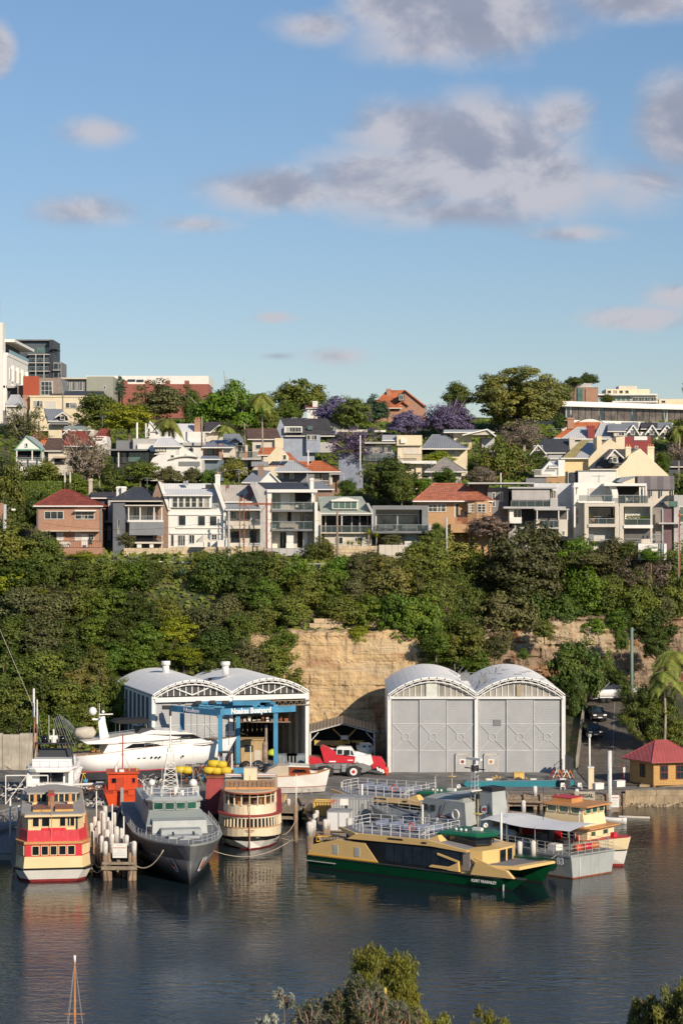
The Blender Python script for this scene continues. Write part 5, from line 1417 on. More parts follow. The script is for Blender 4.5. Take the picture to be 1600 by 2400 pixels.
h.slope(105,330,842,762,-.3,4,TIN_M,x0b=190,x1b=300);h.gable(232,370,845,300,775,-.8,5,TIN_M,WHITE,ov=.25);h.box('wall',130,365,845,900,0,5,PALE);h.chimney(215,252,722,770,2,BRICK_B)
h=Bl('low_grey_roof_house','low grey-roofed house squeezed behind the white chimney','house','B',560,900,314)
h.slope(560,735,888,838,0,4,TIN_M,x0b=580,x1b=640);h.box('wall',600,735,888,1010,.5,5,BRICK_B)
h=Bl('white_gabled_house','white gable half hidden by the purple jacaranda','house','B',700,480,388)
h.gable(705,800,430,758,365,0,6,TIN_W,WHITE);h.box('wall',705,800,430,620,.1,6,WHITE)
h=Bl('small_red_roof_house','tiny red-roofed house with a white chimney high among the trees','house','B',545,400,412)
h.box('wall',550,622,335,500,0,6,WHITE);h.slope(540,625,336,318,-.3,3,TILE_R);h.chimney(588,622,290,325,1,WHITE)
h=Bl('orange_skyline_house','big house with a bright orange tiled roof and brick gable on the skyline','house','B',975,400,408)
h.slope(970,1195,335,215,-.5,6,TILE_O,x0b=1095,x1b=1215);h.poly('gable',[(1100,352),(1200,290),(1215,218),(1355,325),(1355,480),(1100,480)],.3,10,BRICK_R)
h.poly('gable_edge',[(1210,214),(1220,214),(1362,325),(1352,328)],-.2,10,TILE_O);h.poly('gable_edge',[(1098,350),(1200,286),(1245,318),(1240,324),(1200,294),(1104,356)],-.3,.2,TILE_O)
h.box('dormer',1172,1212,238,285,-.6,2,CHAR);h.win(1176,1206,246,284,2,1,d=-.62);h.chimney(1090,1120,205,240,4,BRICK_R);h.box('wall',975,1100,340,480,.5,8,BRICK_R)
h=Bl('white_balcony_villa','cream and white modern villa with a long glazed upper room and balcony','house','B',940,830,336)
h.box('wall',1165,1330,530,1000,0,8,CREAM);h.box('upper_box',1160,1332,522,592,-.6,2,CREAM);h.box('opening',1200,1312,596,650,-.05,.02,PALE);h.rail(1205,1325,650,695,-1.1,CHAR,20);h.box('balcony_slab',1190,1430,696,716,-1.5,1,WHITE)
h.box('air_conditioner',1186,1220,546,576,-.95,-.6,WHITE);h.box('roof_slab',940,1160,568,580,-.4,5,LGREY);h.win(945,1130,595,640,5,1,d=.6,gm=GLASS_C);h.box('wall',940,1165,640,700,.7,5,MGREY);h.rail(940,1140,648,700,-.4,STEEL,5,glass=GLASSRAIL)
h.box('parapet',745,960,484,500,3,6,PALE);h.box('roof',1000,1085,488,500,3,7,WHITE);h.slope(1060,1190,555,520,0,3,TIN_L)
h.box('side_wall',765,930,640,1000,1.5,9,mat('shadowed_wall_blue',(.22,.25,.32),.8));h.box('support',1290,1330,716,830,-.4,1,CREAM);h.win(1296,1312,770,800,1,1,d=-.42)  # side wall lies in shadow; that shade is painted into its blue colour
h.rail(1330,1430,812,850,-3,WHITE,14,name='white_fence')
h=Bl('grey_hip_villa','cream house with a wide grey hipped roof right of the cream villa','house','B',1335,650,348)
h.box('wall',1340,1640,610,800,1,9,CREAM);h.hip(1328,1640,1400,1480,612,520,-.8,10,TIN_M);h.box('opening',1335,1420,612,655,.9,.98,DARKROOM);h.win(1520,1560,618,655,1,1,d=.95)
h=Bl('grey_tent_pavilion','grey pyramid-roofed garden pavilion above the clipped hedge','pavilion','B',1350,770,336)
h.hip(1350,1640,1480,1500,768,678,-1,6,mat('faded_shingle',(.24,.22,.21),.9,0,.12,1.5));h.box('wall',1380,1600,768,860,0,5,PALE)
h=Bl('left_gable_pair_house','white house with twin grey gables left of the pink-trunked tree','house','C',0,660,352)
h.box('wall',-60,100,610,800,.5,8,CREAM);h.slope(-60,285,500,484,-.3,3,TIN_L,x0b=-60,x1b=250);h.gable(80,280,520,235,484,-1,6,TIN_L,PALE);h.box('wall',10,130,500,620,1,6,CREAM);h.win(0,18,618,672,1,1,d=.45);h.slope(-60,105,612,560,-.4,2,TIN_M,back=False)
h.box('wall',200,285,540,640,1,6,LGREY)
h=Bl('brick_tower_block','square brown brick tower block on the skyline beside the umbrella trees','apartment block','C',780,300,452)
h.box('wall',782,990,195,420,0,14,BRICK_B);h.box('panel',905,985,205,295,-.2,.0,BRICK_R);h.box('stair_glass',850,885,200,292,-.3,-.01,GLASS_G);h.box('roof_room',785,945,172,196,2,10,LGREY);h.rail(785,950,168,194,.5,WHITE,16)
h.box('left_wing',640,800,180,300,4,12,MGREY);h.box('roof_slab',640,770,174,182,3,12,LGREY)
h=Bl('skyline_flats','cream stepped apartment building far back on the right skyline','apartment block','C',1000,300,490)
h.box('wall',1085,1395,248,420,.8,12,PALE);h.box('wall',1045,1340,208,250,2,10,CREAM);h.box('roof_room',1130,1255,186,210,4,9,PALE);h.box('slab',990,1395,240,250,-.6,9,WHITE);h.box('slab',1085,1398,290,299,-.6,9,WHITE)
for k in range(4):h.win(1085+k*32,1112+k*32,252,290,1,1,d=.75,fm=LGREY,gm=GLASS_G)
for k in range(4):h.win(1225+k*42,1258+k*42,254,288,2,1,d=.75,fm=CREAM)
for k in range(4):h.win(1055+k*40,1080+k*40,216,238,1,1,d=1.95,fm=CREAM)
h.rail(1225,1390,262,290,-.5,WHITE,8,glass=GLASSRAIL)
h=Bl('far_right_skyline_block','pale low block at the right end of the skyline','building','C',1405,310,500)
h.box('wall',1405,1700,276,420,0,10,CREAM);h.win(1420,1450,284,304,1,1)
BRZ=glassmat('bronze_glass',(.10,.08,.065),.35)
lw=thing('long_white_building','long white building with a continuous ribbon of dark windows on the right skyline','building',tuple(at(1328,940,398)-Vector((0,0,5.2))),R(29))
MB().box(-1,52,0,14,4.6,5.2).box(-1.6,52,-.8,14,4.2,4.62).obj('roof_slab',WHITE,lw);MB().box(0,52,.6,14,1.7,4.2).obj('window_wall',CHAR,lw)
MB().box(-2,52,-.5,14,.6,1.7).obj('white_band',WHITE,lw);MB().box(-2,52,.2,14,-7,.6).obj('lower_wall',PALE,lw)
for k in range(34):MB().box(k*1.5+.06,k*1.5+1.44,.5,.6,1.75,4.15).obj('pane',BRZ if k%5 else GLASS_C,lw)
h=Bl('arched_roof_hall','low hall with a dark arched roof edge below the long white building','building','C',830,440,392)
pts=[(830+210*i/12,440-34*math.sin(math.pi*i/12))for i in range(13)]
h.poly('roof',pts,-.6,6,CHAR);h.poly('gable',[(x,y+5)for x,y in pts[1:-1]]+[(1025,470),(845,470)],-.8,5,WHITE);h.box('wall',740,1500,440,560,.2,5,WHITE)
h=Bl('red_roof_grey_terrace','terrace with an orange-red tile roof beside grey metal hips and a maroon chimney','house','C',700,560,374)
h.slope(690,940,540,432,2,8,TILE_O,x0b=840,x1b=1005);h.hip(740,960,850,905,545,468,-.5,5,TIN_L);h.hip(960,1200,1010,1100,545,440,-.5,7,TIN_L);h.chimney(920,968,455,540,-.6,REDP,3);h.chimney(782,828,402,455,5,BRICK_R)
h.box('dormer',1098,1175,492,530,-.9,2,PALE);h.slope(1055,1180,494,445,-1.1,2.5,TIN_M,back=False);h.win(1125,1170,498,526,2,1,d=-.92);h.box('wall',740,1200,545,700,0,7,PALE)
h=Bl('maroon_building','maroon rendered building with a white sign board between the gables','building','C',1170,625,366)
h.box('wall',1172,1352,532,760,0,7,REDP);h.box('parapet_panel',1235,1325,530,556,-.15,.02,WHITE);h.win(1240,1262,596,612,1,1)
for k,(xa,lab)in enumerate(((1150,'leftmost of the three white-gabled grey dormer houses'),(1280,'middle of the three white-gabled grey dormer houses'),(1380,'rightmost of the three white-gabled grey dormer houses'))):
    h=Bl('dormer_house',lab,'house','C',xa,530,382+k,group='white-gabled dormer houses')
    h.slope(xa,xa+115,478,434,.5,4,TIN_M if k!=1 else TILE_C);h.gable(xa+40,xa+110,505,xa+78,455,-.6,3,TIN_M,WHITE);h.win(xa+62,xa+90,485,520,2,1,d=-.65);h.box('wall',xa,xa+118,500,700,.4,5,WHITE)
h=Bl('slate_dormer_house','dark slate-roofed house with a row of white dormer windows','house','C',510,690,358)
h.slope(530,800,640,545,-.3,5,TIN_D,x0b=620,x1b=790);h.gable(540,625,640,580,590,-.8,4,TIN_D,CHAR)
for x in(552,575,598):h.win(x,x+15,592,628,1,1,d=-.9)
h.slope(640,800,680,600,-1.2,3,TIN_L,x0b=690,x1b=800);h.box('wall',540,800,640,800,.2,6,PALE);h.chimney(795,832,535,620,2,PALE)
h=Bl('mustard_roof_terrace','cream terrace with a mustard and grey striped tin roof and stepped parapet','house','C',740,760,350)
h.slope(742,920,678,552,-.4,7,TIN_OL,x0b=880,x1b=975);h.slope(832,960,676,560,-.6,6,TIN_L,x0b=930,x1b=1010,back=False);h.poly('party_wall',[(925,680),(982,620),(982,535),(1015,535),(1015,590),(1070,545),(1112,575),(1112,535),(1172,530),(1172,680),(925,860)],-1.2,4,CREAM)
h.box('wall',742,925,682,900,0,7,mat('golden_cream_render',(.72,.55,.3),.8,0,.06,.6));h.chimney(982,1014,530,600,-.5,CREAM);h.box('gutter_edge',735,925,676,684,-.8,-.4,WHITE);h.box('opening',795,852,770,840,-.9,-.6,DARKROOM)
h=Bl('white_timber_annexe','white weatherboard annexe with a railed deck above brick footings','house','C',560,850,344)
h.box('wall',720,765,690,900,0,5,WHITE);h.poly('wall',[(605,760),(660,700),(720,760),(720,860),(605,860)],.4,5,WHITE);h.slope(655,722,740,695,-.4,2,TIN_L,back=False);h.rail(558,720,755,800,-1,WHITE,26);h.box('footing',635,765,800,900,-.9,3,BRICK_O);h.box('deck',556,722,798,806,-1.1,2,PALE)
h.box('roof_edge',500,640,815,850,-2.5,1,MGREY)
h=Bl('cream_gabled_terrace','large cream house end wall with a tall gable and twin chimneys','house','C',930,845,342)
h.poly('end_wall',[(1110,760),(1185,690),(1200,660),(1275,612),(1340,672),(1370,700),(1470,795),(1470,960),(1110,960)],0,8,mat('warm_cream_render',(.76,.66,.47),.85,0,.05,.5,0,8,.3,(.5,.42,.28)))
h.slope(935,1120,752,612,.5,7,TILE_C,x0b=1070,x1b=1262);h.box('dormer',1075,1128,668,710,-.6,2,WHITE);h.gable(1062,1150,668,1100,622,-1.0,2.5,TIN_M,PALE);h.win(1088,1124,672,708,1,1,d=-1.05)
h.chimney(1178,1214,600,680,1,CREAM,2);h.chimney(1328,1372,598,690,1,CREAM,3);h.box('parapet_edge',1105,1118,750,860,-.25,0,CREAM)
h=Bl('white_box_extension','plain white flat-roofed box in front of the cream gabled house','house','C',855,845,332)
h.box('wall',855,1112,768,960,0,5,WHITE);h.box('coping',850,1116,762,769,-.1,5,MGREY);h.box('opening',800,853,775,842,.6,.9,CHAR);h.box('wall',785,858,768,960,.95,5,CREAM)
ar=MB();ar.bar((h.X(1000),0,h.Z(845)),(h.X(1000),0,h.Z(790)),.04);ar.bar((h.X(950),0,h.Z(797)),(h.X(1040),0,h.Z(797)),.03)
tag(ar.obj('tv_aerial',STEEL,None,loc=h.t.location+Vector((0,-.2,0))),'thin television aerial on the plain white box','aerial')
h=Bl('right_edge_house','dark-roofed house at the right edge behind the cream gable','house','C',1460,800,355)
h.slope(1450,1640,735,690,-.3,3,TILE_C);h.box('wall',1470,1640,742,900,.2,5,DGREY)
h=Bl('left_edge_brick_block','sliver of red brick house at the left edge behind the lamp pole','house','D',-40,500,305)
h.box('wall',-60,20,345,500,0,6,BRICK_R)
# ------------------------------------------------------------ poles, gantries, railing on the ridge
def pole(name,label,cat,px,y0,y1,D,r,m,arms=(),n=8,base=None,group=None):
    a=at(px,y1,D);b=at(px,y0,D);t=thing(name,label,cat,tuple(a),0,group);hh=b.z-a.z
    MB().tube([(0,0,-1.5),(0,0,hh)],[r,r*.85],n).obj('pole',m,t,True)
    for(dx,dz,L,w_)in arms:MB().bar((dx,-.15,hh-dz),(dx+L,-.15,hh-dz),w_).obj('arm',m,t)
    return t,hh
CONCP=mat('pale_concrete_pole',(.42,.43,.42),.8,0,.1,1)
t,hh=pole('lamp_pole','pale concrete pole with a lamp arm at the left edge beside the brick house','pole',11,1182,1312,296,.30,CONCP)
MB().tube([(.1,0,hh-1.2),(.7,-.1,hh-.5),(1.1,-.1,hh-.6)],.04).obj('lamp_arm',STEEL,t);MB().box(1.0,1.5,-.25,.05,hh-.85,hh-.6).obj('lamp_head',WHITE,t)
pole('rusty_pole','short rusty pole beside the pale lamp pole at the left edge','pole',18,1215,1300,296,.12,RUST)
pole('steel_pole','pale steel pole in front of the rusty-roofed terrace','pole',536,1198,1318,295.5,.17,CONCP)
t,hh=pole('timber_power_pole','weathered timber power pole in front of the green-roofed house','power pole',790,1195,1322,295.5,.16,TIMBER,[(-.1,2.2,.9,.08)])
pole('concrete_pole','pale square pole beside the terrace of the orange bungalow','pole',1046,1212,1300,296.5,.16,CONCP)
pole('concrete_pole','short grey pole at the corner of the dark flat-roofed house','pole',1006,1228,1270,297.5,.22,LGREY)
pole('street_pole','pale pole in front of the right-hand concrete block','pole',1590,1228,1345,296.5,.13,CONCP)
pole('timber_power_pole','timber pole between the cream workshop and small cottage','power pole',147,920,990,380,.14,TIMBER)
pole('white_pole','white square pole beside the dark box house','pole',321,990,1040,350,.2,WHITE);pole('timber_power_pole','thin grey pole right of the brick chimney of the white attic house','power pole',473,975,1035,358,.15,TIMBER)
pole('timber_power_pole','timber power pole below the charcoal-roofed house','power pole',573,992,1040,348,.14,TIMBER,[(-.9,.3,1.8,.08)])
pole('white_pole','white pole left of the orange hip-roofed house','pole',722,1055,1090,330,.12,WHITE);pole('white_pole','tall thin white pole beside the sparse jacaranda','pole',844,1020,1110,332,.1,WHITE)
pole('power_pole','small pole with cross arm at the right edge of the upper street','power pole',1590,1080,1135,345,.15,TIMBER)
pole('white_vent_pipe','white vent pipe on the roof behind the bungalow','vent pipe',1173,1108,1132,318,.1,WHITE);pole('lamp_pole','thin white lamp pole at the far left skyline','pole',13,900,950,385,.1,WHITE)
def gantry(label,px0,px1,y0,y1,D):
    a=at(px0,y1,D);b=at(px1,y0,D);t=thing('rusty_gantry',label,'gantry',tuple(a));w_=b.x-a.x;hh=b.z-a.z
    for x in(0,w_):
        l=MB()
        for dx in(0,.62):l.bar((x+dx-.3,0,-1),(x+dx-.3,0,hh-(0 if dx else .0)),.12)
        for k in range(9):l.bar((x-.3,0,k*hh/9),(x+.32,0,(k+(.5 if k%2 else 0))*hh/9),.05)
        l.obj('leg',RUST,t)
    MB().box(-.5,w_+.5,-.12,.12,hh-.9,hh-.65).obj('beam',RUST,t)
    MB().bar((.4,0,hh-.8),(0.4+.8,0,hh-2),.08).bar((w_-.4,0,hh-.8),(w_-1.2,0,hh-2),.08).obj('brace',RUST,t)
    return t
gantry('rusty steel railway gantry in front of the rusty-roofed terrace',567,631,1168,1318,295.2)
gantry('rusty steel gantry cut by the right edge of the picture',1597,1660,1195,1330,296)
# long pale pipe railing along the ridge
def along(label,pts,cat='railing',name='pipe_railing'):
    t=thing(name,label,cat,tuple(at(*pts[0])))
    o=t.location;rr=MB();P_=[at(*p)-o for p in pts]
    rr.tube(P_,.13,6);rr.obj('rail',STEEL,t,True)
    for a,b in zip(P_,P_[1:]):
        n=max(1,int((b-a).length/2.2))
        for k in range(n):
            p=a.lerp(b,k/n);MB().box(p.x-.04,p.x+.04,p.y-.04,p.y+.04,p.z-1.4,p.z).obj('post',STEEL,t)
    return t
along('long pale pipe railing along the ridge below the houses',[(135,1311,294.5),(300,1315,294.5),(462,1319,294.5)])
along('pale pipe railing along the ridge below the rusty gantry',[(525,1320,294.4),(640,1320,294.4),(800,1323,294.4),(890,1326,294.4)])
mf=Bl('mesh_fence','wire mesh fence with steel posts behind the pipe railing','fence','D',800,745,295.6)
for k in range(10):mf.box('post',800+k*60,803+k*60,712,770,0,.06,STEEL)
mw=MB()
for k in range(60):x=mf.X(800+k*9.2);mw.box(x,x+.012,0,.01,mf.Z(745),mf.Z(714))
for k in range(4):z=mf.Z(714+k*9);mw.box(mf.X(800),mf.X(1345),0,.012,z,z+.012)
struct(mw.obj('mesh',STEEL,mf.t),'stuff')
for i,(x,nm_)in enumerate(((441,'left'),(477,'right'))):
    p=at(x/2.9037,1060+215/2.9037,322)
    u_=thing('closed_umbrella',nm_+' of the two furled cream umbrellas above the brick house','umbrella',tuple(p))
    MB().lathe([(.05,0),(.16,.3),(.17,.6),(.1,1.5),(.03,1.9)],(0,0),8).obj('canopy',PALE,u_,True);MB().cyl((0,0),.04,-1,2.0).obj('pole',TIMBER,u_)
# overhead wires
wr=MB()
for(a,b,sag)in(((11,1190,296),(82,1262,292),.4),((11,1205,296),(82,1264,292),.4),((536,1212,295.5),(790,1210,295.5),1.0),((790,1210,295.5),(1046,1232,296.5),1.2),((790,1216,295.5),(1046,1238,296.5),1.3),((790,1205,295.5),(1590,1245,296.5),3.5),((536,1216,295.5),(100,1226,298),1.2)):
    A,B=at(*a),at(*b);wr.tube([A.lerp(B,k/10)-Vector((0,0,sag*4*(k/10)*(1-k/10)))for k in range(11)],.016,4)
tag(wr.obj('overhead_wires',CHAR),'thin overhead wires sagging between the poles in front of the houses','wires')
for i,(px,py,D,lb)in enumerate(((345,1150,303,'aerial on the slate hipped roof'),(560,1130,305,'aerial on the rusty-roofed terrace'),(716,985,362,'aerial on the charcoal tiled roof'),(1010,1112,308,'aerial behind the orange bungalow'),(1300,1030,354,'aerial on the mustard-roofed terrace'),(1450,1115,308,'aerial above the right-hand white flats'),(240,1000,360,'aerial over the red gable house'))):
    p=at(px,py,D);a_=MB().tube([(0,0,0),(0,0,1.9)],.03,4).bar((-.7,0,1.8),(.7,0,1.8),.035).bar((-.4,0,1.5),(.4,0,1.5),.03)
    tag(a_.obj('tv_aerial',STEEL,None,loc=tuple(p)),'thin television '+lb,'aerial')
# ================================================================ the boatyard
SHEDW=mat('shed_white_steel',(.72,.72,.70),.5,0,.06,.8,0,8,.2,(.4,.36,.3))
DOORG=ribmat('hangar_door_grey',(.36,.37,.38),.5,.3,'Z',.12,.06,streak=.35,streakcol=(.42,.42,.40),scale=.5)
CLERE=ribmat('clerestory_panel',(.30,.28,.24),.5,.9,'X',.2,.2,streak=.4)
ROOFW=ribmat('white_curved_roof',(.93,.92,.89),.6,.76,'X',.05,.03,streak=.10,streakcol=(.45,.42,.4))
BLUE=mat('travel_lift_blue',(.06,.25,.42),.5,0,.15,.8,0,8,.25,(.1,.07,.05))
def arc(w,rise,n,x0=0,z0=0):
    return[(x0+w*i/n,z0+rise*(1-(2*i/n-1)**2)**1.0)for i in range(n+1)]
def shed(t,w,nb,eave,rise,depth,open_bays=()):
    """row of arched-roof bays; local x across the front, y back, z up from the floor"""
    for b in range(nb):
        x0=b*w
        top=arc(w+.3,rise,22,x0-.15,eave+.25);n=len(top)
        bot=[(x,z-.14)for x,z in top]
        ro=MB().extr(top+list(reversed(bot)),-.7,depth).obj('roof',ROOFW,t)
        # front truss: double arch with web
        up=arc(w,rise-.02,22,x0,eave+.02);lo=[(x,z-.32)for x,z in up]
        fr=MB()
        for P_ in(up,lo):
            for a,c in zip(P_,P_[1:]):fr.bar((a[0],-.55,a[1]),(c[0],-.55,c[1]),.12)
        for i in range(0,22):fr.bar((up[i][0],-.5,up[i][1]),(lo[i+1][0]if i%2 else lo[i][0],-.5,lo[i+1][1]if i%2 else lo[i][1]),.05)
        fr.obj('arch_truss',SHEDW,t)
        br=MB()
        for i in range(2,21,2):br.box(up[i][0]-.06,up[i][0]+.06,-.72,-.5,up[i][1]+.08,up[i][1]+.24)
        br.obj('arch_bracket',CHAR,t)
    for b in range(nb+1):
        MB().box(b*w-.22,b*w+.22,-.45,.1,0,eave).obj('column',SHEDW,t)
    # side and rear walls
    for sx in(0,nb*w):
        sg=1 if sx else-1
        for k in range(int(depth/1.1)):
            y=.3+k*1.1
            MB().box(sx-.06,sx+.06,y,y+1.06,0,eave-.02).obj('side_panel',SHEDW,t)
    MB().box(-.05,nb*w+.05,depth-.15,depth,0,eave+.2).obj('rear_wall',MGREY,t)
    MB().box(-.1,nb*w+.1,-.3,depth,-.05,.01).obj('floor',CONC,t)
def clerestory(t,x0,w,eave,rise,m,nm=11,y=-.1,frame=SHEDW):
    up=arc(w-.5,rise-.38,22,x0+.25,eave-.05)
    MB().extr([(up[0][0],eave-.05)]+up[1:-1]+[(up[-1][0],eave-.05)],y,y+.08).obj('clerestory',m,t)
    for i in range(1,nm+1):
        x=x0+.25+(w-.5)*i/(nm+1);u=(x-x0-.25)/(w-.5);z=eave-.05+(rise-.38)*(1-(2*u-1)**2)
        MB().box(x-.05,x+.05,y-.1,y-.003,eave-.04,z).obj('mullion',frame,t)
def leaf_door(t,x0,x1,z0,z1,y,brace=True):
    d=MB().box(x0,x1,y,y+.12,z0,z1).obj('door_leaf',DOORG,t)
    f=MB();w_=x1-x0
    f.box(x0+.02,x0+.09,y-.05,y-.002,z0,z1)
    za,zb=z0+(z1-z0)*.30,z0+(z1-z0)*.66
    for z in(za,zb):f.box(x0+.09,x1,y-.045,y-.002,z-.04,z+.04)
    if brace:
        cx,cz=(x0+x1)/2,(za+zb)/2;r=.42
        f.torus((cx,y-.05,cz),r,.045,'y',20,4)
        for(ax,azz)in((x0+.1,za),(x1,za),(x0+.1,zb),(x1,zb)):
            d_=Vector((ax-cx,0,azz-cz));u=d_.normalized()
            f.bar(Vector((cx,y-.04,cz))+u*r,(ax,y-.04,azz),.07,.05)
    f.obj('brace',mat('door_frame_white',(.55,.56,.57),.5),d)
    return d
# right shed
p=at(912,1811,250)
t=thing('boat_shed','right boat shed with closed grey sliding doors under white arched roofs','boat shed',(p.x,250,p.z),0)
W2=10.18;EV=9.0
shed(t,W2,2,EV,2.0,21)
for b in range(2):
    clerestory(t,b*W2,W2,EV,2.0,CLERE,13)
    MB().box(b*W2+.2,b*W2+W2-.2,-.5,-.1,EV-.34,EV-.06).obj('lintel',SHEDW,t)
    for k in range(3):leaf_door(t,b*W2+.3+k*3.2,b*W2+.3+k*3.2+3.15,.02,EV-.36,-.12-(.13 if k==1 else 0))
MB().box(4.3,5.6,-.3,-.11,EV-.1,EV+1.5).obj('hatch',mat('pale_hatch',(.6,.62,.55),.6),t)
MB().box(W2+4.7,W2+5.3,-.3,-.11,EV,EV+1.3).obj('hatch',mat('stained_hatch',(.38,.32,.22),.7),t)
for(x,sc_)in((8.55,REDP),(W2+1.7,mat('orange_sticker',(.5,.2,.08),.6))):
    dd=MB().box(x-.75,x+.75,-.34,-.255 if x>9 else-.12,.1,2.1).obj('wicket_door',mat('wicket_grey',(.40,.40,.39),.6),t)
    fr=MB().box(x-.82,x-.75,-.36,-.12,.1,2.2).box(x+.75,x+.82,-.36,-.12,.1,2.2).box(x-.82,x+.82,-.36,-.12,2.1,2.2);fr.obj('door_frame',PALE,dd)
    MB().box(x-.35,x+.35,-.37,-.345,1.0,1.6).obj('notice',WHITE,dd);MB().cyl((0,0),.2,0,.02,12).obj('sign',sc_,dd,loc=(x,-.375,1.3)).rotation_euler=(R(90),0,0)
MB().box(W2+2.0,W2+2.9,-.2,-.135,5.5,6.2).obj('vent_patch',MGREY,t)
# bird-proof junk and ladders in the valley between the arches
vg=MB();random.seed(3)
for i in range(26):
    x=W2+random.uniform(-2.3,2.6);a=abs(x-W2);z=EV+.5+a*.75
    q_=Vector((x,random.uniform(1,7),z));vg.bar(q_,q_+Vector((random.uniform(-.9,.9),random.uniform(-.5,.5),random.uniform(.2,1.3))),.07)
vg.bar((W2-1.6,2,EV+2.6),(W2+3.2,2,EV+2.4),.06)
for(x,z)in((W2-1.2,EV+1.7),(W2+.9,EV+1.4)):vg.box(x-.5,x+.5,2,2.1,z-.1,z+.8)
struct(vg.obj('roof_scaffold',mat('dull_scaffold',(.18,.19,.2),.6),t),'stuff')
for i in range(7):MB().box(0,.9,0,.25,-.02,.05).obj('roof_vent_slot',MGREY,t,loc=(W2+2.0+i*.9,3+(i%3)*4,EV+.28+2.0*(1-(2*((2.4+i*.9)/W2)-1)**2)))
# left shed, turned to face a little to the right
p=at(358,1810,250.3)
t=thing('boat_shed','left boat shed with one closed grey bay and one dark open bay','boat shed',(p.x,250.3,p.z),R(18))
W1=9.4;EL=8.9
shed(t,W1,2,EL,1.62,20)
for k in range(9):MB().box(-.16,-.07,2+k*2.3,2.9+k*2.3,.5,EL-.3).obj('dark_window_strip',DGREY,t)
for k in range(2):
    clerestory(t,k*W1,W1,EL,1.62,mat('dark_clerestory',(.06,.06,.06),.3),11)
    MB().box(k*W1+.15,k*W1+W1-.15,-.62,-.1,EL-.7,EL-.15).obj('lintel',SHEDW,t)
    v=MB()
    for s_ in(-1,1):v.bar((k*W1+W1/2+s_*2.6,-.3,EL+1.1),(k*W1+W1/2,-.3,EL+.05),.13)
    v.obj('clerestory_brace',SHEDW,t)
for k in range(3):leaf_door(t,.3+k*3.0,.3+k*3.0+2.96,.02,EL-.72,-.1,True)
for k,(x,y)in enumerate(((4.4,12),(11.2,9))):MB().cyl((x,y),.42,EL+1.6,EL+3.0,14).cyl((x,y),.56,EL+2.75,EL+3.25,14).obj('roof_ventilator',SHEDW,t,True)
tr=MB();z0,z1=EL-1.5,EL-.95
tr.box(W1+.3,W1*2+.3,-.7,-.62,z1,z1+.1).box(W1+.3,W1*2+.3,-.7,-.62,z0,z0+.1)
for i in range(26):x=W1+.3+i*.35;tr.bar((x,-.66,z0 if i%2 else z1),(x+.35,-.66,z1 if i%2 else z0),.05)
tr.obj('door_track_truss',TIMBER,t)
it=MB()
for i in range(7):it.box(W1*2-.45-i*.0,W1*2-.2,1.5+i*2.8,1.75+i*2.8,0,EL)
for i in range(12):it.box(W1+2.5+i*.6,W1+2.58+i*.6,8,8.1,3.5,EL-.5)
it.obj('inner_post',TIMBER,t);MB().box(W1+.4,W1*2-.3,7.6,7.9,5.4,5.9).obj('inner_beam',TIMBER,t)
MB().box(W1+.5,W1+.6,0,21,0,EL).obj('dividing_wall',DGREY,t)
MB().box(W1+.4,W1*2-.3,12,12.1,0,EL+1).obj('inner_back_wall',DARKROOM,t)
MB().box(-.6,-.25,-.3,22,4.8,5.0).obj('side_rail',SHEDW,t)
# things standing in the open bay
def crate(label,px,py,D,w_,d_,h_,m,name='crate',cat='crate',lid=None,rz=0.0,z=None):
    q_=at(px,py,D);t_=thing(name,label,cat,(q_.x,D,q_.z if z is None else z),rz)
    MB().box(-w_/2,w_/2,0,d_,0,h_).obj('body',m,t_)
    lm=MB().box(-w_/2-.04,w_/2+.04,-.04,d_+.04,h_-.1,h_+.03);lm.obj('rim',lid or m,t_)
    return t_
PLY=mat('plywood',(.48,.34,.17),.8,0,.15,1.5)
cb=thing('site_cabin','pale plywood cabin with a dark hatch in the open bay of the left shed','cabin',tuple(at(585,1800,256)))
MB().box(-1.6,1.6,0,2.4,0,3.3).obj('wall',PLY,cb);MB().box(-.6,.4,-.04,.02,1.9,2.7).obj('window',GLASS,cb);MB().box(-1.7,1.7,-.15,2.5,3.3,3.42).obj('roof',PLY,cb);MB().box(.55,1.3,-.05,.02,.1,2.1).obj('door',PALE,cb)
crate('orange-brown timber boxes stacked on the plywood cabin',592,1745,256.5,2.0,1.0,.5,mat('orange_box',(.45,.2,.06),.8))
for i,(px,y0,y1,D,r_)in enumerate(((555,1685,1812,251.5,.28),(621,1700,1812,251,.32))):
    a=at(px,y1,D);b=at(px,y0,D);tp=thing('upright_keel_stand',('left','right')[i]+' tall weathered steel upright in front of the open shed bay','steel upright',tuple(a))
    MB().tube([(0,0,0),(0,0,(b.z-a.z)*.62),(.12,0,(b.z-a.z)*.66),(.12,0,b.z-a.z)],[r_,r_,r_*.5,r_*.45],8).obj('post',STEEL if i==0 else mat('worn_orange_steel',(.3,.22,.17),.8,0,.4,.9),tp);MB().box(-.5,.5,-.4,.4,0,.08).obj('base_plate',RUST,tp)
for i,(px,w_)in enumerate(((672,2.4),(693,2.2))):
    sk=thing('skip_bin',('left','right')[i]+' grey waste skip beside the travel lift leg','skip bin',tuple(at(px,1800,252.5)))
    MB().extr([(-w_/2+.2,0),(w_/2-.2,0),(w_/2,1.5),(-w_/2,1.5)],0,1.8).obj('body',mat('skip_grey',(.22,.26,.29),.6,0,.2,1),sk)
    for k in range(5):MB().box(-w_/2+.3+k*.42,-w_/2+.38+k*.42,-.05,0,.1,1.4).obj('rib',STEEL,sk)
YG=mat('hi_vis_yellow',(.55,.62,.05),.7)
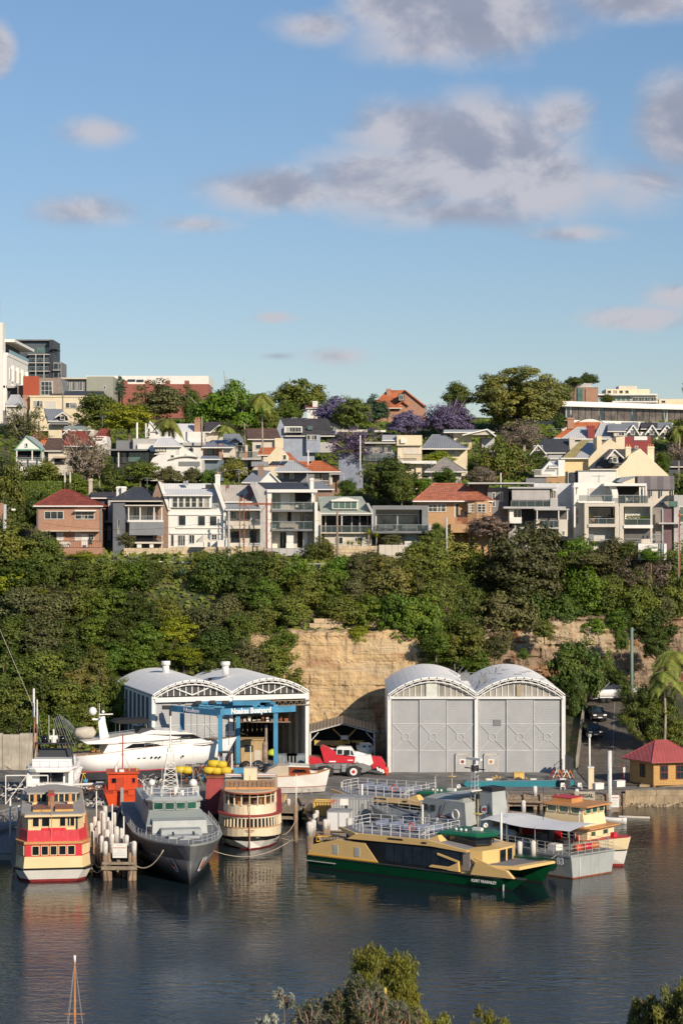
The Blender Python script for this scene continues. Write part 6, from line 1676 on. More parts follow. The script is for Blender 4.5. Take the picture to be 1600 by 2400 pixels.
ho=MB();ho.lathe([(.55,0),(.7,.25),(.5,.55),(.15,.75)],(0,0),9);o=ho.obj('covered_pump',YG,None,True,loc=tuple(at(638,1771,253)));tag(o,'bright yellow-green covered bundle in the mouth of the open shed','tarp bundle')
wl=thing('workshop_shelf','cluttered workshop shelf high in the open shed bay','shelf',tuple(at(615,1694,258)))
MB().box(-3.6,3.4,0,.9,0,.12).obj('shelf_board',TIMBER,wl)
for i in range(12):MB().box(-3.4+i*.55,-3.4+i*.55+random.uniform(.25,.5),.1,.7,.12,random.uniform(.3,.75)).obj('box',random.choice([WHITE,RUST,MGREY,PLY,PALE]),wl)
# ---- blue travel lift
tl=thing('travel_lift','large blue travel lift spanning the yard in front of the left shed','travel lift',(at(426,1815,243).x,243,QZ))
LZ={}
def tlp(px,py,D):return at(px,py,D)-tl.location
def leg(px,D,y0,w_=.5):
    a=tlp(px,1815,D);b=tlp(px,y0,D)
    l=MB().box(a.x-w_/2,a.x+w_/2,a.y-.3,a.y+.3,.9,b.z).obj('leg',BLUE,tl)
    return a,b
legs=[leg(516,241.5,1675),leg(646,246.5,1672),leg(427,247.8,1672,.5),leg(558,251.2,1680,.5)]
def beam(name,A,B,w_,h_,parent=tl):return MB().bar(tuple(A),tuple(B),w_,h_).obj(name,BLUE,parent)
b1=beam('front_beam',tlp(513,1669,241.5),tlp(690,1661,248),.5,.68)
b2=beam('side_beam',tlp(400,1660,248.6),tlp(520,1672,241.5),.5,.7)
b3=beam('rear_beam',tlp(465,1652,251),tlp(625,1655,252.5),.5,.8)
b4=beam('side_beam',tlp(646,1660,246.5),tlp(610,1655,252.5),.5,.8)
beam('lower_beam',tlp(516,1808,241.5),tlp(600,1806,244),.7,.7);beam('lower_beam',tlp(427,1797,247.8),tlp(516,1808,241.5),.7,.7);beam('lower_beam',tlp(646,1800,246.5),tlp(610,1795,251),.6,.6)
for(px,D)in((516,241.5),(646,246.5),(427,247.8),(558,251.2)):
    a=tlp(px,1815,D)
    for s_ in(-.9,.9):
        wv=MB().lathe([(.2,-.25),(.55,-.22),(.6,0),(.55,.22),(.2,.25)],(0,0),14).obj('wheel',mat('black_rubber',(.02,.02,.02),.8),tl,True,loc=(a.x+s_,a.y,.6));wv.rotation_euler=(R(90),0,0)
n1=tlp(513,1667,235.6);A=tlp(513,1669,241.5);B=tlp(690,1661,248);ang=math.atan2(B.y-A.y,B.x-A.x)
pitch=-math.atan2(B.z-A.z,(B-A).length)
LET=mat('white_lettering',(.8,.8,.8),.5)
pos=A.lerp(B,.40)+Vector((math.sin(ang),-math.cos(ang),0))*.29
def sign_rot(ang,tilt):return(Matrix.Rotation(ang,4,'Z')@Matrix.Rotation(tilt,4,'Y')@Matrix.Rotation(R(90),4,'X')).to_euler()
text('lettering','Noakes Boatyard',.86,LET,tl,pos,sign_rot(ang,pitch),.02,sx=.93,bold=.03)
A2=tlp(400,1660,248.6);B2=tlp(520,1672,241.5);ang2=math.atan2(B2.y-A2.y,B2.x-A2.x)
pos2=A2.lerp(B2,.44)+Vector((math.sin(ang2),-math.cos(ang2),0))*.29
text('lettering','Noakes',.62,LET,tl,pos2,sign_rot(ang2,-math.atan2(B2.z-A2.z,(B2-A2).length)),.02,sx=1.5,bold=.02)
hs=MB()
for k in range(7):
    a=A2.lerp(B2,k/7)+Vector((0,0,.5));hs.tube([a,A2.lerp(B2,(k+1)/7)+Vector((0,.2,.55+.1*(k%2)))],.05,5)
for k in range(9):
    a=tlp(465+16*k,1650,251);MB().box(a.x-.3,a.x+.35,-.3+a.y,.3+a.y,a.z,a.z+random.uniform(.15,.4)).obj('hoist_fitting',BLUE if k%2 else CHAR,tl)
hs.obj('hydraulic_hose',CHAR,tl);
ch=MB()
for px in(448,462,492,536):a=tlp(px,1670,243);ch.tube([a,(a.x,a.y,a.z-random.uniform(2.5,5.5))],.025,4)
ch.obj('sling_cable',CHAR,tl);c1=tlp(396,1659,247.5);MB().box(c1.x-.8,c1.x+.2,c1.y-.3,c1.y+.3,c1.z-.2,c1.z+.25).obj('motor_housing',CHAR,tl)
k1=tlp(590,1651,250);MB().box(k1.x-2.2,k1.x+2.2,k1.y-.4,k1.y+.4,k1.z-.1,k1.z+.45).obj('hoist_carriage',BLUE,tl);k1=tlp(628,1656,250);MB().box(k1.x-.9,k1.x+.9,k1.y-.4,k1.y+.4,k1.z,k1.z+.5).obj('engine_box',BLUE,tl)
# ---- boat cradle stands: trestles with timber braces near the yacht bow
for i,(px0,px1,y0,y1,D)in enumerate(((513,543,1766,1833,240.5),)):
    t_=thing('boat_trestle','tall white steel trestle with crossed rusty braces','trestle',tuple(at(px0,y1,D)))
    w_=at(px1,y1,D).x-at(px0,y1,D).x;hh=at(px0,y0,D).z-at(px0,y1,D).z
    for x in(0,w_):
        for yy in(0,1.2):MB().box(x-.06,x+.06,yy-.06,yy+.06,0,hh).obj('leg',WHITE,t_)
    MB().box(-.1,w_+.1,-.1,1.3,hh,hh+.15).obj('top_plate',CHAR,t_);MB().bar((0,-.1,0),(w_,-.1,hh),.09).bar((w_,-.13,0),(0,-.13,hh),.09).obj('brace',RUST,t_)
for i,(px,D)in enumerate(((445,239),(470,240),(458,237))):
    t_=thing('boat_stand',('left','middle','right')[i]+' rusty boat stand under the white yacht bow','boat stand',(at(px,1832,D).x,D,QZ))
    for k in range(3):a=k*2.1;MB().bar((0,0,2.1),(math.cos(a)*.9,math.sin(a)*.9,0),.07).obj('leg',RUST if k else TIMBER,t_)
    MB().box(-.5,.5,-.2,.2,2.1,2.2).obj('pad',CHAR,t_)
# ---- open steel shelter in front of the cliff
p=at(727,1808,262)
st=thing('steel_shelter','open gabled steel shelter with a fawn ribbed roof against the cliff','shelter',(p.x,262,QZ))
wS=at(877,1808,262).x-p.x;zE=at(727,1718,262).z-QZ;zR=at(800,1697,262).z-QZ
FAWN=ribmat('fawn_ribbed_roof',(.27,.235,.20),.5,.42,'X',.9,.08)
c=wS/2;rr=MB()
for s_ in(0,1):
    x0,x1=(-.35,c)if s_==0 else(c,wS+.35);z0,z1=(zE,zR)if s_==0 else(zR,zE)
    rr.add([(x0,0,z0),(x1,0,z1),(x1,9.5,z1+.0),(x0,9.5,z0),(x0,0,z0+.12),(x1,0,z1+.12),(x1,9.5,z1+.12),(x0,9.5,z0+.12)],[(0,3,2,1),(4,5,6,7),(0,1,5,4),(1,2,6,5),(2,3,7,6),(3,0,4,7)])
    # raise the rear so the pitched roof is seen from the eye height of the picture
rr.obj('roof',FAWN,st)
for x in(0,wS):
    for y in(.2,4.5,9):MB().box(x-.08,x+.08,y-.08,y+.08,0,zE).obj('post',SHEDW,st)
    sg=1 if x==0 else-1
    MB().bar((x,.2,zE-1.1),(x+sg*1.0,.2,zE+.05),.08).obj('knee_brace',SHEDW,st)
MB().box(-.02,.04,.4,9.5,0,zE).obj('side_wall',MGREY,st);MB().box(wS-.04,wS+.02,.4,9.5,0,zE).obj('side_wall',MGREY,st);MB().box(0,wS,9.4,9.5,0,zE).obj('rear_wall',DGREY,st)
RB=MB();RB.bar((0,.1,zE+.02),(c,.1,zR+.02),.14);RB.bar((c,.1,zR+.02),(wS,.1,zE+.02),.14);RB.obj('rafter',SHEDW,st)
LIF=mat('yellow_lifting_beam',(.62,.42,.10),.6)
lf=thing('lifting_frame','yellow V-shaped lifting frame hanging inside the steel shelter','lifting frame',tuple(at(807,1727,264)))
MB().bar((-1.45,0,1.0),(-.3,0,-.1),.16).bar((1.45,0,1.0),(.4,0,-.1),.16).bar((-.3,0,-.1),(-.6,0,-.7),.14).bar((.4,0,-.1),(.65,0,-.7),.14).obj('arm',LIF,lf);MB().box(-.45,.45,-.2,.2,-.35,.15).obj('winch_block',WHITE,lf)
tb=thing('timber_pile','pile of yellow timber offcuts under the roof of the steel shelter','timber pile',tuple(at(795,1737,265)))
random.seed(8)
for i in range(16):x=random.uniform(-3.2,2.4);MB().box(x,x+random.uniform(.5,1.4),random.uniform(-.5,0),.4,-.1-random.random()*.5,.1).obj('plank',LIF if i%3 else PLY,tb)
# ---- crane truck
RED=mat('crane_red',(.55,.025,.04),.4,0,.08,1);WP=mat('vehicle_white',(.78,.78,.76),.35,0,.04,1);GREYP=mat('chassis_grey',(.20,.20,.20),.5,0,.12,1);RUB=mat('black_rubber')
cr=Bl('mobile_crane','red and white rough-terrain mobile crane with a grey chassis parked before the shelter','mobile crane','H',560,930,246.2)
cr.poly('chassis',[(602,848),(640,842),(930,842),(985,862),(990,880),(935,905),(900,862),(835,862),(820,905),(725,905),(715,862),(640,862),(610,870)],-.2,2.6,GREYP)
for x in(678,866):
    for d_ in(-.45,2.4):
        w_=MB().lathe([(.3,-.28),(.80,-.28),(.9,-.15),(.9,.15),(.80,.28),(.3,.28)],(0,0),22).obj('wheel',RUB,cr.t,True,loc=(cr.X(x,d_),d_,cr.Z(893)))
        w_.rotation_euler=(R(90),0,0)
        MB().cyl((0,0),.42,.0,.30,16).obj('rim',WP,w_);MB().cyl((0,0),.2,.02,.34,12).obj('hub',RED,w_)
cr.poly('mudguard',[(625,868),(650,848),(712,848),(735,880),(720,870),(690,855),(650,858)],-.75,.2,GREYP);cr.poly('mudguard',[(815,880),(835,848),(905,848),(930,880),(915,872),(885,856),(840,860)],-.75,.2,GREYP)
cr.box('side_box',785,818,850,900,-.5,0,STEEL);cr.box('side_box',730,780,852,880,-.4,0,GREYP)
for k in range(4):cr.box('step',787,816,856+k*12,861+k*12,-.6,-.5,STEEL)
cr.poly('engine_cover',[(668,838),(655,790),(640,735),(652,726),(740,760),(770,780),(878,795),(872,838)],-.1,2.4,RED)
cr.poly('cab',[(748,780),(752,735),(770,729),(850,731),(880,775),(880,795),(800,782)],-.25,1.0,WP)
cr.box('cab_window',757,790,748,778,-.3,-.24,GLASS);cr.box('cab_window',800,840,750,784,-.3,-.24,GLASS);cr.poly('cab_window',[(848,752),(858,756),(868,786),(848,782)],-.3,-.24,GLASS)
cr.poly('boom',[(640,726),(700,738),(900,765),(985,790),(985,808),(900,792),(700,762)],1.1,1.9,WP);cr.poly('boom_tip',[(868,790),(985,785),(1000,840),(960,870),(900,835),(865,838)],.2,1.4,WP)
cr.poly('hook_arm',[(985,795),(1055,800),(1085,850),(1082,905),(1062,900),(1040,860),(1000,880),(985,850)],.3,1.5,RED)
cr.poly('counterweight',[(560,800),(600,798),(640,805),(665,840),(570,848),(560,838)],.1,2.3,RED);cr.box('exhaust',618,628,785,810,.5,.8,CHAR)
for k in range(3):cr.poly('warning_stripe',[(1020+k*18,868+k*8),(1032+k*18,866+k*8),(1042+k*18,890+k*8),(1030+k*18,893+k*8)],.2,.28,WP)
cr.poly('outrigger',[(900,842),(935,845),(950,900),(920,905)],-.4,.3,GREYP);hk=MB()
for i in range(1):q_=Vector((cr.X(random.uniform(890,1040)),random.uniform(-.1,.2),cr.Z(random.uniform(800,900))));hk.bar(q_,q_+Vector((random.uniform(-.5,.5),0,random.uniform(-.5,.5))),.06)
hk.obj('hydraulic_ram',CHAR,cr.t)
MB().box(cr.X(825),cr.X(862),-.13,-.1,cr.Z(822),cr.Z(816)).obj('lettering_strip',LET,cr.t)
MB().box(cr.X(700),cr.X(745),-.13,-.1,cr.Z(832),cr.Z(824)).obj('lettering_strip',LET,cr.t)
# small white sloop stored in the shelter
def hull_mesh(L,B,H,n=10,flare=.75,tran=.75,sheer=.25,kz=-.35):
    rings=[]
    for i in range(n+1):
        u=i/n;b=B/2*(1-max(0,(u-.35)/.65)**2.2)*(tran+(1-tran)*min(1,u/.35))
        b=max(b,.02);h=H+sheer*(abs(u-.35)/.65)**2*(1 if u>.35 else .3)
        x=u*L+(0 if u<.9 else(u-.9)*L*.25)
        k=kz*(1-u**5)
        rings.append([(x,b,h),(x-.05*u*L*.6,b*(flare+.12),h*.45),(x-.1*u*L*.6,b*flare*.75,0),(x-.1*u*L,0,k),(x-.1*u*L*.6,-b*flare*.75,0),(x-.05*u*L*.6,-b*(flare+.12),h*.45),(x,-b,h)])
    m=MB().loft(rings,closed=True)
    return m
OFFW=mat('offwhite_gelcoat',(.76,.73,.66),.35,0,.05,.8,0,8,.15,(.5,.45,.36));GEL=mat('white_gelcoat',(.82,.81,.79),.25,0,.02,.6,0,8,.08,(.6,.56,.5))
sb=thing('small_sailboat','small off-white sailing boat stored end-on inside the steel shelter','boat',tuple(at(850,1768,259)),R(-82))
hull_mesh(4.6,2.1,1.1).obj('hull',OFFW,sb,True);MB().box(1.2,3.3,-.6,.6,1.0,1.55).obj('cabin',OFFW,sb)
for s_ in(-.35,.35):MB().box(3.28,3.34,s_-.16,s_+.16,1.15,1.4).obj('window',GLASS,sb)
MB().box(.8,3.6,-.1,.1,-1.2,0).obj('keel',BRICK_B,sb);MB().box(1,3.2,-.5,.5,-1.3,-1.18).obj('cradle',TIMBER,sb)
# ---- hut on piers
wbd=ribmat('tan_weatherboard',(.50,.29,.095),.7,.17,'Z',.8,.08)
hq=at(1477,1838,239.5)
ht=thing('weatherboard_hut','small tan weatherboard hut on brick piers with a red pyramid roof and maroon windows','hut',(hq.x,239.5,hq.z),R(0))
zt=at(0,1777,239.5).z-hq.z;zr=at(0,1729,242).z-hq.z
x1=at(1532,1838,236).x-hq.x     # front corner nearest to us
fr0=[(0,.0),(x1,-3.5),(x1+4.8,-2.4),(x1+2.4,3.6)]
z_lo=.25
MB().prism(fr0,z_lo,zt).obj('wall',wbd,ht)
cen=(sum(p[0]for p in fr0)/4,sum(p[1]for p in fr0)/4)
ev=[(cen[0]+(p[0]-cen[0])*1.28,cen[1]+(p[1]-cen[1])*1.28)for p in fr0]
REDR=ribmat('faded_red_tin',(.38,.09,.085),.5,.4,'X',.3,.08);OCH=mat('ochre_trim',(.5,.29,.1),.6)
rf=MB();r0=Vector((cen[0]-.7,cen[1],zr));r1=Vector((cen[0]+.7,cen[1]+.2,zr))
vs_=[(p[0],p[1],zt+.02)for p in ev]+[tuple(r0),tuple(r1)]
rf.add(vs_+[(p[0],p[1],zt-.1)for p in ev],[(0,1,4),(1,2,5,4),(2,3,5),(3,0,4,5),(9,8,7,6),(0,6,7,1),(1,7,8,2),(2,8,9,3),(3,9,6,0)]);ro=rf.obj('roof',REDR,ht)
rc=MB()
for i,j in((0,4),(1,4),(2,5),(4,5)):rc.tube([vs_[i],vs_[j]],.07,5)
rc.obj('ridge_cap',REDR,ro)
MR=mat('maroon_trim',(.14,.02,.02),.6)
def wallwin(P,Q,u,z0,z1,w_):
    P=Vector((P[0],P[1],0));Q=Vector((Q[0],Q[1],0));d=(Q-P).normalized();nr=Vector((d.y,-d.x,0));c=P.lerp(Q,u)+nr*.03
    f=MB()
    for k in(-1,0,1):a=c+d*k*w_/2;f.bar((a.x,a.y,z0),(a.x,a.y,z1),.09 if k else .05,.08)
    for z in(z0,(z0+z1)/2,z1):a=c-d*w_/2;b=c+d*w_/2;f.bar((a.x,a.y,z),(b.x,b.y,z),.07,.09)
    fo=f.obj('window',MR,ht);a=c-d*w_/2;b=c+d*w_/2;g_=nr*-.02
    MB().poly([(a.x+g_.x,a.y+g_.y,z0),(b.x+g_.x,b.y+g_.y,z0),(b.x+g_.x,b.y+g_.y,z1),(a.x+g_.x,a.y+g_.y,z1)]).obj('pane',GLASS,fo)
zl,zh=.95,2.45
wallwin(fr0[0],fr0[1],.52,zl+.1,zh,.8);wallwin(fr0[1],fr0[2],.24,zl,zh,.85);wallwin(fr0[1],fr0[2],.62,zl,zh,.85);wallwin(fr0[1],fr0[2],.93,zl,zh,.4)
for(a,b)in((0,1),(1,2)):
    for u in(.02,.34,.66,.98):
        q_=(fr0[a][0]+(fr0[b][0]-fr0[a][0])*u,fr0[a][1]+(fr0[b][1]-fr0[a][1])*u+.2);MB().box(q_[0]-.15,q_[0]+.15,q_[1],q_[1]+.3,-1.1,z_lo).obj('pier',BRICK_R,ht)
cb_=MB();[cb_.bar((fr0[i][0],fr0[i][1],z_lo),(fr0[i][0],fr0[i][1],zt),.12)for i in range(3)];cb_.obj('corner_board',OCH,ht)
crate('blue drum seen through the right-hand window of the hut',1588,1812,237.0,.01,.01,.01,BLUE)if False else None
# ground under the hut: bank slab
bk=MB().prism([(33,236.35),(60,238.1),(60,252),(37.5,252)],QZ-.2,QZ+.25);struct(bk.obj('grass_verge',mat('dry_verge',(.30,.22,.13),.95,0,.25,.8)))
# poles and signs near the road
t,hh=pole('white_mooring_pile','very tall white mooring pile left of the hut','mooring pile',1428,1760,1905,229.5,.27,mat('peeling_white_paint',(.62,.62,.6),.8,0,.1,1,.3,6,.8,(.2,.16,.12)),n=10)
t,hh=pole('white_lamp_pole','thin white pole with a capped top above the cream post','pole',1381,1727,1812,238,.12,WHITE);MB().cyl((0,0),.22,hh,hh+.3,8).obj('cap',LGREY,t)
cp=Bl('cream_post','square cream rendered post at the head of the timber wharf','post','I',925,1190,234.6);cp.box('body',925,962,1046,1195,0,.7,CREAM);cp.box('cap',922,965,1041,1048,-.05,.75,WHITE)
t,hh=pole('red_sign_post','thin red post beside the hut','sign post',1462,1790,1842,239,.05,RED);MB().box(-.12,.12,-.08,-.03,hh-1.0,hh-.4).obj('sign',WHITE,t)
pole('green_power_pole','tall green-painted power pole at the top of the steep road','power pole',1480,1471,1655,282,.24,mat('green_grey_pole',(.16,.22,.18),.7),[(-.1,.3,.5,.1)])
# road retaining wall
rwl=thing('road_retaining_wall','rendered concrete retaining wall on the left side of the steep road','wall',(0,0,0));rwm=MB();rings=[]
for(y,z)in RP[2:]:a,b2=road_x(y);rings.append([(a-.32,y,z-2.5),(a-.32,y,z+1.0),(a-.02,y,z+1.0),(a-.02,y,z-2.5)])
rwm.loft(rings,closed=True);rwm.obj('wall',mat('stained_concrete',(.30,.27,.22),.9,0,.2,.8,.3,5,.5,(.12,.1,.08)),rwl)
# ---- cars
def car(label,px,py,D,rz,body,kind='ute'):
    q_=at(px,py,D);t_=thing('parked_car',label,'car',(q_.x,D,q_.z),rz,'cars parked on the steep road')
    pr=[(-2.3,.35),(-2.35,.75),(-2.2,1.0),(-1.3,1.08),(-.75,1.62),(1.2,1.68),(2.1,1.15),(2.3,.95),(2.3,.35)]
    MB().extr([(x,z)for x,z in pr[:4]+[(2.25,1.08)]+pr[-2:]],-.92,.92).obj('body',body,t_)
    cab=MB();lo=[(-1.35,-.88),(2.05,-.88),(2.05,.88),(-1.35,.88)];hi=[(-.7,-.7),(1.3,-.7),(1.3,.7),(-.7,.7)]
    cab.prism(lo,1.06,1.66,hi);cab.obj('cabin',GLASS,t_);MB().prism([(-.72,-.72),(1.32,-.72),(1.32,.72),(-.72,.72)],1.64,1.72).obj('roof',body,t_)
    for x in(-1.45,1.5):
        for s_ in(-1,1):
            w_=MB().lathe([(.2,-.11),(.36,-.11),(.38,0),(.36,.11),(.2,.11)],(0,0),14).obj('wheel',RUB,t_,True,loc=(x,s_*.86,.38));w_.rotation_euler=(R(90),0,0);MB().cyl((0,0),.2,-.12,.12,10).obj('rim',STEEL,w_)
    for s_ in(-.65,.65):
        MB().box(-2.38,-2.3,s_-.2,s_+.2,.72,.9).obj('headlight',mat('headlight',(.85,.85,.8),.1),t_);MB().box(2.28,2.36,s_-.15,s_+.15,.7,.95).obj('tail_light',RED,t_)
        MB().box(-.95,-.75,s_*1.5-.1,s_*1.5+.1,1.0,1.2).obj('mirror',body,t_)
    MB().box(-2.4,-2.3,-.85,.85,.4,.55).obj('bumper',CHAR,t_);MB().box(-2.42,-2.39,-.26,.26,.45,.57).obj('number_plate',WHITE,t_);MB().box(-2.37,-2.32,-.4,.4,.62,.85).obj('grille',CHAR,t_)
    return t_
BLK=mat('black_car_paint',(.012,.012,.015),.2)
def rz_at(Y):
    z=0
    for a,b in zip(RP,RP[1:]):
        if a[0]<=Y<=b[0]:z=a[1]+(b[1]-a[1])*(Y-a[0])/(b[0]-a[0])
    return z+.09
c1=car('black four-wheel drive with lit-looking headlights facing down the steep road',1386,1722,265.5,R(96),BLK);c1.location.z=rz_at(265.5);c1.rotation_euler.x=0
c2=car('second black car parked behind the front one on the steep road',1396,1690,273,R(96),mat('dark_car_paint',(.02,.02,.022),.25));c2.location.z=rz_at(273)
# boat on a trailer
bt=thing('trailer_boat','white speedboat with a dark cover on a tandem trailer at the top of the road','boat',(at(1383,1640,283).x,283,rz_at(283)+.75),R(14))
hull_mesh(6.6,2.3,.95).obj('hull',GEL,bt,True);MB().extr([(.8,.9),(2.0,1.45),(4.0,1.5),(5.0,1.1)],-.85,.85).obj('boat_cover',mat('navy_cover',(.03,.035,.06),.8),bt);MB().box(-.3,.1,-.3,.3,.3,1.5).obj('outboard',WP,bt);MB().bar((1.4,-.9,1.0),(2.4,-.8,1.9),.06).bar((2.4,-.8,1.9),(2.4,.8,1.9),.06).obj('targa_bar',STEEL,bt)
trl=thing('boat_trailer','galvanised tandem-axle trailer under the white speedboat','trailer',(bt.location.x,283,rz_at(283)),R(14))
MB().bar((0,-.7,.55),(5.2,-.3,.6),.1).bar((0,.7,.55),(5.2,.3,.6),.1).bar((5.2,0,.6),(7.2,0,.55),.1).obj('frame',STEEL,trl)
for x in(1.4,2.2):
    for s_ in(-1.05,1.05):w_=MB().lathe([(.15,-.1),(.33,-.1),(.33,.1),(.15,.1)],(0,0),12).obj('wheel',RUB,trl,True,loc=(x,s_,.33));w_.rotation_euler=(R(90),0,0)
MB().box(.9,2.7,-1.2,-.9,.66,.75).obj('mudguard',WP,trl)
# ---- long teal barge pontoon on the hard, chairs and trestles
tp=Bl('teal_pontoon','long low teal-sided pontoon lying in front of the right boat shed','pontoon','I',90,1175,236.6)
tp.poly('hull',[(88,1140),(830,1132),(835,1160),(800,1172),(600,1178),(100,1176),(75,1160)],0,1.6,mat('teal_paint',(.02,.20,.25),.5,0,.1,.5,0,8,.3));tp.poly('deck',[(95,1136),(826,1128),(826,1133),(95,1141)],.1,1.5,MGREY)
for k in range(7):x=130+k*100;tp.box('deck_fitting',x,x+42,1120,1134,.5,.9,random.choice([CHAR,WHITE,TIMBER,CHAR]))
for i,x in enumerate((735,850)):
    c_=Bl('garden_chair',('left','right')[i]+' white plastic chair by the edge of the timber wharf','chair','I',x,1195,234.1)
    c_.box('seat',x,x+32,1172,1177,0,.5,WHITE);c_.box('backrest',x+2,x+28,1148,1172,.44,.5,WHITE)
    for xx in(x,x+28):
        c_.box('armrest',xx,xx+4,1160,1164,0,.5,WHITE)
        for d_ in(0,.44):c_.box('leg',xx,xx+4,1177,1194,d_,d_+.06,WHITE)
for i in range(6):
    q_=at(1296+i*8,1826,243.5+(i%2)*.5);t_=thing('trestle',('red','white','orange')[i%3]+' folding trestle, number %s in the row beside the shed corner'%('one','two','three','four','five','six')[i],'trestle',tuple(q_),0,'folding trestles by the right shed corner')
    mm=[mat('trestle_red',(.45,.06,.04),.7),WHITE,mat('trestle_orange',(.5,.18,.05),.7)][i%3]
    MB().bar((-.45,0,0),(0,0,.95),.06).bar((.45,0,0),(0,0,.95),.06).bar((-.45,.5,0),(0,.5,.95),.06).bar((.45,.5,0),(0,.5,.95),.06).obj('leg',mm,t_);MB().box(-.05,.05,-.05,.55,.93,1.0).obj('top_bar',mm,t_)
bn=Bl('black_bin_stack','stack of black pipes and drums beside the right corner of the right shed','drums','I',765,1140,246)
for k,x in enumerate((770,788,806)):bn.box('drum',x,x+15,962+k*8,1130,k*.3,.8+k*.3,CHAR)
st_=Bl('steel_stair','small steel stair frame beside the right corner of the right shed','stairs','I',690,1090,247)
sm=MB();sm.bar((st_.X(692),0,st_.Z(1080)),(st_.X(692),0,st_.Z(1020)),.06).bar((st_.X(692),0,st_.Z(1030)),(st_.X(740),0,st_.Z(990)),.06).bar((st_.X(745),0,st_.Z(1080)),(st_.X(745),0,st_.Z(985)),.06).bar((st_.X(692),0,st_.Z(1080)),(st_.X(745),0,st_.Z(1020)),.06)
sm.obj('frame',CHAR,st_.t)
# ================================================================ boats
def BT(name,label,cat,X,Y,rz,group=None,z=0.0):return thing(name,label,cat,(X,Y,z),R(rz),group)
def hb(st,f0,f1,name,m,parent,extra=0.0,smooth=False):
    """slice of a hull between two heights. station = (x at waterline, x at deck, half width wl, half width deck, deck z)"""
    rings=[]
    for s in st:
        r=[]
        for f in(f0,f1):
            z=f(s)if callable(f)else f
            u=max(-.35,min(1.25,z/s[4]));u2=u if u<0 else u**.8
            r.append((s[0]+(s[1]-s[0])*u,max(.01,s[2]+(s[3]-s[2])*u2+extra),z))
        (a,b)=r
        rings.append([(a[0],a[1],a[2]),(b[0],b[1],b[2]),(b[0],-b[1],b[2]),(a[0],-a[1],a[2])])
    return MB().loft(rings,closed=True).obj(name,m,parent,smooth)
def edgewin(parent,P,Q,a,b,z0,z1,fm,gm,fw=.05,off=.0,mull=0):
    """framed window on the vertical wall P->Q (fractions a..b); outside is to the right of P->Q"""
    P=Vector((P[0],P[1],0));Q=Vector((Q[0],Q[1],0));d=(Q-P);n=Vector((d.y,-d.x,0)).normalized()
    A=P+d*a+n*(.02+off);B=P+d*b+n*(.02+off)
    f=MB()
    f.bar((A.x,A.y,z0),(A.x,A.y,z1),fw,.07).bar((B.x,B.y,z0),(B.x,B.y,z1),fw,.07)
    f.bar((A.x,A.y,z0),(B.x,B.y,z0),.075,fw).bar((A.x,A.y,z1),(B.x,B.y,z1),.075,fw)
    for k in range(1,mull+1):
        c=A.lerp(B,k/(mull+1));f.bar((c.x,c.y,z0),(c.x,c.y,z1),fw*.8,.06)
    w=f.obj('window',fm,parent)
    a1=A-n*.012;b1=B-n*.012;a2=A-n*.05;b2=B-n*.05
    MB().add([(a1.x,a1.y,z0),(b1.x,b1.y,z0),(b2.x,b2.y,z0),(a2.x,a2.y,z0),(a1.x,a1.y,z1),(b1.x,b1.y,z1),(b2.x,b2.y,z1),(a2.x,a2.y,z1)],
             [(0,3,2,1),(4,5,6,7),(0,1,5,4),(1,2,6,5),(2,3,7,6),(3,0,4,7)]).obj('pane',gm,w)
    return w
def handrail(parent,pts,h,m,r=.025,step=1.2,rows=2,name='guard_rail'):
    pts=[Vector(p)for p in pts];mb=MB()
    for k in range(rows):z=h*(k+1)/rows;mb.tube([p+Vector((0,0,z))for p in pts],r,4)
    for a,b in zip(pts,pts[1:]):
        n=max(1,int((b-a).length/step))
        for i in range(n):p=a.lerp(b,i/n);mb.tube([p,p+Vector((0,0,h))],r*1.2,4)
    p=pts[-1];mb.tube([p,p+Vector((0,0,h))],r*1.2,4)
    return mb.obj(name,m,parent)
FCREAM=mat('ferry_cream',(.74,.58,.32),.45,0,.04,.8,0,8,.12,(.5,.36,.2))
FRED=mat('ferry_red',(.58,.03,.045),.4,0,.08,.6,0,8,.2,(.7,.25,.22))
FORANGE=mat('varnished_rail',(.55,.27,.10),.5,0,.1,1)
BOOT=mat('boot_red',(.30,.03,.03),.6,0,.15,1)
BLACKP=mat('black_paint',(.015,.015,.015),.5)
DECKG=mat('ferry_roof_grey',(.38,.35,.31),.7,0,.08,.8)
TEAK=ribmat('teak_slats',(.30,.13,.08),.6,.22,'X',.6,.12)
NAVYG=mat('naval_grey',(.36,.385,.375),.5,0,.06,.7,0,8,.25,(.15,.15,.13))
NAVYD=mat('dark_hull_grey',(.10,.105,.112),.45,0,.25,.35,0,8,.35,(.12,.10,.085))
CANVAS=mat('grey_green_canvas',(.33,.37,.34),.8,0,.05,.6)
CGREEN=mat('catamaran_green',(.003,.055,.02),.3,0,.08,.6)
CCREAM=mat('catamaran_cream',(.74,.50,.20),.4,0,.04,.6,0,8,.1,(.5,.33,.14))
CBLACK=mat('catamaran_window_black',(.012,.012,.014),.12,0,.2,.8)
SMOKE=glassmat('smoked_glass',(.012,.014,.018),.08)
GREENW=glassmat('green_bridge_glass',(.02,.09,.06),.08,.3)
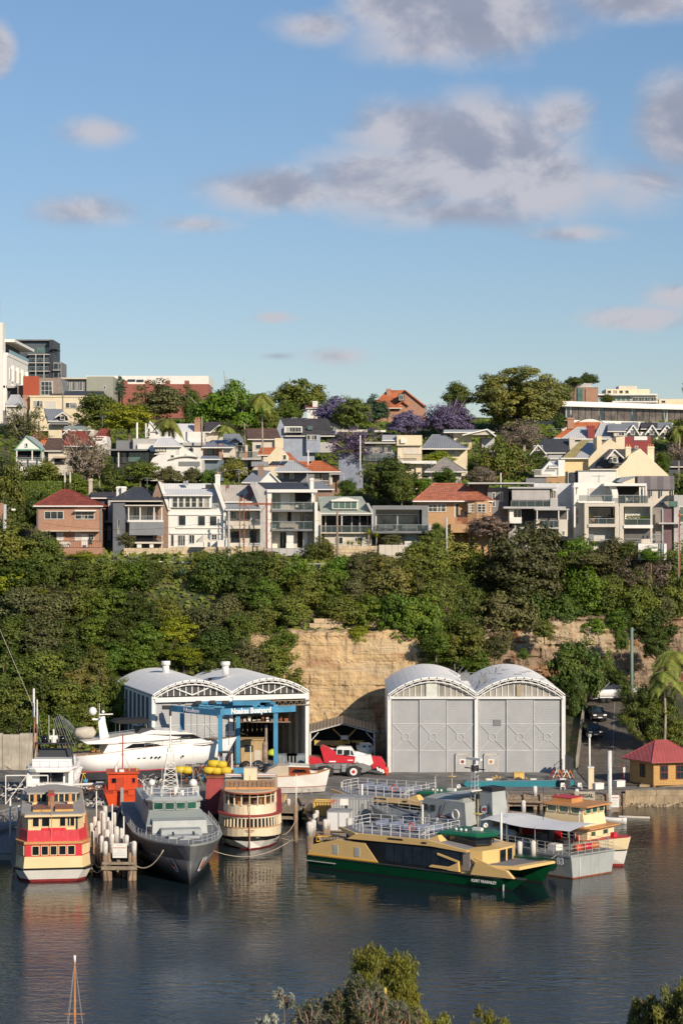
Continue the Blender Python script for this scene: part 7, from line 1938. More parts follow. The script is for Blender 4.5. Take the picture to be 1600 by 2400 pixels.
# ---- red and cream ferry, stern towards us
def ring(x0,a,b,x1,bow=2.5,ch=1.6):
    return[(x0,-a),(x0,a),(x0+ch,b),(x1-bow,b),(x1,.4),(x1,-.4),(x1-bow,-b),(x0+ch,-b)][::-1]
f=BT('ferry','red and cream double-deck wooden ferry moored stern-on, leftmost of the moored vessels','ferry',at(124,2072,184).x,184.2,98)
ST_R=[(.5,0,1.9,2.65,1.2),(1.5,1.1,2.7,3.35,1.2),(4,4,3.0,3.6,1.2),(16,16,2.9,3.5,1.3),(20.5,21.5,1.6,2.2,1.7),(24,25.2,.05,.1,2.0)]
hb(ST_R,-.4,.22,'boot_stripe',BOOT,f);hb(ST_R,.22,1.05,'hull',WHITE,f);hb(ST_R,1.05,1.22,'rubbing_strake',BLACKP,f,.1)
MB().prism(ring(.15,2.55,3.25,22),1.2,2.2,ring(.22,2.45,3.15,22)).obj('main_deck_wall',FCREAM,f)
lo=ring(.24,2.42,3.12,22)
MB().prism(lo,2.2,3.28).obj('window_band',FRED,f)
MB().prism(ring(.12,2.5,3.22,22.2),3.28,3.5).obj('deck_edge',FORANGE,f)
MB().prism(ring(.28,2.25,2.95,20),3.5,4.42,ring(.42,2.2,2.85,20)).obj('bulwark',FRED,f)
up=ring(.75,2.15,2.68,19)
MB().prism(up,4.42,5.62).obj('upper_cabin',FCREAM,f)
MB().prism(ring(.25,2.45,2.82,19.5,2.5,1.0),5.62,5.76).obj('roof_edge',FCREAM,f);MB().prism(ring(.35,2.4,2.75,19.4,2.5,1.0),5.76,5.84).obj('roof',DECKG,f)
for(a,b)in((-1.82,-1.2),(-1.02,-.42),(-.26,.32),(.48,1.1),(1.24,1.86)):
    # stern wall runs from +y (left in view) to -y; view-right = -y
    edgewin(f,(.24,2.42),(.24,-2.42),(a+2.42)/4.84,(b+2.42)/4.84,2.32,3.12,FCREAM,SMOKE,.06)
for(a,b,m_)in((-1.78,-1.2,0),(-1.0,-.3,0),(.55,1.08,0),(1.2,1.42,0),(1.45,1.85,0)):
    edgewin(f,(.75,2.15),(.75,-2.15),(a+2.15)/4.3,(b+2.15)/4.3,4.72,5.5,FCREAM,SMOKE,.05)
MB().box(.68,.74,-1.1,1.0,4.42,4.6).obj('seat_back',FRED,f);MB().box(.70,.74,-2.12,-1.95,4.45,5.6).obj('doorway',BLACKP,f)
for(P,Q)in(((1.84,3.12),(.24,2.42)),((.24,-2.42),(1.84,-3.12))):
    for k in range(5):edgewin(f,P,Q,.1+k*.17,.22+k*.17,2.32,3.12,FCREAM,SMOKE,.04)
for s_ in(1,-1):
    for k in range(9):
        P,Q=((18,3.12),(1.84,3.12))if s_>0 else((1.84,-3.12),(18,-3.12));edgewin(f,P,Q,.02+k*.11,.10+k*.11,2.35,3.1,FCREAM,SMOKE,.05)
        P,Q=((16,2.68),(2.35,2.68))if s_>0 else((2.35,-2.68),(16,-2.68));edgewin(f,P,Q,.02+k*.11,.10+k*.11,4.7,5.45,FCREAM,SMOKE,.05)
for s_ in(1,-1):
    y0,y1=sorted((s_*.18,s_*1.75))
    h_=MB().box(2.0,2.12,y0,y1,5.84,6.0).obj('hatch_rim',mat('yellow_rim',(.6,.36,.08),.5),f);MB().box(2.12,5.4,y0,y1,5.84,6.02).obj('slatted_hatch',TEAK,f)
    MB().box(6.6,6.9,s_*1.55-.14,s_*1.55+.14,5.84,6.75).obj('vent',FORANGE,f);MB().box(6.4,7.0,s_*1.55-.25,s_*1.55+.25,5.84,6.05).obj('vent_base',FCREAM,f)
MB().box(4.5,8.4,-.12,.42,5.84,6.9).obj('funnel_casing',mat('varnished_timber',(.36,.16,.06),.6,0,.3,2),f);MB().box(4.4,5.1,-.2,.5,6.9,7.0).obj('casing_cap',FRED,f)
MB().prism(ring(8.6,2.2,2.45,14),5.84,6.5).obj('clerestory_wall',GLASS,f);MB().prism(ring(8.5,2.3,2.55,14.3),6.5,6.66).obj('clerestory_roof',DECKG,f)
for k in range(-4,5):MB().box(8.52,8.6,k*.52-.05,k*.52+.05,5.84,6.5).obj('clerestory_post',FCREAM,f)
MB().tube([(.3,.15,3.3),(.25,.15,6.9)],.035,6).obj('flagstaff',FORANGE,f)
tk=MB();
for k in range(8):tk.bar((4.4-k*.3,.05+.02*k,6.9-k*.13),(4.1-k*.3,.3,6.8-k*.13),.05)
tk.obj('ladder',MGREY,f)
# ---- cream ferry, rounded end towards us
def rnd(x0,h,x1,e=2.6,n=8):
    """plan outline, rounded at the x1 (forward) end"""
    P_=[(x0,-h)]+[(x1-e+e*math.sin(math.pi/2*i/n),-h*math.cos(math.pi/2*i/n))for i in range(n+1)]
    P_+=[(x1-e+e*math.sin(math.pi/2*(n-i)/n),h*math.cos(math.pi/2*(n-i)/n))for i in range(1,n+1)]
    return P_+[(x0,h)]
cf=BT('ferry','cream rounded-end wooden ferry moored bow-on between the grey patrol ship and the timber jetty','ferry',at(585,1993,202).x,202,-88)
IV=mat('ivory_paint',(.70,.60,.42),.5,0,.05,.8,0,8,.15,(.45,.36,.24))
ST_C=[(-22,-22.5,.6,1.8,1.1),(-19,-19,2.2,2.7,1.05),(-10,-10,2.8,3.1,1.0),(-4,-4,2.4,3.05,1.05),(-2,-1.7,1.7,2.6,1.15),(-.8,-.3,.9,1.7,1.2),(0,.25,.04,.12,1.3)]
hb(ST_C,-.4,.12,'boot_stripe',BOOT,cf);hb(ST_C,.12,.82,'hull',WHITE,cf);hb(ST_C,.82,lambda s:s[4],'rubbing_strake',BLACKP,cf,.06)
A_=rnd(-20,3.0,.1,3.6);MB().prism(A_,1.1,2.05).obj('main_deck_wall',IV,cf)
Aw=rnd(-20,2.9,0,3.6);MB().prism(Aw,2.05,3.0).obj('window_band',SMOKE,cf)
MB().prism(rnd(-20,3.04,.14,3.6),2.02,2.09).obj('window_sill',FORANGE,cf);MB().prism(rnd(-20,3.0,.1,3.6),2.93,3.12).obj('window_head',IV,cf)
Ap=rnd(-20,2.97,.06,3.6,12)
for i in range(1,len(Ap)-1):
    MB().bar((Ap[i][0],Ap[i][1],2.08),(Ap[i][0]-.1,Ap[i][1]*.985,2.94),.13,.13).obj('window_post',IV,cf)
for s_ in(1,-1):
    for k in range(16):MB().box(-4-k*.95-.08,-4-k*.95+.08,s_*2.93-.05,s_*2.93+.05,2.08,2.94).obj('window_post',IV,cf)
MB().prism(rnd(-20,3.1,.25,3.7),3.12,3.22).obj('deck_edge',BOOT,cf)
MB().prism(rnd(-14,2.55,-.5,3.0),3.22,4.1,rnd(-14,2.5,-.65,3.0)).obj('bulwark',IV,cf)
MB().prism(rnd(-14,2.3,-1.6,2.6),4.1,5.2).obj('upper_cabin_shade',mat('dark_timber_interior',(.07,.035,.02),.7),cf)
Au=rnd(-14,2.5,-.6,3.0,5)
for i in range(1,len(Au)-1):MB().bar((Au[i][0],Au[i][1],4.05),(Au[i][0],Au[i][1],5.2),.12,.12).obj('canopy_post',IV,cf)
MB().prism(rnd(-13.5,2.48,-.7,3.0),4.85,4.9).obj('blind_rail',IV,cf)
for(a,b)in((-1.5,-.75),(.95,1.6)):MB().box(-1.55,-1.5,a,b,4.1,5.1).obj('cabin_door',mat('varnished_timber'),cf)
MB().prism(rnd(-14.5,2.68,-.1,3.2),5.2,5.33).obj('roof_edge',mat('rust_red_trim',(.35,.09,.04),.6),cf);MB().prism(rnd(-14.5,2.66,-.15,3.2),5.33,5.43,rnd(-14.4,2.5,-.4,3.2)).obj('roof',mat('beige_roof',(.52,.40,.27),.7),cf)
for k in range(11):MB().box(-8.2,-2.4,-2.4+k*.44,-2.4+k*.44+.38,5.43,5.5+.012*(5-abs(k-5))).obj('roof_plank',mat('tan_roof_plank',(.48,.27,.13),.7,0,.2,1.2),cf)
MB().box(-2.4,-2.28,-2.4,2.4,5.4,5.62).obj('roof_beam',FORANGE,cf)
MB().box(-10.6,-9.2,-.65,.65,5.4,6.6).obj('wheelhouse',IV,cf);
for s_ in(1,-1):
    MB().box(-10.4,-9.6,s_*1.6-.9,s_*1.6+.9,5.75,5.95).obj('raft_board',WHITE,cf);MB().box(-10.42,-9.58,s_*1.6-.92,s_*1.6+.92,5.82,5.88).obj('raft_stripe',REDP,cf)
MB().tube([(.2,0,.1),(.25,0,1.3),(.2,0,3.2)],.06,6).tube([(-.35,0,3.2),(-.35,0,7.0)],.03,6).obj('stem_post',FORANGE,cf)
MB().tube([(-11,0,5.5),(-11,0,8.6)],.06,6).obj('mast',WHITE,cf)
for k,(y0,y1,z)in enumerate(((-.42,-.12,1.78),(-.02,.42,1.78),(-.25,.3,1.66))):MB().box(.10,.135,-y1,-y0,z,z+(.07 if k<2 else .035)).obj('name_marking',REDP,cf)
for k,y in enumerate((2.2,2.75,3.05)):MB().lathe([(.02,-.3),(.15,-.22),(.17,0),(.15,.22),(.02,.3)],(0,0),8).obj('fender',WHITE,cf,True,loc=(-2-k*2.3,y,.9))
# ---- grey patrol ship, bow towards us
gs=BT('patrol_ship','dark grey hulled patrol ship with a pale grey bridge, moored bow-on left of centre','ship',at(444,2075,182.8).x,182.8,-80)
ST_G=[(-34,-34,2.6,3.4,2.6),(-26,-26,3.1,3.9,2.7),(-16,-16,3.2,4.05,2.9),(-11,-11,2.75,3.95,3.0),(-7.5,-7.3,2.0,3.65,3.15),(-5,-4.6,1.35,3.1,3.25),(-3,-2.2,.78,2.35,3.38),(-1.2,-.1,.3,1.25,3.5),(-.3,.9,.06,.5,3.58),(0,1.35,.02,.06,3.62)]
hb(ST_G,-.5,.12,'boot_stripe',BLACKP,gs);hb(ST_G,.12,lambda s:s[4]*.62,'hull',NAVYD,gs,0,True);hb(ST_G,lambda s:s[4]*.62,lambda s:s[4]-.1,'upper_hull',mat('hull_grey_upper',(.135,.137,.14),.45,0,.25,.3,0,8,.3,(.14,.11,.09)),gs,.015);hb(ST_G,lambda s:s[4]-.1,lambda s:s[4]+.06,'gunwale',mat('pale_gunwale',(.36,.38,.36),.5),gs,.05)
hb([(s[0],s[1],s[2]-.1,s[3]-.12,s[4])for s in ST_G],lambda s:s[4]-.3,lambda s:s[4]+.07,'deck',mat('deck_grey',(.2,.21,.21),.8),gs)
def prow(t,parent,name,m,xs,hw,z0,z1,hw2=None,x2=None):
    pass
def house(parent,name,m,x0,x1,h0,z0,z1,x0b=None,x1b=None,h1=None):
    """deckhouse block: plan x0..x1 half width h0 at z0, tapering to the b-values at z1"""
    a=[(x0,-h0),(x1,-h0),(x1,h0),(x0,h0)];h1=h0 if h1 is None else h1;x0b=x0 if x0b is None else x0b;x1b=x1 if x1b is None else x1b
    return MB().prism(a,z0,z1,[(x0b,-h1),(x1b,-h1),(x1b,h1),(x0b,h1)]).obj(name,m,parent)
house(gs,'deckhouse',NAVYG,-20,-8.0,2.5,2.9,4.3,-20,-8.6,2.4)
br=[(-19,-2.35),(-13.6,-2.35),(-13.1,-1.9),(-12.8,0),(-13.1,1.9),(-13.6,2.35),(-19,2.35)]
def sc(poly,k,cx=-16):return[(cx+(x-cx)*k,y*k)for x,y in poly]
MB().prism(br,4.2,4.72).obj('bridge_sill',NAVYG,gs);MB().prism(sc(br,.985),4.72,5.45,sc(br,1.02)).obj('bridge_wall',NAVYG,gs);MB().prism(sc(br,1.1),5.45,5.6,sc(br,1.12)).obj('bridge_brow',NAVYG,gs);MB().prism(sc(br,1.12),5.6,5.85,sc(br,.96)).obj('bridge_roof',mat('pale_ship_grey',(.38,.40,.40),.5,0,.05,.6),gs)
fr=[(-13.0,-2.02),(-12.72,-1.0),(-12.62,0),(-12.72,1.0),(-13.0,2.02)]
for i in range(4):
    P,Q=fr[i],fr[i+1];edgewin(gs,P,Q,.07,.93,4.76,5.4,NAVYG,GREENW,.06,.05)
for s_ in(1,-1):
    P,Q=((-13.6,2.37),(-18,2.37))if s_>0 else((-18,-2.37),(-13.6,-2.37))
    for k in range(3):edgewin(gs,P,Q,.05+k*.3,.27+k*.3,4.8,5.36,NAVYG,GREENW,.05)
MB().add([(-12.9,-2.35,4.66),(-12.9,2.35,4.66),(-8.6,3.0,3.85),(-8.6,-3.0,3.85),(-12.9,-2.35,4.72),(-12.9,2.35,4.72),(-8.6,3.0,3.91),(-8.6,-3.0,3.91)],[(0,1,2,3),(7,6,5,4),(0,3,7,4),(1,5,6,2),(2,6,7,3),(0,4,5,1)]).obj('awning',CANVAS,gs)
for s_ in(1,-1):MB().tube([(-8.7,s_*2.95,3.05),(-8.7,s_*2.95,3.88)],.03).obj('awning_post',STEEL,gs)
house(gs,'breakwater_house',NAVYG,-8.6,-6.3,1.9,3.0,3.75,-8.6,-6.9,1.75)
house(gs,'foredeck_locker',mat('pale_ship_grey'),-5.6,-4.3,1.35,3.2,3.55);
wn=MB().cyl((-3.6,0),.3,3.3,3.7,10).box(-3.9,-3.3,-.5,.5,3.3,3.45);wn.obj('windlass',mat('pale_ship_grey'),gs)
for s_ in(1,-1):
    for x in(-4.9,-5.4):MB().cyl((x,s_*.9),.08,3.55,3.8,8).obj('bollard',CHAR,gs)
    handrail(gs,[(-7.5,s_*3.5,3.15),(-4.6,s_*2.95,3.25),(-2.2,s_*2.2,3.38),(-.1,s_*1.1,3.5),(1.0,s_*.2,3.6)],.62,mat('rail_grey',(.45,.46,.45),.5),.022,1.0)
    handrail(gs,[(-20,s_*3.9,2.9),(-11,s_*3.8,3.0),(-7.5,s_*3.5,3.15)],.62,mat('rail_grey'),.022,1.3)
    handrail(gs,[(-18.6,s_*2.4,5.82),(-13.8,s_*2.3,5.82)],.8,WHITE,.025,.8)
    # anchor pockets, a pale frame proud of the flared bow
    def hp_(x,u):
        for a,b in zip(ST_G,ST_G[1:]):
            if a[0]<=x<=b[0]:
                t_=(x-a[0])/(b[0]-a[0]);S=[a[i]+(b[i]-a[i])*t_ for i in range(5)]
                return Vector((S[0]+(S[1]-S[0])*u,s_*(S[2]+(S[3]-S[2])*u**.8+.05),S[4]*u))
    q4=[hp_(-2.6,.60),hp_(-1.75,.60),hp_(-1.35,.30),hp_(-1.75,.27)]
    o_=Vector((0,s_*.05,0));ap=MB()
    for k in range(4):ap.bar(q4[k]+o_,q4[(k+1)%4]+o_,.07)
    an_=ap.obj('anchor_pocket',mat('pale_ship_grey'),gs);MB().poly([p+o_*.5 for p in q4]).obj('pocket_plate',mat('scuffed_plate',(.3,.27,.22),.7,0,.3,3),an_)
    MB().bar(q4[0].lerp(q4[2],.3)+o_*2,q4[0].lerp(q4[2],.75)+o_*2,.12).obj('anchor',RUST,an_)
handrail(gs,[(-13.6,-2.2,5.82),(-13.0,-1.2,5.84),(-13.0,1.2,5.84),(-13.6,2.2,5.82)],.8,WHITE,.025,.8)
# lattice mast
ms=MB();mx=-17.3
for(dx,dy)in((-.5,-.75),(.5,-.75),(.5,.75),(-.5,.75)):ms.tube([(mx+dx,dy,5.8),(mx+dx*.35,dy*.35,9.6)],.05,5)
for k in range(7):
    u=k/7;v=(k+1)/7;w0=1-.65*u;w1=1-.65*v;z0=5.8+3.8*u;z1=5.8+3.8*v
    for s_ in(1,-1):
        ms.tube([(mx+.5*w0,-.75*w0*s_,z0),(mx+.5*w1,.75*w1*s_,z1)],.028,4);ms.tube([(mx-.5*w0,-.75*w0*s_,z0),(mx+.5*w1,-.75*w1*s_,z1)],.028,4)
    ms.tube([(mx+.5*w1,-.75*w1,z1),(mx+.5*w1,.75*w1,z1)],.035,4)
ms.tube([(mx,0,9.5),(mx,0,12.9)],.08,6);ms.obj('lattice_mast',WHITE,gs)
MB().box(mx-.1,mx+.1,-1.6,1.6,11.2,11.35).box(mx-.08,mx+.08,-1.2,1.2,10.3,10.4).box(mx-.3,mx+.3,-.25,.25,9.6,9.9).obj('radar_bar',WHITE,gs)
MB().lathe([(.02,12.9),(.12,12.9),(.12,13.3),(.02,13.4)],(mx,0),8).obj('mast_light',CHAR,gs)
for(x,y,r_,z_)in((-14.6,1.85,.38,6.9),(-15.5,-1.9,.32,6.9)):
    MB().cyl((x,y),.07,5.8,z_-r_*.6,6).obj('dome_post',WHITE,gs);MB().ball((x,y,z_),r_,14,8).obj('radar_dome',GEL,gs,True)
for k,(x,y,h_)in enumerate(((-14.2,.8,.5),(-14.4,-.2,.35),(-14.3,-1.1,.55),(-15,.3,.7))):MB().box(x-.15,x+.15,y-.15,y+.15,5.82,5.82+h_).obj('deck_box',[WHITE,REDP,STEEL,WHITE][k],gs)
for y in(-.9,.9,2.0):MB().tube([(-16,y,5.8),(-16,y,9.5)],.018,4).obj('whip_aerial',WHITE,gs)
house(gs,'aft_deckhouse',NAVYG,-30,-20,2.3,2.6,4.6)
# ---- green and cream catamaran ferries
def catamaran(label,X,Y,rz,name_text):
    c=BT('catamaran_ferry',label,'catamaran',X,Y,rz,'green and cream catamaran ferries')
    for y0 in(.75,5.6):
        sh=[(0,0,.55,.75,1.0),(2,2,.6,.8,1.0),(15,15,.6,.8,1.3 if y0>3 else 1.0),(19.5,20,.35,.8,1.85 if y0>3 else 1.0),(21.3,22.6,.02,.1,2.0 if y0>3 else 1.0)]
        for nm_,z0,z1,m_,ex in(('boot_stripe',-.5,.12,BLACKP,0),('hull',.12,lambda s:s[4],CGREEN,.01),('gunwale',lambda s:s[4],lambda s:s[4]+.1,mat('dark_gunwale',(.05,.055,.055),.5),.06)):
            o=hb(sh,z0,z1,nm_,m_,c,ex);o.location=(0,y0,0)
    MB().box(0,19.5,1.2,5.2,.75,1.1).obj('bridge_deck',CGREEN,c)
    MB().prism([(16.6,.15),(21.6,1.1),(22.3,5.6),(20,6.3),(16.6,6.3)],1.75,1.95).obj('foredeck',mat('nonslip_grey',(.17,.17,.18),.85),c)
    MB().prism([(19.5,.3),(21.9,1.0),(22.6,5.6),(21.8,5.3),(21.0,1.2)],[1.75,1.75,1.8,1.8,1.75],2.02).obj('bow_coaming',CCREAM,c)
    MB().prism([(17.5,5.2),(21.9,5.5),(22.6,5.7),(20.5,6.45),(17.5,6.4)],1.3,[2.05,2.15,2.15,2.1,2.1]).obj('bow_fairing',CGREEN,c)
    # near side fairings
    MB().extr([(0,1.12),(7.8,1.15),(6.4,2.7),(3.2,2.72),(.7,2.1)],.05,.5,'y').obj('stern_fairing',CCREAM,c)
    MB().extr([(0,1.12),(7.8,1.15),(6.4,2.7),(3.2,2.72),(.7,2.1)],5.9,6.3,'y').obj('stern_fairing',CCREAM,c)
    MB().extr([(0,1.101),(7.9,1.13),(7.8,1.22),(0,1.2)],.0,.05,'y').obj('yellow_line',mat('signal_yellow',(.7,.38,.02),.5),c)
    for x in(2.9,5.3):MB().box(x,x+.55,.02,.05,1.45,2.25).obj('side_hatch',mat('hatch_grey',(.42,.42,.40),.5),c)
    MB().extr([(4.6,2.95),(7.8,1.15),(16.4,1.12),(16.6,3.0)],.12,6.2,'y').obj('saloon',CBLACK,c)
    for k in range(8):MB().box(8.6+k*.98,9.52+k*.98,.09,.12,1.35,2.85).obj('saloon_window',SMOKE,c)
    MB().extr([(4.45,2.95),(13.5,3.12),(17.2,2.9),(17.25,3.05),(13.2,3.62),(5.6,3.5)],-.02,.3,'y').obj('roof_fascia',CCREAM,c)
    MB().extr([(2.6,3.0),(13.5,3.12),(17.2,2.9),(17.25,3.05),(13.2,3.62),(2.9,3.3)],6.05,6.35,'y').obj('roof_fascia',CCREAM,c)
    MB().prism([(5.4,.3),(13.2,.3),(17.2,.3),(17.2,6.05),(13.2,6.05),(1.2,6.05),(1.6,3.4)],[3.3,3.3,2.9,2.9,3.3,3.2,3.2],[3.5,3.6,3.05,3.05,3.6,3.3,3.35]).obj('roof_deck',mat('roof_deck_grey',(.24,.24,.25),.8),c)
    MB().prism([(1.0,3.4),(5.4,.0),(5.6,.3),(1.6,3.6)],[3.1,3.0,3.0,3.1],[3.32,3.5,3.5,3.32]).obj('roof_edge',CCREAM,c)
    for x,y in((1.8,3.6),(1.8,5.9),(3.2,2.3)):MB().cyl((x,y),.05,1.1,3.2,6).obj('roof_post',BLACKP,c)
    MB().extr([(8.9,3.30),(10.6,3.33),(10.5,3.47),(9.0,3.45)],-.05,-.02,'y').obj('intake_slot',BLACKP,c)
    MB().box(12.6,13.1,-.08,-.02,3.3,3.42).obj('fairlead',CHAR,c)
    # forward cabin end, door, braces
    MB().prism([(16.5,.2),(18.5,.5),(18.9,2.2),(18.9,4.6),(18.3,6.0),(16.5,6.2)],1.1,3.1).obj('forward_cabin',CCREAM,c)
    MB().box(16.75,17.45,.1,.42,1.35,2.95).obj('side_door',mat('taupe_door',(.26,.22,.20),.5),c);MB().box(16.5,16.7,.12,.19,1.8,2.95).obj('side_window',SMOKE,c)
    MB().box(18.86,18.95,2.6,3.5,1.9,2.95).obj('front_window',SMOKE,c);MB().box(18.86,18.95,3.8,4.5,1.9,2.95).obj('front_window',SMOKE,c)
    MB().extr([(13.4,1.35),(15.4,1.3),(15.7,1.5),(13.6,1.52)],-.15,.12,'y').obj('step_fairing',CCREAM,c);MB().extr([(14.2,2.45),(14.2,2.6),(16.4,2.1),(16.4,1.95)],-.05,.12,'y').obj('brace_fairing',CCREAM,c);MB().extr([(14.8,1.25),(16.4,2.0),(16.5,1.2)],-.1,.12,'y').obj('brace_fairing',CCREAM,c)
    MB().extr([(17.6,1.1),(18.1,2.15),(21.2,1.75),(21.9,1.15)],.0,.35,'y').obj('bow_wing',CCREAM,c);MB().bar((17.9,.1,2.5),(20.2,.1,1.8),.16).obj('bow_rail_bar',CCREAM,c)
    # wheelhouse
    wh=[(14.2,1.8),(16.9,1.9),(17.6,3.2),(16.9,4.7),(14.2,4.8)]
    MB().prism(wh,3.2,4.1,[(x+.0,y)for x,y in wh]).obj('wheelhouse_glass',SMOKE,c)
    MB().prism([(13.3,1.2),(17.3,1.4),(18.3,3.2),(17.3,5.2),(13.3,5.4)],4.1,4.3,[(13.6,1.5),(17.0,1.7),(17.9,3.2),(17.0,4.9),(13.6,5.1)]).obj('wheelhouse_roof',mat('roof_green',(.01,.12,.06),.4),c)
    MB().prism([(13.3,1.2),(17.3,1.4),(18.3,3.2),(18.2,3.2),(17.2,1.5),(13.4,1.3)],3.98,4.102).obj('roof_lip',CGREEN,c)
    for p in wh:MB().cyl(p,.05,3.2,4.1,6).obj('window_post',BLACKP,c)
    MB().extr([(11.8,3.3),(13.8,4.0),(14.2,3.3)],.6,1.6,'y').obj('cabin_shoulder',CCREAM,c)
    sr_=mat('stanchion_white',(.62,.63,.63),.4)
    handrail(c,[(5.9,.45,3.5),(13.0,.45,3.6)],1.0,sr_,.03,1.0,3);handrail(c,[(5.9,.45,3.5),(2.8,3.2,3.35),(2.8,5.8,3.35),(12.6,5.8,3.6),(12.6,.45,3.6)],1.0,sr_,.025,1.2,3)
    for k in range(5):
        bnch=MB().box(5.2+k*1.5,5.7+k*1.5,3.3,5.3,3.75,3.82).box(5.2+k*1.5,5.26+k*1.5,3.3,5.3,3.82,4.2).box(5.4+k*1.5,5.45+k*1.5,3.4,3.5,3.4,3.75).box(5.4+k*1.5,5.45+k*1.5,5.1,5.2,3.4,3.75);bnch.obj('deck_seat',mat('blue_grey_seat',(.16,.19,.27),.6),c)
    stv=MB()
    for k in range(7):stv.box(11.2+k*.16,11.3+k*.16,1.3,2.4,3.6+k*.12,3.64+k*.12)
    stv.bar((11.1,1.3,3.7),(12.4,1.3,4.8),.06).bar((11.1,2.4,3.7),(12.4,2.4,4.8),.06);stv.obj('deck_stair',sr_,c)
    MB().cyl((15.6,4.2),.04,4.3,6.9,6).box(15.3,15.9,3.9,4.5,5.6,5.66).obj('signal_mast',mat('yellow_mast',(.66,.46,.15),.5),c)
    MB().lathe([(.02,-.3),(.2,-.26),(.22,.2),(.14,.3),(.13,.24)],(0,0),12).obj('searchlight',WHITE,c,True,loc=(16.6,3.9,4.75)).rotation_euler=(R(90),0,R(30))
    MB().box(15.6,16.5,3.3,3.7,4.3,4.55).obj('equipment_box',WHITE,c)
    for k in range(3):MB().ball((14.6+k*.5,2.3,4.42),.13,8,5).obj('lamp',WHITE,c,True)
    MB().torus((9.5,2.8,4.1),.33,.07,'y',14,5).obj('life_ring',mat('lifering_orange',(.6,.1,.04),.6),c)
    MB().box(0,3.2,-.1,0,.55,.62).obj('fender_bar',mat('hatch_grey'),c)
    text('ship_name',name_text,.34,LET,c,(19.0,-.075,.62),(R(90),0,0),.008,bold=.006)
    MB().box(20.65,20.75,.32,.36,-.02,.5).obj('draught_mark',LET,c)
    st_=MB()
    for k in range(4):a=k*math.pi/4;st_.bar((22.38-.26*math.cos(a),3.2-.0,1.62-.12*math.sin(a)),(22.38+.26*math.cos(a)*0,3.2,1.62+.12*math.sin(a)),.03)
    return c
C1=catamaran('green and cream catamaran ferry in front, with its name in white on the bow',-3.1,192.3,-36.9,'KURT FEARNLEY')
C2=dup(C1,(-4.0,218.6,0),R(-36.9),'second green and cream catamaran ferry, half hidden behind the grey naval boat')
for o in list(KIDS(C2)):
    if o.name.startswith('ship_name'):bpy.data.objects.remove(o)
# ---- grey naval patrol boat 83, stern to the right
nb=BT('naval_patrol_boat','light grey naval patrol boat numbered 83 with a white awning over its stern','ship',22.1,187.5,131.3)
ST_N=[(0.1,0,2.5,2.85,2.0),(3,3,2.75,3.05,1.95),(12,12,2.8,3.1,2.1),(19,19,2.3,2.9,2.5),(24,24.6,1.1,2.0,2.9),(27.6,29,.03,.1,3.2)]
hb(ST_N,-.5,.1,'boot_stripe',RUST,nb);hb(ST_N,.1,lambda s:s[4],'hull',NAVYG,nb);hb(ST_N,lambda s:s[4]-.14,lambda s:s[4]+.05,'gunwale',mat('pale_ship_grey'),nb,.04)
hb([(s[0]+.1,s[1]+.1,s[2]-.1,s[3]-.1,s[4])for s in ST_N],lambda s:s[4]-.3,lambda s:s[4]+.06,'deck',mat('deck_grey'),nb)
# near side is +y
text('hull_number','83',.85,CHAR,nb,(1.13,2.93,1.36),(R(90),0,R(180+.8)),.012,bold=.03)
text('hull_number','83',.85,LET,nb,(1.18,2.97,1.40),(R(90),0,R(180+.8)),.012,bold=.03)
dm=MB();[dm.box(-.03,.0,1.6,1.75,.2+k*.2,.25+k*.2)for k in range(8)];dm.obj('draught_mark',LET,nb)
house(nb,'bridge_house',NAVYG,13.2,20.2,2.5,2.1,5.2,13.8,19.2,2.2)
MB().prism([(14,-2.2),(19.1,-2.2),(19.1,2.2),(14,2.2)],5.2,5.5,[(14.6,-1.6),(18.5,-1.6),(18.5,1.6),(14.6,1.6)]).obj('bridge_roof',NAVYG,nb)
for k,x in enumerate((17.9,18.9)):MB().box(x-.3,x+.3,2.26,2.40,4.05,4.6).obj('bridge_window',CHAR,nb)
MB().torus((14.7,2.5,4.05),.42,.09,'y',18,6).obj('life_ring',WHITE,nb)
MB().box(15.6,17.1,2.34,2.42,3.55,3.78).obj('name_board',REDP,nb);text('name_lettering','ADVANCE',.2,LET,nb,(16.35,2.45,3.66),(R(90),0,R(180)),.005)
text('hull_number','3',.8,CHAR,nb,(18.2,2.50,3.3),(R(90),0,R(180)),.008,bold=.03);text('hull_number','3',.8,LET,nb,(18.25,2.52,3.33),(R(90),0,R(180)),.008,bold=.02)
MB().ball((17.2,2.45,3.35),.17,8,5).obj('siren',mat('pale_ship_grey'),nb,True);MB().bar((16.8,2.42,3.7),(16.2,2.35,5.0),.05).obj('stay',CHAR,nb)
fu=house(nb,'funnel',NAVYG,11.2,13.6,1.15,2.2,6.3,11.6,13.1,.85);house(nb,'funnel_cap',BLACKP,11.55,13.15,.9,6.3,6.65,11.6,13.1,.85)
MB().cyl((0,0),.38,0,.03,16).obj('emblem_disc',LET,nb,loc=(12.4,1.06,4.6)).rotation_euler=(R(-84),0,0)
em=MB();em.poly([(-.3,0,-.1),(.3,0,-.1),(.2,0,.12),(0,0,.24),(-.2,0,.12)]);em.obj('emblem_red',FRED,nb,loc=(12.4,1.105,4.6));MB().box(-.55,-.45,-.02,.02,-.36,.36).box(.45,.55,-.02,.02,-.36,.36).box(-.5,.5,-.02,.0,-.34,-.24).obj('emblem_frame',BLACKP,nb,loc=(12.4,1.09,4.6))
for k in range(3):MB().bar((11.9-k*.18,1.12,4.5),(11.85-k*.18,1.22,3.7),.04).obj('funnel_pipe',CHAR,nb)
m2=MB();mx=14.1
for(dx,dy)in((-.35,-.3),(.35,-.3),(.35,.3),(-.35,.3)):m2.tube([(mx+dx,dy+.6,2.4),(mx+dx*.5,dy*.6+.6,8.0)],.05,4)
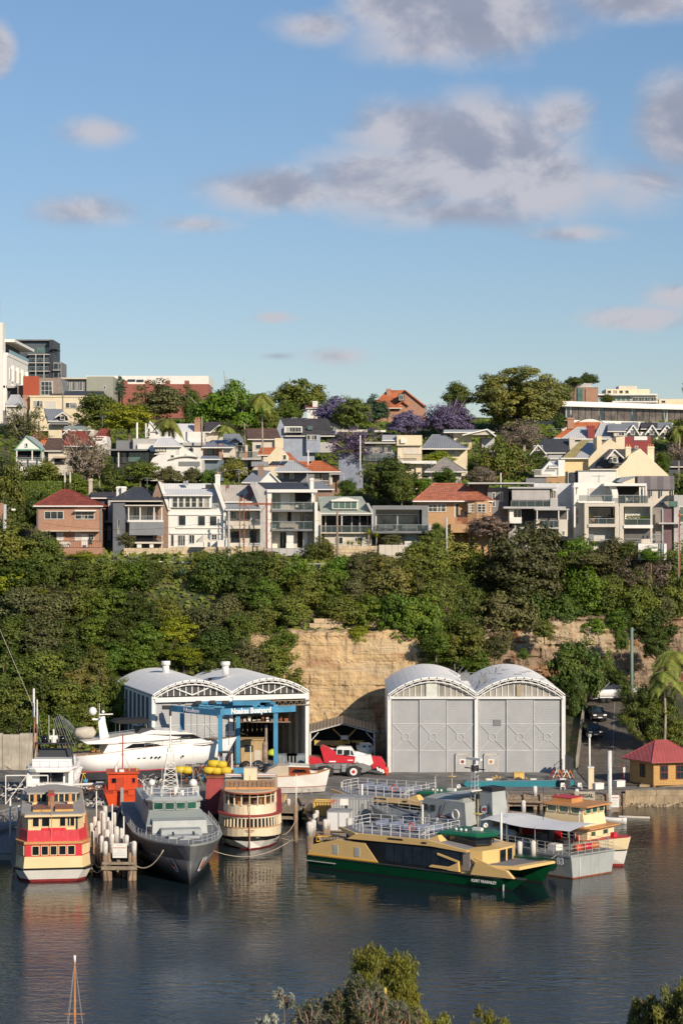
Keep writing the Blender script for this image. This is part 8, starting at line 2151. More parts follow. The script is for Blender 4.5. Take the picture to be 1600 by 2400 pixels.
for k in range(14):z=2.6+k*.4;m2.tube([(mx-.3,.9,z),(mx+.3,.9,z+(.2 if k%2 else 0))],.025,4);m2.tube([(mx-.3,.9,z),(mx-.3,.3,z+.2)],.025,4)
m2.obj('lattice_mast',mat('pale_ship_grey'),nb);MB().cyl((mx,.6),.35,8.0,8.5,10).box(mx-1.3,mx+1.3,.55,.65,8.15,8.24).obj('mast_platform',CHAR,nb);MB().box(mx-.9,mx+.9,.5,.8,9.0,9.2).cyl((mx,.6),.1,8.5,9.0,6).obj('radar',WHITE,nb)
MB().add([(15.8,-2.0,5.9),(15.8,2.4,5.9),(12.9,2.2,6.3),(12.9,-1.8,6.3),(15.8,-2.0,6.0),(15.8,2.4,6.0),(12.9,2.2,6.4),(12.9,-1.8,6.4)],[(0,1,2,3),(7,6,5,4),(0,3,7,4),(1,5,6,2),(2,6,7,3),(0,4,5,1)]).obj('bridge_awning',WHITE,nb)
aw=MB();rings=[]
for i in range(9):
    x=.3+i*1.4;z=4.15+.12*math.cos(i*.8)-(.25 if i>7 else 0)
    rings.append([(x,-2.5,z-.1),(x,-1.2,z+.12),(x,0,z+.22),(x,1.2,z+.12),(x,2.7,z-.15)])
aw.loft(rings,caps=False);aw.obj('stern_awning',mat('white_awning',(.72,.72,.72),.8,0,.03,.4),nb,True)
for x in(.4,4.5,8,11.4):
    for y in(-2.4,2.65):MB().tube([(x,y,1.95),(x,y,4.1)],.035,5).obj('awning_pole',STEEL,nb)
for s_ in(1,-1):handrail(nb,[(0.1,s_*2.75,2.0),(3,s_*2.95,2.0),(12,s_*3.0,2.1)],.95,mat('rail_grey'),.02,.9,3)
handrail(nb,[(0.1,2.75,2.0),(.1,-2.75,2.0)],.95,mat('rail_grey'),.02,.8,3)
for s_ in(1,-1):handrail(nb,[(13,s_*2.95,2.2),(19,s_*2.8,2.5),(24,s_*1.9,2.9),(28.5,s_*.2,3.2)],.95,mat('rail_grey'),.022,1.1,3)
for i,(x,y,m_)in enumerate(((.9,.9,mat('lifering_orange')),(.9,-.2,FRED),(.9,-1.2,mat('buoy_orange',(.6,.18,.06),.6)))):MB().lathe([(.02,-.45),(.3,-.38),(.34,0),(.3,.38),(.02,.45)],(0,0),10).obj('deck_float',m_,nb,True,loc=(x,y,2.45)).rotation_euler=(R(90),0,0)
gun=MB().cyl((5.6,.6),.55,2.0,3.2,10).cyl((5.6,-.4),.45,2.0,3.6,10).box(5.0,6.0,-.6,.2,3.3,3.7);gun.obj('deck_winch',CHAR,nb)
for i,(x,y)in enumerate(((3.4,1.2),(4.4,-.9),(7.2,1.0),(8.3,-.8))):MB().box(x-.5,x+.5,y-.45,y+.45,2.0,2.55).obj('deck_locker',[WHITE,CHAR,NAVYG,CHAR][i],nb)
MB().lathe([(.05,-1.8),(.4,-1.5),(.5,0),(.4,1.5),(.05,1.8)],(0,0),12).obj('inflatable_tender',NAVYG,nb,True,loc=(9.6,1.6,2.9)).rotation_euler=(0,R(90),0)
for k in range(7):MB().tube([(3+k*3.1,-1.5+(k%3)*1.4,2),(3+k*3.1,-1.5+(k%3)*1.4,5.2+(k*7%4)*.7)],.03,4).obj('whip_aerial',[WHITE,CHAR,STEEL][k%3],nb)
for i in range(9):MB().cyl((21+(i%3)*.7,-1+(i//3)*.9),.16,2.7,3.1+.1*(i%2),7).obj('deck_fitting',[NAVYG,STEEL,CHAR][i%3],nb)
# ---- cream, white and red ferry at the right, bow to the right
yf=BT('ferry','cream and white ferry with a boxy wheelhouse at the right end of the wharf','ferry',25.4,192.6,-41)
ST_Y=[(-21,-21.5,1.4,2.2,1.5),(-17,-17,2.3,2.7,1.5),(-8,-8,2.5,2.9,1.7),(-4,-4,2.0,2.8,2.1),(-1.6,-1.2,1.0,2.0,2.45),(0,.75,.03,.12,2.7)]
YC=mat('pale_ferry_cream',(.80,.66,.40),.45,0,.04,.8,0,8,.1,(.5,.38,.2))
hb(ST_Y,-.4,.22,'boot_stripe',BOOT,yf);hb(ST_Y,.22,lambda s:s[4]*.54,'hull',WHITE,yf);hb(ST_Y,lambda s:s[4]*.54,lambda s:s[4]*.58,'rubbing_strake',BLACKP,yf,.05);hb(ST_Y,lambda s:s[4]*.58,lambda s:s[4],'bulwark',YC,yf);hb(ST_Y,lambda s:s[4],lambda s:s[4]+.05,'gunwale',FRED,yf,.04)
house(yf,'lower_cabin',YC,-17,-2.4,2.15,1.6,3.3);house(yf,'upper_deck',FORANGE,-17.2,-1.9,2.45,3.3,3.42)
house(yf,'wheelhouse',YC,-7.6,-3.0,1.75,3.42,4.55,-7.3,-3.2,1.7);wh2=house(yf,'wheelhouse_upper',YC,-7.4,-3.2,1.7,4.55,5.2,-7.0,-3.0,1.65);house(yf,'wheelhouse_roof',FORANGE,-7.6,-2.5,2.0,5.2,5.34);house(yf,'roof_locker',FORANGE,-7.2,-5.0,.9,5.34,5.75);house(yf,'locker_lid',FRED,-7.25,-4.95,.95,5.75,5.8)
for k in range(3):edgewin(yf,(-7.2,-1.72),(-3.2,-1.72),.03+k*.33,.28+k*.33,4.6,5.15,YC,GREENW,.05,.03)
for k in range(3):edgewin(yf,(-3.1,-1.7),(-3.1,1.7),.05+k*.31,.3+k*.31,4.6,5.15,YC,GREENW,.05,.06)
for(P,Q)in(((-7.5,1.72),(-7.5,-1.72)),):
    edgewin(yf,P,Q,.1,.85,4.62,5.14,YC,GREENW,.05,.12)
for k in range(2):edgewin(yf,(-2.4,-2.15),(-2.4,2.15),.12+k*.45,.3+k*.45,2.6,3.05,YC,GREENW,.05)
for k in range(6):edgewin(yf,(-16,-2.15),(-3,-2.15),.03+k*.16,.14+k*.16,2.3,3.05,FRED,SMOKE,.06)
MB().box(-9.6,-7.4,-2.24,-2.16,1.7,3.2).obj('side_panel',FRED,yf);MB().box(-6.4,-5.2,-2.25,-2.16,1.7,3.1).obj('side_panel',FRED,yf)
MB().torus((-7.66,-.6,4.0),.32,.08,'x',16,6).obj('life_ring',mat('ring_red',(.5,.04,.04),.6),yf);MB().torus((-7.68,-.6,4.0),.32,.05,'x',8,4).obj('life_ring_cover',WHITE,yf)
MB().box(-1.2,-.8,-.25,.25,2.3,2.95).obj('bow_bitt',FRED,yf);MB().box(-3.6,-3.3,-2.3,-2.1,2.1,2.7).obj('engine_telegraph',FRED,yf)
handrail(yf,[(-17,-2.35,3.42),(-8,-2.35,3.42)],.8,mat('rail_grey'),.02,1.2,2)
MB().bar((-16.5,-1.8,3.5),(-8.4,-1.8,3.5),.5,.3).obj('bench',mat('brick_red_seat',(.35,.13,.08),.7),yf)
for k in range(4):MB().box(-16+k*2,-14.8+k*2,-1.9,-1.3,3.42,3.95).obj('deck_box',[TIMBER,FORANGE,TIMBER,CHAR][k],yf)
# ---- big white motor yacht on the hard
sy=thing('motor_yacht','big white three-deck motor yacht standing on the hard in front of the left shed','motor yacht',(at(168,1835,239.5).x,239.5,QZ),R(16))
sy.scale=(.93,.93,.97)
ST_S=[(.9,.2,1.9,2.35,1.9),(3,3,2.2,2.55,2.05),(9,9,2.2,2.6,2.7),(13,13.4,1.5,2.4,3.0),(16.6,17.6,.55,1.5,3.2),(18.4,20.4,.02,.08,3.35)]
def up_(o,z):o.location.z=z;return o
up_(hb(ST_S,-.9,.02,'antifouling',CHAR,sy),1.45);up_(hb(ST_S,.02,.12,'boot_stripe',FRED,sy),1.45);up_(hb(ST_S,.12,lambda s:s[4],'hull',GEL,sy,0,True),1.45)
up_(hb([(s[0],s[1],s[2],s[3]-.12,s[4])for s in ST_S],lambda s:s[4]-.2,lambda s:s[4]+.04,'deck',mat('teak_deck',(.4,.28,.17),.7),sy),1.45)
MB().extr([(-.1,1.55),(.6,1.5),(2.1,3.35),(1.5,3.5)],-2.1,2.1,'y').obj('transom_steps',GEL,sy)
MB().extr([(3.4,3.5),(4.2,4.75),(15.4,4.95),(17.2,4.35),(18.0,4.6),(16,4.2),(9,4.1),(5.4,3.55)],-2.1,2.1,'y').obj('deckhouse',GEL,sy)
MB().extr([(6.0,4.05),(7.1,4.6),(9.2,4.62),(10.8,4.3)],-2.16,2.16,'y').obj('salon_window',SMOKE,sy)
MB().extr([(1.0,5.0),(1.6,4.72),(5,4.7),(12.5,5.05),(13.0,5.25),(7.5,5.75),(5.6,5.55),(3.5,5.2)],-2.35,2.35,'y').obj('flybridge',GEL,sy)
MB().extr([(9.6,5.1),(11.6,5.62),(14.6,5.45),(15.6,5.0)],-1.9,1.9,'y').obj('bridge_windscreen',SMOKE,sy);MB().extr([(8.0,5.7),(9.4,6.1),(12.0,5.95),(14.9,5.5),(11,5.55)],-2.0,2.0,'y').obj('coachroof',GEL,sy)
MB().extr([(7.6,5.72),(8.2,6.3),(9.6,6.35),(10.2,5.95)],-1.6,1.6,'y').obj('fly_windscreen',CHAR,sy)
MB().extr([(3.4,5.2),(3.2,6.9),(3.3,7.6),(4.0,7.7),(4.1,6.9),(4.5,5.3)],-.25,.25,'y').obj('radar_mast',GEL,sy);MB().ball((2.55,0,8.3),.5,16,10).obj('satellite_dome',GEL,sy,True);MB().bar((2.5,0,7.4),(3.5,0,7.3),.2).bar((3.4,-1.0,7.6),(3.9,1.0,7.6),.15).obj('mast_arm',GEL,sy)
MB().box(3.3,5.0,-.1,.1,7.85,7.98).obj('radar_bar',WHITE,sy);MB().tube([(3.4,.2,7.6),(3.4,.2,9.2)],.04,5).obj('aerial',WHITE,sy);MB().ball((3.9,.5,8.15),.2,8,6).obj('small_dome',GEL,sy,True)
MB().extr([(4.9,7.05),(5.4,7.3),(8.9,7.4),(9.4,7.0),(9.0,6.85),(5.6,6.88)],-1.5,1.5,'y').obj('bimini',mat('black_canvas',(.012,.012,.014),.8),sy)
for x in(5.6,8.9):
    for y in(-1.35,1.35):MB().tube([(x,y,5.5),(x,y,6.95)],.03,5).obj('bimini_pole',STEEL,sy)
MB().lathe([(.05,-1.3),(.55,-1.0),(.7,0),(.62,1.0),(.1,1.35)],(0,0),12).obj('covered_dinghy',mat('beige_cover',(.5,.45,.37),.8),sy,True,loc=(1.6,0,5.85)).rotation_euler=(R(90),0,R(85))
handrail(sy,[(4.2,-2.2,5.35),(7.2,-2.2,5.65)],.6,STEEL,.025,.7,2);handrail(sy,[(8.5,-2.3,4.15),(13,-2.2,4.5),(17,-1.2,4.75),(20,-.1,4.95)],.55,STEEL,.02,1.0,2)
for x in(7.6,8.3):MB().box(x,x+.32,-2.66,-2.5,2.95,3.02).obj('hull_slot',CHAR,sy)
for x in(9.3,9.85,10.3,13.2):MB().lathe([(.01,-.02),(.13,-.02),(.13,.03),(.01,.03)],(0,0),10).obj('porthole',SMOKE,sy,loc=(x,-2.56+(.25 if x>12 else 0),3.0)).rotation_euler=(R(90),0,0)
for k in range(3):
    cc=MB().box(2.3+k*.6,2.7+k*.6,-.8,-.4,3.7,3.78).box(2.62+k*.6,2.7+k*.6,-.8,-.4,3.78,4.25);cc.obj('deck_chair',mat('teak_chair',(.5,.27,.1),.7),sy)
MB().extr([(3.6,3.6),(4.1,3.6),(5.6,4.72),(5.1,4.72)],-1.9,-1.4,'y').obj('stair',CHAR,sy)
for k in range(5):
    x=2+k*3.4
    MB().box(x-.25,x+.25,-.5,.5,0,.62 if k<4 else .9).obj('keel_block',TIMBER,sy)
# ---- flybridge cruiser, stern view
fc=BT('flybridge_cruiser','white flybridge cruiser with navy canvas stern screens behind the red ferry','motor cruiser',at(117,1860,227).x,227,90,z=QZ)
ST_F=[(.0,0,2.3,2.45,1.6),(4,4,2.5,2.7,1.8),(9,9.3,1.6,2.3,2.1),(12,13,.05,.15,2.4)]
up_(hb(ST_F,-.3,lambda s:s[4],'hull',GEL,fc),.0)
MB().box(.9,9,-2.1,2.1,1.4,2.9).obj('cabin',GEL,fc);MB().box(.82,.9,-1.3,1.2,1.5,2.75).obj('saloon_door',SMOKE,fc);MB().box(.78,.82,-.02,.04,1.5,2.75).obj('door_frame',STEEL,fc)
for y0,y1 in((-2.45,-1.9),(-1.3,.0),(.02,1.15),(1.9,2.45)):MB().box(-.06,.02,y0,y1,.15,1.25).obj('navy_screen',mat('navy_canvas',(.015,.025,.075),.7),fc)
for s_ in(1,-1):MB().extr([(.1,1.2),(.9,1.2),(1.3,2.9),(.3,2.9)],s_*2.2-.25,s_*2.2+.25,'y').obj('wing',GEL,fc)
fl=[(-.6,-1.5),(-.6,1.5),(-.1,2.4),(1.2,2.75),(8,2.2),(8,-2.2),(1.2,-2.75),(-.1,-2.4)][::-1]
MB().prism([(x,y*.9)for x,y in fl],2.85,3.15,fl).obj('flybridge_deck',GEL,fc);MB().prism(fl,3.15,3.3,[(x+.1,y*.96)for x,y in fl]).obj('flybridge_rim',GEL,fc)
MB().prism([(1.5,-2.1),(6,-2.0),(7,0),(6,2.0),(1.5,2.1)],3.3,4.0).obj('flybridge_coaming',GEL,fc);MB().prism([(3.5,-1.8),(5.6,-1.7),(5.6,1.7),(3.5,1.8)],4.0,4.8,[(3.9,-1.7),(5.2,-1.5),(5.2,1.5),(3.9,1.7)]).obj('fly_windscreen',CHAR,fc)
handrail(fc,[(-.4,-2.0,3.3),(-.5,0,3.3),(-.4,2.0,3.3)],.65,STEEL,.02,1.0,2)
for s_ in(1,-1):MB().tube([(2.4,s_*2.2,3.3),(2.8,s_*1.9,5.6)],.08,6).obj('arch_leg',CHAR,fc);MB().lathe([(.02,-.3),(.34,-.26),(.38,.1),(.25,.38),(.02,.42)],(0,0),12).obj('speaker_dome',mat('black_gloss',(.01,.01,.012),.15),fc,True,loc=(2.9,s_*.95,5.95))
MB().box(2.5,3.3,-2.0,2.0,5.5,5.65).obj('arch_top',CHAR,fc);MB().cyl((2.9,0),.3,5.65,6.3,8).box(2.7,3.1,-.45,.45,6.0,6.4).cyl((2.9,0),.1,6.4,7.1,6).obj('radar_pod',WHITE,fc)
MB().tube([(2.9,.5,5.6),(2.8,.5,8.6)],.03,4).obj('aerial',WHITE,fc)
# ---- orange workboat on the hard, stern view
ob=BT('workboat','bright orange small workboat propped on the hard beside the jetty','workboat',at(289,1885,221.5).x,221.5,97,z=QZ+.15)
ob.scale=(1.1,1.2,1)
ORG=mat('workboat_orange',(.62,.07,.015),.45,0,.12,.8,0,8,.3,(.3,.04,.02))
ST_O=[(.0,-.1,1.3,1.6,1.15),(3,3,1.5,1.8,1.2),(6,6.2,.9,1.4,1.5),(8,8.6,.03,.1,1.8)]
hb(ST_O,-.3,lambda s:s[4],'hull',ORG,ob);hb(ST_O,lambda s:s[4]-.05,lambda s:s[4]+.08,'gunwale',mat('orange_dark',(.4,.05,.02),.5),ob,.05)
house(ob,'cabin',ORG,1.6,4.6,1.28,1.1,2.95);house(ob,'cabin_roof',ORG,1.4,4.8,1.42,2.95,3.08)
edgewin(ob,(1.6,1.28),(1.6,-1.28),.1,.34,1.95,2.5,ORG,SMOKE,.05);edgewin(ob,(1.6,1.28),(1.6,-1.28),.54,.68,1.9,2.5,WHITE,PALE,.05);edgewin(ob,(1.6,1.28),(1.6,-1.28),.80,.92,1.95,2.5,ORG,SMOKE,.05)
MB().box(1.52,1.6,-.5,-.02,1.2,2.6).obj('cabin_door',ORG,ob)
MB().tube([(3,0,3.0),(3,0,6.9)],.05,6).bar((3,-.35,6.0),(3,.35,6.0),.05).tube([(3,0,5.0),(4.2,.7,3.0)],.02,4).tube([(3,0,5.0),(4.2,-.7,3.0)],.02,4).obj('mast',mat('orange_dark'),ob)
MB().torus((2.6,-.9,3.2),.35,.04,'x',14,5).obj('yellow_hoop',LIF,ob);MB().box(-.15,.4,-1.0,-.4,.9,1.5).box(-.1,.3,.3,.9,.9,1.35).obj('engine_box',ORG,ob)
handrail(ob,[(.0,-1.5,1.2),(1.5,-1.55,1.25)],.6,ORG,.03,.7);handrail(ob,[(.0,1.5,1.2),(1.5,1.55,1.25)],.6,ORG,.03,.7);MB().box(1.55,1.6,.1,.6,1.2,2.5).obj('cabin_panel',mat('orange_dark'),ob);MB().cyl((2.2,.6),.12,3.05,3.7,8).obj('exhaust_stack',WHITE,ob);MB().box(2,2.6,-.1,.3,3.08,3.3).obj('life_raft',WHITE,ob)
for y in(-1.2,1.2):MB().bar((1,y*1.3,-.15),(1.3,y,1.0),.08).obj('prop',TIMBER,ob)
MB().box(-.7,-.62,.0,.25,-.1,1.8).obj('stern_ladder',STEEL,ob)
# ---- timber-cabined launch on a stand
la=thing('launch','classic white launch with a varnished cabin and beige canvas on a cradle','launch',(at(570,1860,231.5).x,231.5,QZ),R(3))
ST_L=[(.3,0,1.0,1.35,1.6),(2,2,1.3,1.5,1.5),(5.5,5.5,1.25,1.55,1.6),(7.8,8.1,.6,1.1,1.85),(8.9,9.4,.02,.08,2.15)]
up_(hb(ST_L,-.25,.35,'antifouling',mat('pale_antifoul',(.5,.46,.42),.7),la),.35);up_(hb(ST_L,.35,.42,'boot_stripe',BOOT,la),.35);up_(hb(ST_L,.42,lambda s:s[4],'hull',WHITE,la),.35);up_(hb(ST_L,lambda s:s[4],lambda s:s[4]+.06,'gunwale',FORANGE,la,.04),.35)
VARN=mat('varnished_timber',(.36,.16,.06),.5)
MB().extr([(4.9,1.9),(5.0,2.95),(7.0,2.85),(7.4,1.95)],-1.15,1.15,'y').obj('cabin',mat('red_varnish',(.26,.055,.02),.3,0,.15,2),la);MB().extr([(4.6,2.95),(5.0,3.1),(7.1,2.98),(7.15,2.86)],-1.25,1.25,'y').obj('cabin_roof',OFFW,la)
MB().extr([(5.15,2.3),(5.5,2.65),(6.6,2.62),(6.9,2.3)],-1.18,1.18,'y').obj('cabin_window',SMOKE,la);MB().extr([(2.1,1.95),(2.7,2.6),(3.7,3.05),(4.9,3.05),(4.9,1.95)],-1.2,1.2,'y').obj('canvas_cover',mat('beige_canvas',(.5,.43,.34),.85,0,.06,1),la)
MB().extr([(7.4,1.95),(7.2,2.4),(8.6,2.15),(8.8,2.0)],-.6,.6,'y').obj('foredeck_hatch',OFFW,la)
for k,x in enumerate((1.5,6.8)):
    for s_ in(1,-1):MB().bar((x-.6,s_*1.4,-.0),(x,s_*.4,.9),.06).bar((x+.6,s_*1.4,0),(x,s_*.4,.9),.06).obj('cradle_leg',STEEL,la)
MB().box(1.5,7.5,-.15,.15,0,.15).obj('keel_block',TIMBER,la)
# ---- maroon barge with yellow fenders, small craft and buoys
mb_=thing('steel_barge','maroon steel barge hull standing behind the grey patrol ship','barge',(at(478,1900,222).x,222,QZ-1.2),R(2))
MB().extr([(0,.2),(.3,3.9),(2.9,4.0),(2.7,.2)],0,6,'y').obj('hull',mat('maroon_steel',(.34,.06,.06),.6,0,.15,.8,0,8,.3),mb_);MB().box(.2,3.0,-.1,6.1,3.96,4.12).obj('gunwale',RUST,mb_)
yb=mat('yellow_buoy',(.62,.45,.03),.6,0,.08,1)
for i,(dx,dz,r_)in enumerate(((.45,4.65,.5),(1.2,4.6,.52),(.9,5.35,.5),(1.75,5.25,.5),(2.2,4.6,.5),(-2.6,4.7,.42),(-1.9,4.65,.42))):
    y_=MB().lathe([(.05,-.6),(.36,-.5),(.42,0),(.36,.5),(.05,.6)],(0,0),12).obj('fender_buoy',yb,None,True,loc=(mb_.location.x+dx,223.2,mb_.location.z+dz));y_.rotation_euler=(0,R(90),0)
    nm_=['bottom left','bottom middle','top left','top right','bottom right','lone left','lone right'][i]
    tag(y_,nm_+' big yellow fender buoy '+('of the pile on the maroon barge' if i<5 else 'beside the patrol ship mast'),'fender','yellow fender buoys')
# ---- masts at the far left
for i,(px,y0,D,r_)in enumerate(((79,1614,243,.12),(87,1640,242,.07))):
    a=at(px,1790,D);b=at(px,y0,D);t_=thing('bare_mast',('taller','shorter')[i]+' varnished mast of a laid-up yacht at the far left','mast',tuple(a));hh=b.z-a.z
    MB().tube([(0,0,-2.4),(0,0,hh*.6),(0,0,hh)],[r_,r_,r_*.6],7).obj('spar',VARN,t_);MB().tube([(0,0,hh*.62),(0,0,hh)],r_*1.15,7).obj('white_masthead',WHITE,t_);MB().tube([(0,0,hh*.9),(1.4,.3,-2)],.02,4).tube([(0,0,hh*.9),(-1.0,.3,-2)],.02,4).obj('stay',STEEL,t_)
rw_=MB();A=at(-20,1430,235);B=at(79,1660,243);rw_.tube([A,B],.03,4);tag(rw_.obj('guy_wire',PALE),'long pale guy wire rising out of frame at the left edge','wire')
fr_=thing('canopy_frame_poles','bundle of white canopy poles leaning together behind the flybridge cruiser','pole bundle',tuple(at(145,1745,240)))
for k in range(11):MB().tube([(-1.0+k*.17,0,3.4-abs(k-4)*.12),(-.2+k*.35,.4,-.5)],.025,4).obj('pole',STEEL,fr_)
# ---- yacht mast in the foreground
fm_=thing('moored_yacht','tall varnished yacht mast with rigging rising at the bottom left','yacht',(at(175,2300,98).x,98,0))
mh=at(175,2240,98).z
MB().tube([(0,0,0),(0,0,mh*.6),(0,0,mh-.25)],[.10,.085,.045],8).obj('mast',VARN,fm_,True);MB().tube([(0,0,mh-.35),(0,0,mh)],.06,7).obj('masthead',WHITE,fm_,True)
rg_=MB()
for(x,y,zt_)in((-1.3,.3,mh-.2),(1.3,.3,mh-.2),(-.9,-.2,mh-2.6),(1.0,-.2,mh-2.6),(.5,5,mh-.3),(-.6,-4.5,mh-.3)):rg_.tube([(0,0,zt_),(x,y,.8)],.012,4)
rg_.obj('rigging',STEEL,fm_);hm=hull_mesh(9.5,2.7,.9);ho_=hm.obj('hull',WHITE,fm_,True);ho_.rotation_euler=(0,0,R(80));ho_.location=(.8,-5,0)
MB().bar((-.45,0,mh-2.7),(.45,0,mh-2.7),.05).obj('spreader',VARN,fm_)
# ================================================================ jetties, piles, clutter
PTIM=mat('pile_timber',(.27,.19,.13),.95,0,.3,1.2,.4,6,.7,(.08,.06,.045))
PWHT=mat('pile_white_paint',(.62,.60,.56),.9,0,.2,2.5,.5,9,.9,(.28,.22,.17))
CAP=PWHT
_pc=[0]
def pile(px,y0,ywht,D,r=.2,label=None,lean=0.0,base=-2.0,group='white-topped timber mooring piles'):
    """timber pile with a painted top; y0 = top row, ywht = row where the white paint ends, in photo pixels"""
    top=at(px,y0,D);wz=at(px,ywht,D).z
    t_=thing('mooring_pile',label,'mooring pile',(top.x,D,0),0,group)
    n=8;rr=r
    MB().tube([(lean,0,base),(0,0,wz)],[rr*1.05,rr],n).obj('timber',PTIM,t_,True)
    MB().lathe([(rr*1.03,wz-.02),(rr*1.05,top.z-.1),(rr*.75,top.z),(.01,top.z+.04)],(0,0),n).obj('white_top',PWHT,t_,True)
    return t_
def jetty(label,pts,z,w,m=PTIM,bents=5,name='timber_jetty'):
    """planked jetty between two ground points"""
    (x0,y0),(x1,y1)=pts;L=math.hypot(x1-x0,y1-y0);a=math.atan2(y1-y0,x1-x0)
    t_=thing(name,label,'jetty',(x0,y0,0),a)
    n=int(L/.6);pm=None
    for i in range(n):
        if pm is None:
            o=MB().box(0,L/n-.03,-w/2,w/2,z-.09,z).obj('plank',m,t_);pm=o
        else:
            o=pm.copy();COL.objects.link(o);o.parent=t_
        o.location=(i*L/n,random.uniform(-.04,.04),random.uniform(-.012,.012))
    for s_ in(-1,1):MB().box(-.05,L+.05,s_*(w/2-.2)-.12,s_*(w/2-.2)+.12,z-.45,z-.1).obj('bearer',m,t_);MB().box(-.05,L+.05,s_*(w/2)-.13,s_*(w/2)+.13,z+.005,z+.24).obj('kerb_beam',m,t_)
    for k in range(bents):
        x=.3+(L-.6)*k/max(1,bents-1)
        for s_ in(-1,1):MB().tube([(x,s_*(w/2-.15),-2.2),(x,s_*(w/2-.15),z-.1)],.17,7).obj('pile',PTIM,t_)
        MB().box(x-.13,x+.13,-w/2-.1,w/2+.1,z-.75,z-.46).obj('crosshead',m,t_)
    return t_
jetty('narrow timber jetty between the red ferry and the grey patrol ship',[(-19.4,186.3),(-21.2,219)],2.0,2.6)
# bracing at the head of the jetty
jb=thing('jetty_head','timber pile frame with a low cross beam at the seaward end of the narrow jetty','pile frame',(-19.25,185.2,0))
for s_ in(-1,1):
    MB().tube([(s_*1.25,0,-2),(s_*1.25,0,3.2)],.22,8).obj('pile',PTIM,jb,True);MB().lathe([(.23,2.2),(.235,3.25),(.15,3.4),(.01,3.42)],(s_*1.25,0),8).obj('white_top',PWHT,jb,True);MB().tube([(s_*.55,-.1,-2),(s_*1.1,-.1,1.2)],.16,7).obj('raking_pile',PTIM,jb,True);MB().tube([(s_*.75,.1,-2),(s_*.95,.1,2.4)],.2,7).obj('pile',PTIM,jb,True)
MB().box(-1.55,1.55,-.35,-.12,.95,1.25).obj('cross_beam',TIMBER,jb);MB().box(-1.5,1.5,-.3,-.1,1.4,1.62).obj('cross_beam',TIMBER,jb)
sg=thing('warning_sign','white notice board with a red heading at the end of the narrow jetty','sign',(-19.2,184.9,2.0))
MB().box(-.62,.62,-.04,.04,0,1.25).obj('board',WHITE,sg)
for k in range(9):MB().box(-.55+k*.125,-.47+k*.125,-.05,-.041,.82,.93).obj('red_heading_mark',mat('pale_red',(.5,.2,.2),.7),sg)
GT=mat('grey_lettering',(.35,.35,.38),.6)
for k,(z,w_)in enumerate(((1.1,.5),(.66,.45),(.5,.6),(.36,.9),(.22,1.0))):MB().box(-w_/2,w_/2,-.05,-.041,z,z+.022).obj('small_print_line',GT,sg)
random.seed(21)
PL=[(231,1925,1990,190),(243,1905,1975,193),(238,1960,2000,187.5),(250,1945,1985,189),(262,1955,1990,188),(226,1940,1985,191),(246,1890,1925,200),(238,1902,1935,198),(252,1916,1950,196),(258,1925,1960,194),(272,1938,1975,190),(284,1942,1980,188),(296,1958,1985,187),(310,1975,2000,186),(268,1905,1940,197),(218,1948,1975,192),(222,1915,1950,198),(214,1930,1962,196)]
PNM=['tallest','slim','short','thick','leaning','split','rearmost','second rear','middle','bolted','right-hand middle','right-hand','right-hand front','outermost right','rear right','left-hand','rear left','outermost left']
for i,(px,y0,yw,D)in enumerate(PL):pile(px,y0,yw,D,random.uniform(.15,.27),PNM[i]+' white-topped pile in the cluster beside the red ferry',lean=random.uniform(-.35,.35))
for i,(px,y0,y1,D)in enumerate(((226,1855,1920,203),(263,1885,1985,192),(290,1914,1965,188))):
    pole('white_marker_pole',('left','middle','right')[i]+' slim white marker pole among the piles beside the red ferry','pole',px,y0,y1,D,.07,WHITE)
# jetty with the containers, right of the cream ferry
jetty('timber wharf carrying the white and grey containers',[(1.2,201.6),(-1.2,229)],1.15,6.6,TIMBER,6)
jetty('timber walkway running from the yard towards the cream ferry',[(-5.6,219),(-3.8,229.5)],1.15,2.2,TIMBER,4)
EX=[(726,1927,1958,201.2,.32,'tall corner'),(734,1922,1950,202.5,.26,'second corner'),(738,1908,1930,208,.26,'front left of the yellow rack'),(743,1900,1915,213,.26,'bent white'),(728,1883,1902,218,.26,'rear white'),(676,1873,1888,224,.2,'small rear'),(762,1921,1944,203.5,.25,'left of the white container'),(769,1918,1938,203.5,.2,'tyre-hung'),(818,1918,1950,201.5,.28,'right front'),(826,1948,1962,200.8,.3,'broad right front'),(876,1893,1912,211,.24,'left of the pair beyond the grey container'),(904,1890,1912,211,.3,'right of the pair beyond the grey container')]
for(px,y0,yw,D,r_,lb)in EX:pile(px,y0,yw,D,r_,lb+' white-topped pile of the container wharf')
pole('wooden_mooring_pile','free-standing timber pile topped with a tall white rod right of the cream ferry','mooring pile',693,1885,1960,206.5,.22,PTIM);pole('white_rod','tall white rod fixed on the free-standing timber pile','rod',694,1815,1886,206.5,.06,WHITE)
pole('white_marker_post','tall white post rising behind the grey container','post',848,1838,1868,214,.12,WHITE);pole('yellow_post','short cream post at the yard edge behind the catamarans','post',800,1833,1848,234,.08,CREAM)
pole('white_marker_post','tall white post in front of the naval boat bridge','post',990,1886,1945,199.5,.1,WHITE)
pole('white_awning_post','tall white post at the left end of the stern awning','post',1174,1905,1975,190.5,.12,WHITE)
